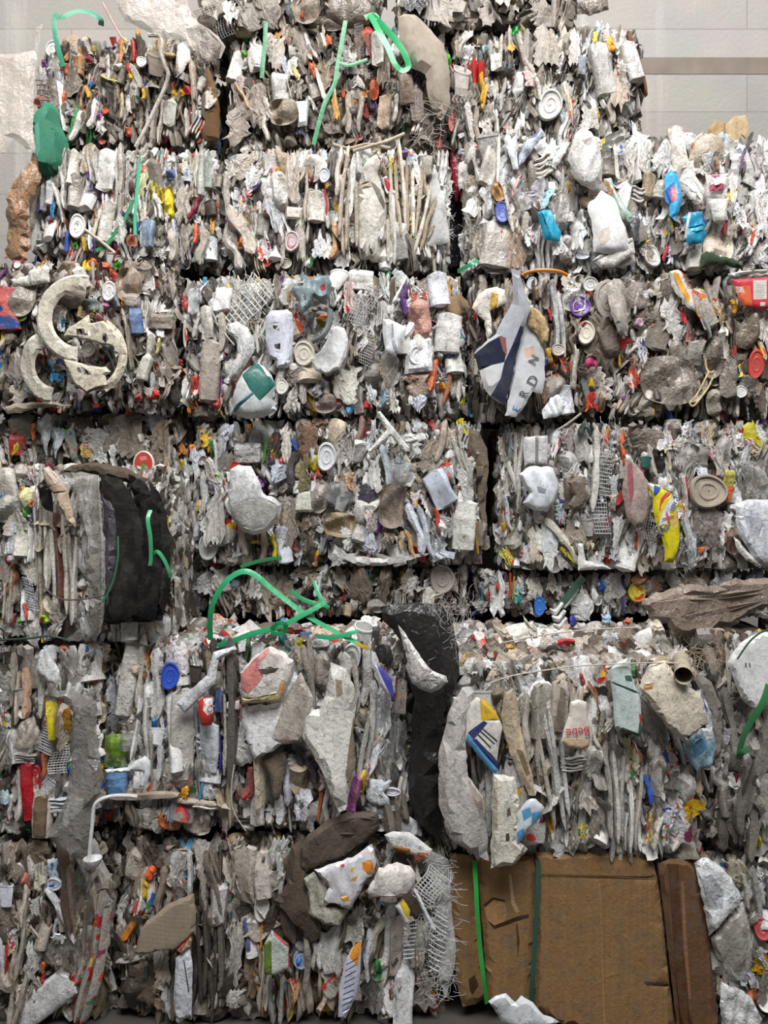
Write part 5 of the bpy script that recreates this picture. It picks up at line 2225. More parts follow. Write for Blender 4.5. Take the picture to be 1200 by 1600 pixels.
G('r4c', 'detergent_bag', '1012,754 1024,756 1052,772 1058,790 1062,810 1064,830 1066,850 1060,868 1054,880 1040,878 1040,858 1034,836 1028,824 1022,800 1022,778', 'd9cb1c', [('1012,754 1024,756 1022,770', 'dcdcdc'), ('1024,758 1034,762 1024,776 1022,772', '2f50a4'), ('1024,838 1028,826 1040,818 1050,792 1054,776 1048,776 1036,796 1030,812 1028,824', 'dcdce0'), ('1064,830 1070,850 1064,866 1056,880 1060,858', '2f50a8'), ('1070,850 1066,866 1056,880 1064,866', 'e4e4e4'), ('1029,797 1031,780 1044,768 1049,772 1038,780 1032,790 1031,800', 'c2494e'), ('1054,800 1060,796 1062,806 1050,828 1048,820', 'd8b478')],
  texts=[('Ma', 1036, 828, 12.5, -62, '24479c', 1.0), ('X', 1043, 809, 15, -62, 'c84668', 1.2), ('im', 1050, 791, 12.5, -62, '2f57aa', 1.0), ('a', 1056, 779, 11, -62, '2f57aa', 1.0)],
  fold=.05, nf=3, off=.13, depth=.05, curl=9, bulge=.015, edge=.15, mk='clean', label='yellow and blue detergent bag')
G('r4c', 'plastic_sheet', '1150,790 1170,780 1215,780 1215,886 1196,888 1180,876 1164,852 1152,830', 'd3d5da', [('1160,806 1180,800 1190,820 1180,840 1164,826', 'b3b6be')], fold=.12, off=.10, depth=.05, curl=10, bulge=.03, label='large crumpled white sheet at the right')
G('r4c', 'curved_strip', '1148,838 1158,846 1170,862 1188,878 1200,884 1190,888 1168,876 1154,858', 'dddbd6', fold=.1, off=.12)
G('r4c', 'white_carton', '903,850 912,850 916,876 950,884 956,890 904,892', 'dcdad4', fold=.1, off=.10, label=None)
G('r4c', 'dark_green_scrap', '904,672 912,658 916,652 922,664 924,684 916,670 906,684', '33423c', fold=.3, off=.10)
BAND('r4c', 'bent_rod', '872,672 890,660 908,646', 4, '9a9080', Y=.34, rod=True, mk='plain')

# ---- R5a / R5b / R5z
T('r5a', '''
film 320 910 40 40 14 cfcfce
film 300 920 30 40 20 c9ccce
sheet 345 905 30 40 0 b9b4ac
lid 368 912 12 10 0 6d7d88
film 400 910 26 50 10 d2cfc8
rib 500 900 14 60 20 c6cbce
film 480 900 50 40 0 8a8074
blob 592 945 34 22 0 8d8780
film 560 915 40 60 -6 7b6f62
sheet 600 920 20 60 4 7a6e60
film 640 905 40 40 0 c6bfb2
lid 690 905 36 44 0 a49c92
sheet 668 935 36 40 30 d9d3c8
sheet 640 915 22 34 6 dcd8ce
sheet 705 910 20 30 0 b5a898
blob 725 895 16 30 0 c8c3ba
blob 738 882 10 18 0 c75a90
sheet 530 900 60 20 70 a89e90
film 445 925 50 40 0 8c7c6c
sheet 420 940 70 20 80 b6aa98
''')
T('r5b', '''
sheet 781 928 26 74 2 e4e4e2
blob 780 918 8 20 0 a8302c printed
rib 756 930 8 40 4 3f7a8c
sheet 812 915 18 30 -6 d9e0e4
sheet 808 930 14 26 0 4a9c98
rib 798 915 4 50 2 d8582c
rib 803 920 4 40 2 d9b42c
film 762 905 20 30 0 d9d4cc
film 835 915 30 44 0 b9b2a8
film 862 905 24 40 0 bdb4a6
lid 842 946 16 30 0 3a78c8
film 905 945 50 40 60 dcdcda
rib 895 930 9 50 30 e4e4e2
film 960 915 34 40 0 c9c4bc clear
lid 996 925 26 30 0 c8bc3c printed
rib 975 930 5 60 0 55508a
blob 1000 908 24 20 0 b9784c printed
film 1020 915 40 30 0 a39b90 clear
film 1085 905 60 30 60 94897c
film 1130 910 60 30 80 c3c2c0
sheet 1165 915 20 14 30 d8603c
film 1185 905 30 34 0 8a90a4
film 1055 900 50 24 80 9c948a
sheet 755 950 40 20 0 c0bab0
''')
BAND('r5b', 'dark_green_strap', '912,902 898,918 884,936 872,948', 12, '3c5a4c', Y=.42, mk='plain')
T('r5z', '''
film 275 930 30 80 0 5f5c5a clear
blob 250 950 30 50 0 6a5c4c
''')
G('r5a', 'clear_film', '262,890 280,880 300,900 312,930 300,960 270,966 258,930', '7c7e80', fold=.4, off=.08, mk='clear')

# ---- L4: bale with black sheets
T('l4', '''
tub 14 760 26 54 -10 c9c4b8
blob 28 735 26 30 0 b9ada4
sheet 44 738 14 30 0 d0c8c4 printed
blob 46 785 20 44 -10 d9d3a0 printed
sheet 40 770 10 22 -14 e0b02c
sheet 36 775 9 16 0 dc7c28
blob 54 786 9 12 0 d8602c
rib 42 800 5 20 -20 4f8a3a
blob 14 790 40 50 0 aba79c
sheet 8 782 20 30 0 7f9aac
sheet 30 815 40 44 -10 b3aca0
sheet 21 845 22 60 6 d6d8de
tub 37 845 22 50 0 c9c3b6
film 10 870 20 90 0 928a80
sheet 47 890 34 50 0 c0b9ad film
rib 20 915 12 70 2 a49c90
rib 20 905 14 50 4 8a5a3c
stack 14 930 16 80 2 bfb8ac
net 47 925 16 46 -6 c6c8ce
rib 38 955 7 30 -8 c8583c
rib 62 945 9 60 3 d9cf9c printed
blob 68 968 12 14 -10 a4c02c
blob 30 970 8 12 0 62a030
rib 18 968 8 20 0 a83a44
rib 72 820 10 200 -3 d4cfc2
rib 82 870 12 200 -2 dcd8cc
rib 66 850 8 200 1 bdb5a8
rib 57 860 7 180 0 c4bdb2
rib 91 870 8 170 -5 6d3f38
rib 102 880 10 160 -3 c9c2b6
rib 111 900 9 180 -2 b9b1a6
rib 118 900 10 150 0 d6d0c6
sheet 95 850 14 30 0 cdc4b8
film 40 985 70 30 70 b9b6b0
film 80 960 30 50 10 b0a89c
film 95 970 20 60 30 bab4aa
sheet 14 985 40 24 0 a09a90
''')
G('l4', 'rolled_sheet', '60,734 74,728 90,742 104,766 112,800 116,824 104,818 92,790 82,770 72,762', 'c9b39c', [('66,732 74,730 92,752 88,756', 'dcd0c0'), ('72,762 86,756 98,760 104,768 80,772', 'a58f7a')], fold=.25, off=.12, depth=.05, curl=8, bulge=.02, mk='rag', label='rolled tan sheet tied at the top')
G('l4', 'black_tube_end', '58,760 70,746 78,756 80,780 80,802 68,796 60,782', '23211f', fold=.2, off=.09, mk='black')
G('l4', 'clear_plastic_sheet', '92,740 120,736 150,742 154,770 158,810 161,850 162,900 158,950 150,990 142,1006 90,1004 118,984 134,950 132,900 128,850 122,810 110,770', '9d9891', [('148,742 152,742 163,850 160,940 150,1000 146,1004 156,940 158,850', 'd4d1cc'), ('132,760 140,800 146,850 142,852 134,800', 'b5b1ab')], fold=.22, off=.12, nf=7, depth=.06, curl=10, mk='haze', label='hanging strip of clear plastic sheet')
for (nm, ol, c, off, lb) in [
        ('black_sheet', '228,750 244,768 256,800 262,850 262,920 250,972 236,970 244,900 240,820', '22201f', .05, 'outermost black sheet'),
        ('black_sheet', '196,740 222,752 240,790 250,850 248,920 238,972 198,974 210,900 208,800', '1b1a1a', .07, 'broad black sheet'),
        ('black_sheet', '152,740 186,748 206,780 220,830 218,900 202,972 156,980 164,900 160,800', '262423', .09, 'black sheet beside the clear strip'),
        ('grey_sheet', '152,770 170,776 184,790 182,860 172,930 162,950 160,850', '46414a', .11, 'dark violet grey sheet')]:
    G('l4', nm, ol, c, fold=.12, nf=4, off=off + .02, depth=.10, curl=26, mk='cloth' if nm == 'black_sheet' else 'plain', at=.03, label=lb)
G('l4', 'brown_film', '88,738 110,726 150,722 190,730 226,748 206,760 176,748 140,742 110,744', '5d5145', fold=.3, off=.10, mk='rag', depth=.04)
BAND('l4', 'tie_strap', '235,797,-.08 231,812,-.10 235,840,-.10 236,872,-.09 234,884,-.09', 6, '43a06c', twist=.8, label='green strap end hanging down')
BAND('l4', 'tie_strap', '236,868,-.08 246,862,-.11 256,874,-.11 264,892,-.1 266,902,-.09', 5.5, '4aa874', twist=.5)
BAND('l4', 'tie_strap', '184,838,-.09 184,872,-.10 176,910,-.10 160,942,-.10', 3, '3a6a50')
BAND('l4', 'tie_wire', '62,896,-.10 72,920,-.11 96,936,-.12 130,936,-.13 162,930,-.13', 2.5, '5b5148', rod=True, mk='plain')
BAND('l4', 'tie_wire', '0,1000,-.03 40,998,-.05 80,994,-.06 110,1002,-.05', 3.5, '2c4a38', rod=True, mk='plain')

# ---- front row: F6a
T('f6a', '''
rib 31 1085 7 90 0 d0c2b4
rib 42 1080 13 80 -4 c6a48a
rib 22 1060 10 90 4 b5aca0
rib 64 1080 14 80 0 d2cfc8
blob 92 1018 15 12 10 d8682c
film 112 1040 60 70 -20 a0978e haze
film 8 1120 30 50 0 c9c9c6 printed
sheet 10 1070 30 50 0 a3a09a
stack 38 1186 18 40 90 d6d2ca
tub 43 1238 18 90 -2 b01c28
rib 29 1240 15 100 2 c9c4ba
lid 54 1212 18 30 0 b03038
sheet 54 1225 18 40 10 d0c8c6 printed
rib 68 1195 10 50 6 c87844
rib 62 1225 10 50 14 a83238
tub 84 1124 12 60 -8 dcc824
sheet 103 1125 20 44 10 b07c22
net 78 1152 24 40 20 cfd0d2
net 92 1186 26 40 0 d3d3d4
net 74 1222 24 30 30 d6d8dc
rib 92 1225 10 50 10 7d7a75
tub 64 1272 30 76 2 c9c0b2
tub 64 1274 20 60 2 75604a - .05
stack 90 1260 26 44 80 d0d2d6
sheet 16 1298 44 22 10 b5b0a8
rib 14 1262 9 44 6 d6d4d2
sheet 6 1246 14 24 0 c9dce4
sheet 12 1278 6 16 0 cf4a34
film 12 1180 26 60 0 8f8a82
film 130 1150 40 100 0 a39b90 clear
film 140 1020 40 40 0 b5a493
rib 44 1306 30 8 0 3a8a58
''')
G('f6a', 'plastic_sheet', '54,1045 62,1016 70,1015 92,1050 94,1064 88,1076 74,1066', 'd5d5d4', fold=.12, off=.09, label='pale grey folded pouch')
G('f6a', 'clear_film', '14,1152 30,1130 50,1120 60,1142 62,1166 40,1174 18,1172', 'b3a598', fold=.25, off=.08, mk='haze')

# ---- F6b
T('f6b', '''
tub 196 1058 26 130 8 c9c5be film
rib 216 1050 14 120 6 cfc8bc
rib 244 1070 24 140 4 dad7d2
blob 223 1000 22 34 30 2a90cc
lid 265 1056 26 40 0 2a4fb0
sheet 279 1030 36 54 -10 e4dcdc
sheet 312 1000 26 36 10 d9d0ce printed
film 306 1030 30 50 0 cfccc8
blob 338 1075 24 50 10 9b968e film
film 172 1110 34 100 4 c3c6ca clear
film 166 1095 24 60 -6 cfd2d6
tub 176 1178 34 50 0 86a83c clear
tub 178 1170 24 34 0 7da436
tub 178 1224 32 40 0 6a94c0
tub 200 1160 26 30 0 b5b4b0 haze
sheet 192 1130 24 20 0 d6d2cc
rib 213 1130 8 120 2 d9d9d6
rib 228 1140 10 150 -4 c9c6be
rib 236 1180 8 90 0 bdb8ae
tub 284 1150 36 140 2 c6c1b8
tub 274 1145 20 120 -6 e0dfdc
lid 277 1155 12 44 0 c9c4ba
cup 246 1153 22 24 0 dcdde0
bottle 242 1130 8 22 0 3a80c8
rib 250 1190 12 60 4 cfd0d0
sheet 284 1210 36 40 0 8a6c64
sheet 288 1238 16 24 0 e0a030
sheet 270 1215 26 50 0 c4beb6
rib 309 1170 9 150 -2 a6a8aa
rib 314 1120 5 30 0 4a90c8
rib 316 1230 6 40 8 4a98c8
tub 328 1168 28 76 2 cdd0d4
stack 326 1160 30 34 90 d4d6da
stack 327 1186 28 34 90 d0d3d6
stack 325 1142 30 20 90 c9ccd0
box 328 1212 32 22 4 e2e2e2
sheet 325 1230 26 40 8 d3d4d6
tub 344 1092 12 36 0 4a5f98
rib 344 1175 7 70 0 3c3f9a
rib 352 1110 9 230 0 c3bcb0
rib 364 1120 18 240 0 66625d
rib 358 1240 9 120 -2 a3937c
blob 362 1050 24 60 4 5a5048 film
blob 352 1160 9 9 0 b08c64
cup 366 1100 14 18 90 d0c8bc
rib 292 1250 12 100 100 bfb09f
rib 222 1244 12 120 86 b5a594
rib 330 1262 10 60 92 cabfae
sheet 236 1282 60 36 0 cfc6be
blob 262 1284 36 34 10 d6763c
blob 306 1292 44 44 10 b9b0a2 film
rib 200 1270 14 60 -14 8d7f72
film 210 1290 40 50 0 6e6256
sheet 345 1292 30 50 -10 c3bcb2
rib 380 1285 50 12 0 4a443e
tub 402 1030 20 50 6 d6d2cc
rib 384 1020 9 60 10 466a44
film 462 1020 22 50 -16 dad6d0 printed
blob 466 1012 16 22 -20 e0cc28
sheet 450 985 50 14 10 c06a58 printed
blob 442 1010 14 40 -20 2f6a6e
film 490 1040 20 100 -12 a9a096
rib 484 1060 14 120 -10 9f968c
blob 504 1050 26 60 4 968d84 film
sheet 500 1055 12 30 10 e0dcd4
rib 536 1060 24 90 -2 ddd8d0
rib 556 1070 14 110 0 b5b0a6
rib 572 1060 18 110 4 c9c6c0
lid 549 1028 28 40 0 e2e2e4
sheet 578 1022 12 50 6 e6e6e6
cup 570 992 30 40 0 e0dedb
box 586 1008 12 46 4 35322f
rib 590 1060 18 90 -14 dadade
sheet 600 985 30 34 0 d3bfb0
blob 601 1030 24 36 0 2d2b2b black
sheet 622 1025 24 44 0 c9c2b8
film 614 1130 40 110 0 a0a2a2 clear
film 622 1190 34 120 2 77787a clear
film 600 1110 30 90 6 d2d4d2
rib 580 1130 16 130 6 cbc9c4
rib 568 1180 12 150 8 bdb8b0
sheet 583 1190 20 60 20 d3d6d8
sheet 575 1210 16 40 0 c0bab0 printed
blob 566 1220 10 34 10 dcae3c
tub 551 1238 18 58 12 c06cae
sheet 476 1253 36 50 8 dadbe0 - .07
sheet 474 1250 9 14 8 77777a - .085
rib 390 1224 22 64 22 b25e58
blob 384 1246 12 14 0 cf4a34
sheet 374 1165 36 60 -20 c9c6c0
tub 401 1262 22 56 0 c6c1ba
sheet 420 1232 24 50 0 6b7872 clear
rib 436 1268 20 50 4 e0e0de
blob 440 1284 10 12 0 dc8a2c
rib 452 1215 16 90 0 b9bdc6
rib 470 1195 10 60 -10 4d4a4c
sheet 486 1205 24 44 -20 4a4c5a printed
rib 500 1240 9 80 4 b8643c
rib 510 1260 12 70 0 cfcac4
rib 520 1280 10 50 10 c6c0b6
sheet 590 1238 34 40 10 d6dade
lid 613 1240 24 12 0 d8d4dc
film 595 1270 60 40 40 b5b5b4 clear
film 560 1285 40 30 60 c9c8c4
''')
G('f6b', 'long_card', '273,1100 322,1056 332,1020 366,1010 369,1016 341,1032 335,1068 287,1117', 'dadbde', fold=.1, off=.10, edge=.3, label='long folded white card')
G('f6b', 'red_can', '308,1097 318,1090 331,1091 333,1116 330,1134 313,1136 310,1112', 'c42c22', [('318,1092 331,1091 333,1114 326,1116 319,1108', 'e4e2e2')], texts=[('L', 322, 1096, 8, 10, 'cc3430', 1.0), ('C', 329, 1106, 10, 10, 'cc3430', .8)], fold=.06, off=.10, bulge=.03, edge=.2, mk='clean', label='red can with white lettered patch')
G('f6b', 'plastic_hook', '162,1204 200,1200 210,1190 226,1182 233,1190 233,1212 226,1232 214,1232 222,1208 205,1207 164,1210', 'dfe1e1', fold=.05, off=.11, edge=.2, mk='clean', label='white angled plastic bracket')
G('f6b', 'printed_bag', '375,1052 392,1030 421,1011 440,1018 458,1033 458,1052 447,1081 439,1099 410,1099 377,1102 373,1081', 'e3dbd3', [('377,1052 419,1012 420,1020 403,1037 412,1055 388,1085 377,1076', 'dd8a84'), ('404,1045 437,1043 430,1050 410,1053', '4f4540'), ('376,1090 400,1090 440,1080 439,1099 410,1099 377,1102', 'd5c892'), ('438,1066 446,1062 444,1078 434,1086', 'e0a46a')], texts=[], fold=.14, off=.11, depth=.05, bulge=.02, label='torn pink and cream printed bag')
G('f6b', 'plastic_sheet', '379,1108 440,1100 470,1050 490,1090 484,1130 470,1158 440,1164 420,1176 398,1186 384,1160 378,1130', 'd6d5d3', [('455,1062 470,1052 488,1088 482,1130 468,1158 440,1163 425,1152 440,1110', 'b2a89e')], fold=.2, off=.085, depth=.04, label='large folded white bag')
G('f6b', 'cloth_scrap', '408,1186 442,1166 448,1190 442,1220 436,1250 428,1252 420,1215', '6d6053', fold=.25, off=.075, mk='rag')
G('f6b', 'plastic_sheet', '516,1035 540,1045 552,1070 556,1110 552,1150 556,1190 548,1230 540,1265 530,1268 516,1240 508,1215 490,1180 468,1145 475,1112 500,1108 510,1080', 'd8d4cc', [('552,1120 556,1150 556,1190 546,1235 540,1210 546,1160', '8f806c'), ('524,1060 534,1062 536,1084 526,1090', 'a3937e')], fold=.2, nf=7, off=.11, depth=.05, bulge=.02, label='large dirty white torn sheet')
G('f6b', 'blue_flap', '585,1040 598,1045 612,1062 617,1094 607,1090 592,1070', '45439e', [('585,1040 589,1041 612,1091 607,1090 592,1072', 'd9d9de')], fold=.08, off=.12, mk='clean', edge=.2, label='violet blue folded flap')
BAND('f6b', 'tie_strap', '329,1000,.02 328,975,.0 332,945,-.02 348,915,-.03 368,897,-.03 386,893,-.03 404,902,-.03 420,916,-.03 445,936,-.03 480,962,-.03 520,985,-.02 560,1006,-.02', 9, '2fa06a', twist=.9, label='green strap rising in a wide loop')
BAND('f6b', 'tie_strap', '340,1009,.0 365,1001,-.02 395,990,-.03 437,979,-.04 471,962,-.04 509,941,-.03', 8.5, '2e9c66', twist=.5)
BAND('f6b', 'tie_strap', '454,922,.05 466,932,.03 482,940,.02 510,946,.0', 7, '2c8f5c', twist=.5)
BAND('f6b', 'tie_strap', '491,908,.04 496,924,.02 504,940,.0 514,950,.0', 6, '42a876')
BAND('f6b', 'tie_strap', '496,994,-.02 520,996,-.03 545,990,-.03 560,984,-.02', 7, '35a070', twist=.4)
BAND('f6b', 'tie_strap', '555,1004,-.02 566,1010,-.03 576,1012,-.03', 6, 'd0a838')
BAND('f6b', 'tie_strap', '424,984,-.05 434,974,-.06 446,976,-.06 444,988,-.05 430,990,-.05 424,984,-.05', 7, '2a8c5a')
BAND('f6b', 'thin_cord', '560,1090,-.05 552,1140,-.06 546,1200,-.06 538,1240,-.05', 1.8, '4a443c', rod=True, mk='plain')
BAND('f6b', 'thin_cord', '366,1195,-.05 361,1240,-.06 366,1270,-.06 384,1298,-.05', 2.2, 'c3b8a6', rod=True, mk='plain')

# ---- F6c
T('f6c', '''
tub 846 1112 30 84 2 a59e94
lid 842 1105 14 44 0 d9dbde
tub 872 1110 28 90 4 b5ab9c
tub 872 1108 14 66 4 746a5e - .05
rib 858 1165 12 200 -8 d2d1cc
rib 868 1190 10 200 -9 c9c8c4
rib 877 1170 10 190 -7 dcdcd8
rib 850 1200 10 160 -12 b5afa4
rib 838 1160 12 170 -6 c6bfb4
rib 824 1130 16 120 -4 cfc6b8
sheet 816 1110 14 40 -4 dcd9d2
rib 764 1250 14 110 -4 c9c8c4
rib 760 1180 9 60 0 35404f
rib 778 1170 10 60 14 4a4844
blob 782 1090 26 28 0 786756
sheet 925 1092 30 60 -10 d0a890 printed
tub 913 1060 30 60 -6 dcdad8
sheet 925 1065 26 70 -24 d9d8da
rib 916 1072 8 40 -20 c84a44
sheet 944 1140 20 80 30 d5d0c6 printed
rib 935 1170 8 60 -24 cfc8b8
stack 895 1190 24 40 80 d9d6d0
blob 925 1190 30 60 6 bdb8b0 film
film 912 1230 36 80 -4 a69d93
film 930 1260 30 90 -6 8d857c
rib 950 1230 12 160 -4 b8b2a8
rib 962 1250 10 150 -3 cfcbc4
rib 973 1240 10 150 0 c0bab0
rib 985 1255 12 150 2 d6d4ce
rib 996 1260 9 130 6 b5aea4
sheet 988 1190 30 70 4 c9c6b0 printed
sheet 982 1170 14 40 -20 d0cf9a
film 1020 1130 30 90 -20 8d8780
blob 1028 1205 26 50 4 a59c92 film
rib 1014 1235 12 50 -14 3a5fb0
tub 1024 1220 16 44 4 c9c4bc clear
sheet 1044 1190 40 60 -16 c3bab0 printed
rib 1060 1160 14 90 -20 bfc0c8
sheet 1056 1236 18 40 6 dcdcd8
sheet 1055 1236 18 5 6 3f9a54 clean .045
sheet 1056 1229 18 4 6 3a70b8 clean .045
sheet 1044 1292 30 60 12 cfd2d8 printed
rib 1030 1300 12 60 14 d9d3c4
sheet 1016 1290 16 50 10 d6c07a printed
rib 1064 1310 14 60 24 d9d5ca
rib 1092 1242 14 60 14 d8583a
rib 1086 1240 5 50 14 dedbd6
lid 1100 1262 24 26 0 a9a096
sheet 1078 1215 20 50 0 c4bdb4
film 1090 1300 30 80 0 8f867d
sheet 916 1296 46 50 6 dcdad2 printed
sheet 912 1298 18 26 0 dcd03c printed .05
rib 926 1290 5 36 0 8cb848 clean .05
film 900 1300 20 60 4 a39a90
film 935 1330 50 30 70 7d746a
rib 960 1320 10 70 0 c6c2ba
rib 975 1325 10 70 2 d9d5ce
rib 990 1325 9 60 -2 bdb6ac
sheet 880 1320 40 50 -10 c9c7c2
lid 836 1345 0.1 0.1 0 ffffff
sheet 832 1346 50 20 60 c0b094
lid 925 1342 20 18 0 c9bba6
film 1060 1345 40 24 80 5a5a5c black
rib 1100 1160 16 180 -14 9b948c
sheet 1010 1050 20 40 0 a69484
sheet 860 1290 8 22 -14 d8a428
rib 752 1290 12 80 -4 d6d3cc
rib 748 1330 10 40 -14 cfcac2
rib 812 1180 18 130 -14 c3bdb0
rib 893 1110 9 120 -4 b5aba0
''')
G('f6c', 'plastic_sheet', '723,1077 743,1075 741,1114 728,1149 732,1214 754,1244 760,1296 764,1346 749,1340 706,1313 686,1261 686,1183 702,1114', 'c0bab5', [('730,1216 753,1246 758,1290 748,1270 736,1240', '9a9086')], fold=.16, nf=7, off=.12, depth=.07, curl=14, bulge=.03, label='tall grey white sheet folded round the left corner')
G('f6c', 'instruction_card', '730,1118 731,1104 745,1090 760,1096 775,1112 786,1136 780,1170 777,1190 780,1214 772,1212 728,1157', 'ddd9d0', [('751,1090 786,1096 785,1127 752,1126', 'd8b030'), ('731,1146 756,1126 762,1130 740,1156', '31376c'), ('730,1148 737,1152 779,1204 778,1213 770,1208 729,1158', '5aa4d4'), ('738,1156 744,1154 782,1196 779,1204', '2f3a70'), ('750,1140 774,1162 772,1164 748,1142', '4a4846'), ('754,1137 778,1158 776,1160 752,1139', '4a4846'), ('745,1144 768,1168 766,1170 743,1146', '4a4846')], fold=.08, nf=4, off=.10, edge=.2, mk='clean', label='folded instruction card with blue and yellow borders')
G('f6c', 'carton_strip', '790,1084 804,1078 812,1100 814,1140 824,1180 832,1210 836,1242 826,1242 806,1200 792,1160 784,1120', 'bcab90', [('806,1170 816,1172 828,1208 822,1212', '7d6b52')], fold=.2, off=.10, label='long tan crumpled carton strip')
G('f6c', 'plastic_sheet', '772,1214 806,1216 812,1250 810,1290 808,1312 826,1330 806,1352 768,1361 770,1300', 'dcd6c8', [('790,1302 795,1300 796,1312 790,1314', '4a4038'), ('792,1264 796,1260 798,1272 792,1276', '5a5046'), ('774,1224 778,1224 778,1300 773,1300', 'b9ab96')], fold=.14, off=.11, depth=.05, bulge=.015, label='tall cream plastic sheet')
G('f6c', 'printed_carton', '812,1268 826,1252 838,1250 852,1264 846,1280 824,1300 808,1324 805,1300', 'c9d0d4', [('816,1268 828,1262 832,1274 818,1284', '5a98c0'), ('832,1270 846,1268 844,1279 830,1288', '4a90c4'), ('808,1302 818,1294 820,1302 809,1316', '4a94cc')], fold=.1, off=.12, mk='clean', edge=.4, label='blue and white printed carton')
G('f6c', 'printed_carton', '892,1098 904,1094 918,1098 920,1123 925,1150 922,1167 912,1173 887,1170 878,1160 883,1137 890,1120', 'dad2c6', [('878,1160 883,1152 924,1154 922,1167 912,1173 887,1170', 'ceb394')], texts=[('Bebe', 903, 1143, 15, 172, 'c83c46', .9)], fold=.06, nf=4, off=.12, edge=.3, mk='clean', label='cream carton with upside down red lettering')
G('f6c', 'green_label', '953,1048 966,1036 983,1028 990,1063 1002,1093 1004,1120 1003,1147 1000,1152 970,1143 962,1137 958,1087', 'c6d2ce', [('955,1066 958,1066 998,1083 998,1085', '2f5a4a'), ('970,1143 972,1136 997,1146 999,1128 1003,1127 1003,1147 1000,1152', '35654f'), ('998,1116 1008,1118 1008,1130 1000,1130', 'd0443c'), ('976,1056 988,1058 989,1066 978,1064', '3a6a58')], texts=[('..........', 978, 1092, 9, 16, '6d8880', .8), ('..........', 979, 1100, 9, 16, '6d8880', .8), ('..........', 980, 1108, 9, 16, '6d8880', .8), ('..........', 980, 1116, 9, 14, '6d8880', .8)], fold=.07, nf=4, off=.12, edge=.2, mk='clean', label='pale green printed label sheet')
G('f6c', 'plastic_sheet', '1018,1040 1044,1034 1061,1064 1096,1084 1113,1131 1096,1140 1070,1158 1048,1142 1018,1105 1001,1075 1008,1058', 'd9cfbc', [('1006,1070 1020,1066 1018,1076 1006,1078', 'c09058')], fold=.08, nf=4, off=.14, depth=.06, bulge=.03, label='smooth cream moulded sheet')
G('f6c', 'printed_bag', '1070,1160 1096,1140 1114,1136 1121,1170 1110,1200 1090,1207 1076,1186', '8aa6b4', [('1080,1164 1098,1150 1104,1170 1088,1186', '5a92b8'), ('1098,1140 1114,1136 1118,1152 1104,1156', 'c4c8c8')], fold=.2, off=.11, label='crumpled pale blue printed bag')
G('f6c', 'plastic_sheet', '1090,1084 1104,1076 1118,1108 1128,1140 1118,1150 1110,1128', 'ccd2da', [('1096,1086 1104,1084 1114,1112 1108,1116', '4a70b8')], fold=.2, off=.09)
G('f6c', 'crimped_cap', '1112,1200 1128,1192 1144,1194 1162,1200 1164,1212 1150,1232 1134,1236 1114,1224', 'd2cdc8', [('1132,1208 1144,1206 1146,1216 1134,1218', '7a6450')], fold=.25, off=.13, label='crimped white cap with a brown stain')
G('f6c', 'cloth_scrap', '1078,1050 1096,1046 1120,1066 1136,1100 1140,1160 1132,1200 1122,1180 1116,1130 1100,1090', '8f8880', fold=.3, off=.08, mk='rag', depth=.05)
V_, Q_ = tube_geo(np.array([PX(1068, 1056, -.16), PX(1066, 1040, .0), PX(1064, 1030, .08)]), .030, 16)
_b = BALES['f6c']
_o = put('cardboard_tube', mesh_np('cardboard_tube', V_ - np.array(_b.root.location), Q_[:-2], np.repeat(np.array([lin('c4b8a0')]), len(Q_) - 2, 0), M['card']))
_o.parent = _b.root
_o['label'] = 'short open cardboard tube'
T('f6c', '''
stack 892 966 40 26 80 d9d8d4 - .0
sheet 968 970 34 16 90 9fb6d0
blob 1002 975 14 12 0 d8583a
blob 913 972 10 18 0 34409a
sheet 845 985 50 16 70 c9c2b4
sheet 800 1000 60 20 60 b9ac98
sheet 870 1015 44 30 60 d6ccc0
blob 902 1016 30 12 0 cf3a44
blob 912 1020 8 6 0 8cb030
sheet 950 1030 60 40 60 b3a69a
film 1000 1000 60 30 80 a8998a
sheet 1050 988 40 24 70 d0c4b4
sheet 820 1045 50 24 70 c6b8a4
sheet 778 1060 44 36 70 bcaea0
cup 790 1042 26 26 30 c9bba6
sheet 745 1040 44 30 60 a99a88
sheet 780 1020 40 24 80 c9bda8
sheet 995 1015 20 16 0 b04a3c
blob 810 1022 18 12 0 c89a44
''')
BAND('f6c', 'thin_cord', '758,1070,-.10 800,1056,-.11 860,1046,-.11 910,1040,-.12 1000,1036,-.12 1060,1036,-.1', 2.2, 'cfc3b2', rod=True, mk='plain')
BAND('f6c', 'thin_cord', '786,1004,.05 850,992,.05 920,984,.06 1000,980,.08', 2.2, 'cdbfae', rod=True, mk='plain')
FRINGE('f6c', 'frayed_thread', (1075, 1005, 1125, 1040), 60, .07, 'b9a58e', -.05, seed=9)

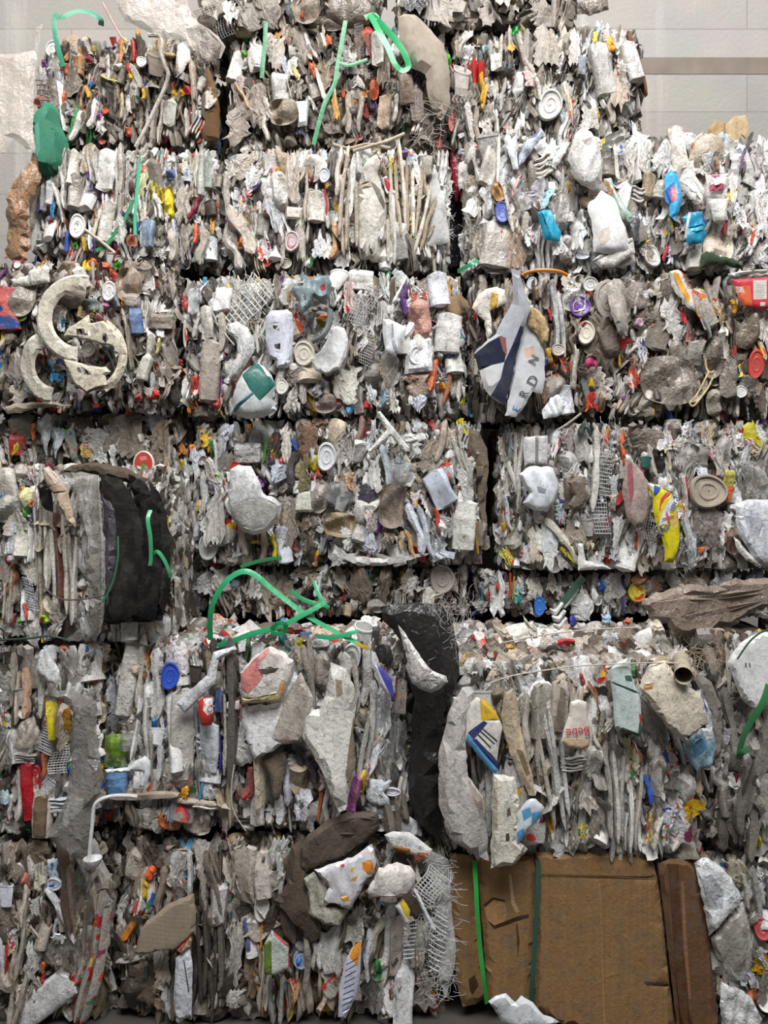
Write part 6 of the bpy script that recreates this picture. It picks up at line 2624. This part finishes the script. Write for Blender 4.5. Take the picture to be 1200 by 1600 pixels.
# ---- F6d
T('f6d', '''
rib 1130 1080 20 140 -14 8d877f
rib 1146 1130 18 120 -10 a09a92
rib 1188 1180 30 180 14 8a847c
rib 1160 1240 24 120 10 6d675f
rib 1140 1290 26 90 6 5d564e
rib 1175 1290 24 110 4 79726a
sheet 1195 1250 30 90 0 a8a29a
film 1155 1290 50 60 0 655d54
sheet 1135 1010 24 60 -10 8f8378
sheet 1192 1330 14 30 -10 c3c6c0
blob 1190 1320 10 24 0 d6c42c
''')
G('f6d', 'dinner_plate', '1140,1036 1150,1018 1161,1005 1178,994 1196,988 1215,990 1215,1080 1200,1096 1183,1112 1168,1100 1161,1092 1152,1070', 'dcdcda', [('1152,1036 1166,1012 1186,1004 1204,1010 1204,1070 1186,1090 1166,1078', 'e4e4e2'), ('1164,1036 1166,1036 1167,1043 1165,1043', '4a4642'), ('1170,1036 1172,1036 1173,1043 1171,1043', '4a4642')], fold=.03, nf=2, off=.12, depth=.05, edge=.2, mk='clean', label='white plastic plate with a wide rim')
BAND('f6d', 'tie_strap', '1202,1070,-.11 1192,1098,-.12 1172,1130,-.12 1160,1156,-.12 1153,1186,-.11', 12, '3a7c4c', twist=.5)
BAND('f6d', 'tie_strap', '1153,1186,-.11 1160,1176,-.13 1170,1170,-.13', 10, '3a7c4c')
BAND('f6d', 'tie_strap', '1152,1030,-.1 1170,1004,-.1 1186,990,-.1 1200,984,-.1', 3, '3c5a40')

# ---- F7a
T('f7a', '''
film 45 1338 80 60 10 8b7a69
film 20 1350 50 60 0 978a7c
sheet 83 1362 18 40 -6 cdd9e4
sheet 81 1352 14 10 -6 3f92c8 clean .05
sheet 84 1380 10 5 -6 3c6cb8 clean .05
lid 86 1380 24 18 0 dde3ea
rib 92 1368 5 30 0 32538a
sheet 63 1379 26 24 20 cfcab4
cup 11 1398 24 32 0 dadee6
blob 40 1380 12 30 0 a86a58
rib 38 1410 10 70 4 d0c5b8
sheet 56 1415 16 30 0 b9b5aa
rib 70 1418 9 30 0 7d6e60
rib 97 1425 10 90 -26 d6d6d8
rib 104 1440 9 70 -24 dadadd
rib 88 1450 6 40 6 dddde0
sheet 95 1462 20 14 40 e2e2e4
rib 102 1385 20 140 -8 5f4b3a
rib 114 1400 12 120 -6 8a7c6c
film 130 1430 50 170 4 857d74 clear
film 100 1490 70 50 40 7d766e haze
film 152 1506 32 44 0 8d857b film
rib 150 1450 6 120 -6 b5a590
sheet 51 1505 26 70 4 d6d4cf
rib 36 1470 10 120 6 b5ada0
sheet 60 1470 24 60 -20 a89c92
film 8 1440 30 60 -10 857a6e
sheet 18 1470 24 40 0 cfd0d4 printed
rib 11 1500 4 50 4 c03838
rib 3 1500 14 80 -6 d3d3d7
rib 20 1550 12 130 4 c0b8aa
rib 34 1560 10 110 14 a49a8c
rib 68 1510 7 20 0 d8702c
rib 69 1528 7 14 0 b03030
blob 118 1535 22 26 0 ac3a32 film
rib 116 1570 12 80 -4 87392c
rib 134 1562 22 120 12 d6d2d6
rib 152 1560 20 90 6 8a7a64
tub 64 1575 44 120 52 dadad9
sheet 88 1540 34 40 0 c6c4c0
blob 90 1556 20 12 0 4d4842
sheet 30 1590 40 50 30 cfcfce
rib 62 1535 24 10 40 b5a594
''')

# ---- F7b
T('f7b', '''
blob 227 1393 14 32 -8 d2b01c
blob 226 1411 18 12 10 2f3a98
blob 228 1424 24 22 0 8f9498 film
blob 233 1368 14 22 20 dc5a28
film 195 1400 30 80 10 b5b0a8
film 190 1440 26 60 4 c0bab2
blob 205 1360 30 50 10 a89c90 film
film 235 1345 60 60 -10 5d5148
rib 200 1458 16 36 22 d8862a
rib 180 1458 12 34 0 bfae2c
rib 221 1434 8 24 80 b9a860
film 195 1490 30 40 0 9a9086
rib 200 1508 10 50 80 aaa59c
sheet 222 1395 30 80 14 b7a394
rib 250 1390 14 80 8 a08c78
sheet 282 1364 36 70 4 d2cdc9
rib 298 1370 9 90 0 e0dcd6
sheet 318 1345 40 80 4 cdc6c0
rib 318 1400 14 90 0 b0a89e
rib 332 1400 9 130 0 9c938a
box 343 1414 24 62 4 c9c6c3
rib 345 1350 4 60 0 6b6258
sheet 363 1365 20 60 -16 c0b5aa
tub 384 1364 34 88 0 c0b5aa
tub 409 1366 26 70 -6 c4bab1
sheet 436 1332 36 60 0 d2d2cc
rib 437 1370 14 60 0 c9cac6
lid 409 1414 22 44 0 d3cdc8
blob 364 1425 22 40 0 968c80 clear
tub 396 1465 22 56 0 d6d3d0
rib 389 1470 10 70 -8 5c5c90
rib 410 1450 5 70 4 d08c28
rib 406 1500 6 60 -4 bca88c
rib 322 1490 12 140 0 55504a
rib 334 1485 12 150 0 3f3a35
rib 312 1500 10 130 -4 4a443e
rib 345 1500 12 120 0 6b645c
rib 303 1520 14 120 4 3a342f
rib 330 1560 12 90 0 4d463f
sheet 366 1497 26 120 2 bbb6ae
sheet 368 1560 30 30 0 c9c5bd
film 396 1520 24 80 -4 7d6a58
rib 405 1555 9 70 -10 c07c3e
rib 425 1560 12 80 -6 8f8f88
rib 440 1560 10 80 0 b5b5ae
rib 452 1565 10 70 4 7f7b74
sheet 460 1552 26 50 0 d0a880 printed
film 230 1540 50 70 -20 6a5c4e
sheet 240 1545 30 20 40 b3a294 printed
film 255 1520 30 50 0 a89c8c
film 222 1515 24 60 6 74726a
sheet 255 1570 36 30 20 9d8874
rib 260 1590 12 40 0 8f949a
blob 215 1560 50 60 0 453b33
film 190 1560 30 60 0 3a322b
lid 471 1495 22 28 0 8fa0b4
blob 471 1496 14 20 0 2f6fc0
rib 480 1500 14 120 2 a69c90
rib 492 1480 10 60 0 c9c6c0
sheet 508 1480 30 70 6 cfccc6
sheet 528 1472 24 80 10 d9d6d0
sheet 515 1540 30 70 10 c9b5a4
blob 508 1578 20 16 10 d8a02c
rib 522 1560 10 40 10 d8683c
rib 530 1480 16 90 4 b5b2ac
rib 575 1490 14 90 2 d9dbe0
rib 606 1474 20 150 7 dcdbd8
rib 588 1462 16 80 20 c0b9aa
blob 588 1510 16 34 0 2f8a4a
film 580 1545 34 90 -8 87847e clear
tub 618 1480 18 90 2 b5a8a0
film 620 1540 14 50 0 7d7a76
net 641 1467 16 60 4 d6d6d6
bottle 632 1556 30 130 2 dcdcdb
sheet 605 1560 34 60 0 d9d6d4
film 600 1590 50 30 60 d3d2d0
blob 608 1594 9 14 0 d8c02c
film 655 1490 24 70 0 b0aa9c
film 662 1550 50 80 0 8a8078
sheet 660 1470 30 60 0 c9c8be
film 560 1430 50 40 0 8d847a
sheet 556 1450 36 50 10 c4c0b4
film 470 1400 30 70 0 5a4e44
film 480 1440 40 60 0 4d443c
rib 455 1400 40 140 0 5d5248
film 430 1430 40 70 6 5a4d42
lid 652 1345 12 16 0 d0744c
sheet 647 1362 16 40 -10 dcd6d0
sheet 616 1390 30 30 0 bdb8b2
''')
G('f7b', 'woven_sack', '208,1492 216,1464 228,1441 263,1415 301,1400 304,1430 303,1459 292,1472 275,1486 247,1488 226,1494', '9f907d', fold=.08, nf=5, off=.12, depth=.05, mk='cloth', label='tan stained fabric flap')
G('f7b', 'printed_wrapper', '276,1486 296,1462 299,1470 296,1482 282,1492', 'b8a888', [('277,1484 295,1463 297,1467 279,1487', 'c24a48')], off=.12, edge=.3)
G('f7b', 'plastic_sheet', '273,1500 284,1490 296,1486 300,1510 299,1570 298,1590 275,1600 270,1570 272,1530', 'd2d4dc', [('286,1500 288,1500 296,1550 294,1552', '55555c')], fold=.08, off=.11, edge=.4, label='flat pale blue white sheet')
G('f7b', 'printed_carton', '412,1478 424,1455 450,1477 453,1515 430,1526 412,1524', 'c6c9c4', [('412,1478 424,1470 424,1524 412,1524', '64802e'), ('426,1456 450,1476 450,1482 428,1462', 'c4504a'), ('450,1488 453,1488 453,1514 450,1514', 'c03a3a')], fold=.08, off=.11, edge=.3, label='grey carton with a green stripe')
G('f7b', 'brown_cloth', '468,1350 470,1324 482,1300 510,1280 545,1270 590,1273 594,1300 575,1320 545,1338 500,1352 478,1368', '5f544a', [('520,1284 560,1276 588,1280 588,1290 560,1300 530,1300', '544a41')], fold=.3, nf=8, off=.13, depth=.07, curl=12, bulge=.03, mk='rag', label='dark brown rag draped along the top edge')
G('f7b', 'brown_cloth', '452,1330 472,1320 482,1350 480,1400 496,1430 500,1470 484,1490 466,1460 448,1440 420,1420 440,1400 450,1370', '584c42', fold=.35, nf=8, off=.09, depth=.06, mk='rag')
G('f7b', 'plastic_sheet', '475,1372 490,1364 512,1392 508,1418 545,1426 530,1448 505,1446 482,1430 484,1400', 'b0ac9e', fold=.2, off=.10)
G('f7b', 'printed_bag', '490,1362 520,1352 550,1343 581,1322 588,1352 580,1372 567,1386 556,1408 546,1426 522,1416 508,1418 506,1408 514,1390 504,1376', 'dddade', [('566,1348 582,1346 584,1362 574,1366 566,1358', 'e08c30'), ('532,1352 538,1351 538,1356 533,1357', 'd0485a'), ('548,1356 554,1355 552,1362 548,1362', 'd8b83c'), ('550,1372 560,1368 556,1376 548,1376', 'dc8a3c'), ('530,1402 544,1400 546,1408 534,1408', 'dca04a')], fold=.15, off=.13, depth=.04, mk='clean', label='torn white printed sheet with orange marks')
G('f7b', 'crushed_jug', '571,1393 584,1374 592,1356 620,1350 640,1356 650,1370 646,1402 620,1404 599,1402 581,1408', 'ddd6cf', [('571,1393 581,1408 646,1402 646,1396 600,1396 580,1400', 'b9a08e')], fold=.15, off=.13, depth=.05, bulge=.04, label='crushed off white jug')
G('f7b', 'striped_carton', '600,1306 614,1300 640,1302 676,1330 673,1346 650,1340 612,1328', 'dedcd8', [('612,1322 640,1326 642,1336 616,1329', 'bd7a2a'), ('652,1332 670,1334 670,1342 654,1340', 'cf7a4a')], fold=.1, off=.12, edge=.4, label='white carton with a brown stripe')
G('f7b', 'plastic_sheet', '603,1278 630,1262 656,1280 659,1300 630,1306 606,1300', 'cdced2', fold=.15, off=.11)
G('f7b', 'printed_wrapper', '617,1418 630,1406 641,1424 639,1444 634,1447', 'e2e2de', [('624,1412 631,1406 641,1424 639,1440', 'd9bc24'), ('632,1408 640,1406 642,1424', '4a5580')], fold=.05, off=.14, edge=.2, mk='clean', label='folded yellow and white wrapper')
G('f7b', 'white_blade', '644,1390 650,1390 682,1455 677,1461', 'e4e6ea', fold=.03, off=.14, edge=.2, mk='clean')
G('f7b', 'striped_comb', '541,1500 552,1480 565,1470 563,1520 556,1560 540,1594 528,1592 530,1545', 'cbd0e2', [('546,1496 556,1472 565,1474 559,1510', 'e0902c')] + [('%d,%d %d,%d %d,%d %d,%d' % (534 + k * .9, 1580 - k * 9, 550 + k * 1.0, 1576 - k * 10, 550 + k * 1.0, 1578 - k * 10, 534 + k * .9, 1582 - k * 9), '4a4a58') for k in range(9)], fold=.05, off=.13, edge=.2, mk='clean', label='white comb like strip with dark bars')
G('f7b', 'woven_sack', '650,1338 668,1332 700,1344 712,1370 704,1400 708,1440 718,1480 706,1530 696,1560 686,1530 684,1470 676,1410 662,1370', 'cbcbc8', fold=.15, off=.08, mk='cloth', depth=.05, label='frayed white woven sack')
T('f7b', '''
net 683 1382 34 50 30 d9d9d6 - .09
net 694 1470 24 90 0 d3d3d0 - .09
tangle 694 1360 40 50 0 d3d3d0 - .08
tangle 690 1430 40 60 0 d9d9d6 - .08
tangle 696 1520 40 60 0 c9c6c0 - .08
''')
FRINGE('f7b', 'frayed_thread', (668, 1340, 712, 1560), 150, .06, 'd6d6d3', -.08, spread=1.2, down=.2, seed=12)

# ---- F7c: the cardboard face
for (nm, ol, rg, off, hl, lb) in [
        ('cardboard_panel', '703,1336 742,1340 750,1400 754,1470 762,1560 744,1574 724,1578 714,1540 708,1450', [('732,1530 742,1524 748,1540 738,1556 734,1548', '4a3524')], .06, [], 'left strip of brown cardboard'),
        ('cardboard_panel', '744,1338 836,1340 842,1400 838,1470 834,1570 800,1576 764,1566 756,1470 750,1400', [('757,1416 770,1404 788,1408 792,1426 788,1440 772,1446 760,1436', 'b98f5e'), ('755,1414 770,1402 790,1406 789,1410 771,1406 758,1418', '4a3423'), ('760,1436 772,1446 788,1440 808,1432 826,1428 826,1434 806,1440 790,1446 772,1452', '3f2c1d'), ('795,1366 799,1366 804,1410 812,1424 806,1426 799,1412', 'c9a887'), ('806,1446 808,1440 812,1470 809,1500', '5a4028')], .075, [], 'torn middle strip of brown cardboard'),
        ('cardboard_panel', '838,1336 920,1332 1020,1340 1030,1376 1040,1450 1048,1530 1058,1612 960,1612 880,1604 838,1580 836,1470', [('846,1366 1026,1370 1026,1376 846,1371', '6f5233'), ('936,1380 938,1380 946,1600 943,1600', 'b18a5e'), ('1006,1534 1046,1538 1046,1543 1010,1540', '3f2c1d')], .085, [], 'wide dusty brown cardboard face'),
        ('cardboard_flap', '1030,1352 1050,1344 1074,1344 1092,1354 1100,1400 1112,1480 1120,1550 1128,1612 1062,1612 1052,1540 1042,1450', [('1044,1350 1060,1350 1062,1400 1068,1480 1078,1612 1066,1612 1054,1500', '5d3f28'), ('1064,1380 1068,1376 1074,1480 1080,1560 1077,1562 1068,1480', '9a7050')], .10, [], 'dark folded cardboard flap on the right edge')]:
    c = '735339' if 'flap' in nm else '98764f'
    G('f7c', nm, ol, c, rg, fold=.025, nf=4, off=off, depth=.05, curl=10, mk='card', edge=.35, label=lb, holes=hl, at=.08, step=9)
BAND('f7c', 'tie_strap', '741,1344,-.015 744,1390,-.03 746,1430,-.035 750,1480,-.03 756,1530,-.03 761,1568,-.01', 7, '2f9e44', twist=.3, label='bright green strap')
BAND('f7c', 'tie_strap', '841,1345,-.02 840,1400,-.03 836,1470,-.03 832,1530,-.03 831,1570,-.02', 7.5, '2f5344', label='dark green strap')

# ---- F7d
T('f7d', '''
film 1120 1400 40 90 -16 dededc
film 1150 1370 40 50 0 a39a88
rib 1164 1390 10 60 -10 cfcabb
film 1140 1470 50 80 10 bdb8ae haze
sheet 1159 1520 26 40 -30 dfe1ec
blob 1178 1558 24 28 20 c0602c
film 1150 1580 60 60 20 dddddc
film 1185 1580 30 50 0 c6c3be
lid 1190 1450 24 34 -20 cf5a5e
rib 1182 1400 12 90 -10 b5b5b0
sheet 1190 1500 20 50 -30 dcdedc
film 1195 1540 30 60 0 7d7a70
sheet 1130 1345 40 20 60 9a9690
blob 1110 1345 14 8 0 b04038
''')
G('f7d', 'plastic_bag', '1088,1352 1108,1344 1128,1356 1144,1372 1162,1402 1160,1416 1140,1430 1120,1452 1110,1466 1104,1430 1096,1390', 'dadbdc', [('1096,1372 1112,1366 1130,1392 1126,1416 1108,1420', 'a9abae')], fold=.15, off=.12, depth=.05, bulge=.02, mk='film', label='white bag flecked with grey')
G('f7d', 'plastic_bag', '1112,1468 1140,1432 1164,1412 1176,1460 1178,1510 1166,1540 1140,1536 1122,1508', 'bfb9ae', fold=.2, off=.10, depth=.05, bulge=.03, mk='haze', label='translucent dusty bag')
G('f7d', 'plastic_bag', '1128,1536 1150,1545 1176,1562 1196,1600 1190,1612 1132,1612 1124,1570', 'dcdcdb', fold=.3, nf=8, off=.11, depth=.05, mk='film', label='crumpled white bag near the floor')

# ================================================================ loose things on and between the bales
loose('green_sack', '73,143 80,160 84,184 92,204 97,222 96,246 90,262 80,272 66,275 56,272 57,256 52,230 49,206 47,184 60,168', .455, '4a9276',
      'torn green mesh sack hanging at the upper left', 'sack', [('60,200 66,196 68,240 62,250', '68a68e'), ('57,262 90,262 82,272 58,272', '3a7a60')], mk='cloth', fold=.25, nf=8, depth=.3, curl=10, bulge=.06)
loose('clear_sheet', '-20,80 20,82 52,76 56,42 67,38 60,70 52,112 50,150 48,196 52,230 44,236 20,214 8,236 -20,262', .42, 'd3c5b8',
      'dusty clear plastic sheet hanging beside the wall at the upper left', 'plastic sheet', [('38,160 41,158 56,196 52,198', 'e6dcd2')], mk='haze', fold=.3, nf=9, depth=.05, curl=12)
loose('paper_wrap', '32,252 46,230 55,262 48,290 42,302 36,340 38,382 28,404 -6,398 2,350 10,300 18,276', .40, 'a07c5e',
      'crumpled brown paper hanging below the clear sheet', 'paper', [('20,320 36,310 38,326 24,336', 'c49c80')], mk='film', fold=1.2, nf=16, depth=.06, curl=6, bulge=.0, edge=2.5)
loose('film_sheet', '190,-8 290,-8 298,22 318,38 340,52 352,72 344,90 318,96 300,80 284,62 258,58 226,46 196,36 184,10', .34, 'd6cabe',
      'pale clear film trailing over the bale with the cardboard end', 'plastic film', [('290,44 318,40 346,68 342,90 318,94 302,78', 'a59a8e')], mk='haze', fold=.25, nf=8, depth=.05, curl=12)
loose('red_bag', '704,232 714,228 724,240 726,262 720,286 722,306 714,312 707,290', .58, '8c1c30',
      'dark red bag wedged in the dark gap between two bales', 'bag', mk='film', fold=.35, depth=.06, bulge=.0)
loose('black_infill', '694,222 716,218 740,228 740,330 736,380 736,426 694,424', .70, '1a1818',  # black sheet added so the gap between the bales reads as shaded
      'black sheet added as shade deep in the gap beside the frayed white sheet', 'bag', mk='black', fold=.35, depth=.06, bulge=.03)
loose('black_infill', '594,949 620,944 658,941 690,945 704,966 716,1010 718,1056 698,1090 690,1130 689,1200 692,1270 688,1326 672,1306 652,1284 638,1240 640,1180 644,1120 648,1090 636,1060 632,1010 614,985 598,968', .02, '262525',
      'torn black bin bag stuffed between the two front bales', 'bag', [], mk='black', fold=.3, nf=12, depth=.10, curl=22, bulge=.05)
loose('torn_bag', '622,978 634,992 646,1010 658,1028 676,1048 698,1058 701,1068 690,1078 675,1086 656,1078 644,1070 636,1050 634,1020 628,1000', -.13, 'dad6d2',
      'torn white plastic bag caught on the black bin bag', 'bag', [('664,1060 690,1062 692,1070 672,1078', 'eceae8')], mk='film', fold=.3, nf=8, depth=.04, curl=8, bulge=.02)
loose('film_sheet', '66,1096 82,1082 115,1077 126,1086 140,1082 152,1103 150,1140 157,1180 161,1208 159,1237 142,1258 141,1290 136,1332 128,1348 100,1336 70,1312 84,1282 100,1250 105,1206 109,1134 112,1112 98,1100', -.12, '86837e',
      'torn grey clear film hanging down the front left', 'plastic film', [('112,1240 134,1246 130,1262 104,1290 90,1296', 'aaa8a5')], mk='smoke', fold=.3, nf=10, depth=.06, curl=10)
loose('dusty_sheet', '1000,944 1016,926 1040,922 1070,914 1110,916 1150,908 1215,906 1215,950 1180,962 1150,984 1120,986 1104,1006 1080,992 1052,990 1040,972 1018,968', .17, '8d7d70',
      'dusty brown plastic sheet over the tops of the front right bales', 'plastic sheet', [('1012,940 1060,928 1120,930 1200,922 1200,928 1120,937 1060,935', 'a3917f'), ('1060,960 1140,950 1200,940 1140,957 1070,970', '72645a')], mk='film', fold=.9, nf=14, depth=.08, curl=12, bulge=.0, edge=2.0, vert=0)
loose('torn_sheet', '764,1570 776,1562 792,1558 806,1570 816,1560 834,1570 850,1588 876,1602 860,1606 786,1606 776,1590', -.10, 'd6d8dc',
      'torn white sheet on the floor under the cardboard', 'plastic sheet', mk='clean', fold=.3, nf=8, depth=.04, curl=8)
# twine tangle
_r = np.random.default_rng(5)
V_, Q_ = p_tangle(_r, 170, .004)
_d = .045
V_ = V_ * np.array([.15, .10, .20])
_o = put('twine_tangle', mesh_np('twine_tangle', V_, Q_, np.repeat(np.array([lin('b5b2ac')]), len(Q_), 0), M['rag']), None, Matrix.Translation(PX(703, 984, .0)))
setprops(_o, 'tangle of pale twine beside the black bin bag', 'twine')
# the bent white ladle
path = path3('214,1245,-.15 196,1243,-.16 174,1244,-.17 156,1250,-.18 147,1262,-.18 144,1290,-.18 141,1320,-.18 139,1342,-.18', -.18)
V1, Q1 = tube_geo(path, .0065)
_e = bpy.data.objects.new('plastic_ladle', None)
_e.empty_display_size = .05
COL.objects.link(_e)
_e.location = PX(145, 1350, -.18)
setprops(_e, 'bent white plastic ladle hanging over the grey film', 'ladle')
_o = put('handle', mesh_np('handle', V1 - np.array(_e.location), Q1, np.repeat(np.array([lin('dcdcdc')]), len(Q1), 0), M['clean']))
_o.parent = _e
pr = [(.001, .022), (.018, .02), (.027, .008), (.031, -.008), (.029, -.008), (.024, .006), (.016, .015), (.001, .017)]
Vb, Qb = revolve(pr, 20)
Vb = Vb[:, [0, 2, 1]] * np.array([1, 1, -1.0])
_o = put('bowl', mesh_np('bowl', Vb + np.array([0, 0, .012]), Qb, np.repeat(np.array([lin('e0e0e2')]), len(Qb), 0), M['clean']))
_o.parent = _e

# ---------------------------------------------------------------- settle each bale's scrap between its neighbours
for b in BALES.values():
    for o in b.root.children:
        if o.name.startswith(('packed_scrap', 'tie_strap', 'frayed', 'thin_cord', 'woven_sack', 'bent_rod')):
            continue
        if 'label' in o:
            continue
        co = np.empty(len(o.data.vertices) * 3, dtype=np.float32)
        o.data.vertices.foreach_get('co', co)
        mw = np.array(Matrix.Translation(b.root.location) @ o.matrix_basis)
        W = co.reshape(-1, 3) @ mw[:3, :3].T + mw[:3, 3]
        lo, hi = W.min(0), W.max(0)
        d = [0.0, 0.0, 0.0]
        for ax, (a, c) in ((0, (b.x0, b.x1)), (2, (b.z0, b.ztop))):
            under, over = max(0, a - .018 - lo[ax]), max(0, hi[ax] - c - .018)
            if under and not over:
                d[ax] = min(under, .02)
            elif over and not under:
                d[ax] = -min(over, .02)
        if d[0] or d[2]:
            o.location = (o.location[0] + d[0], o.location[1], o.location[2] + d[2])
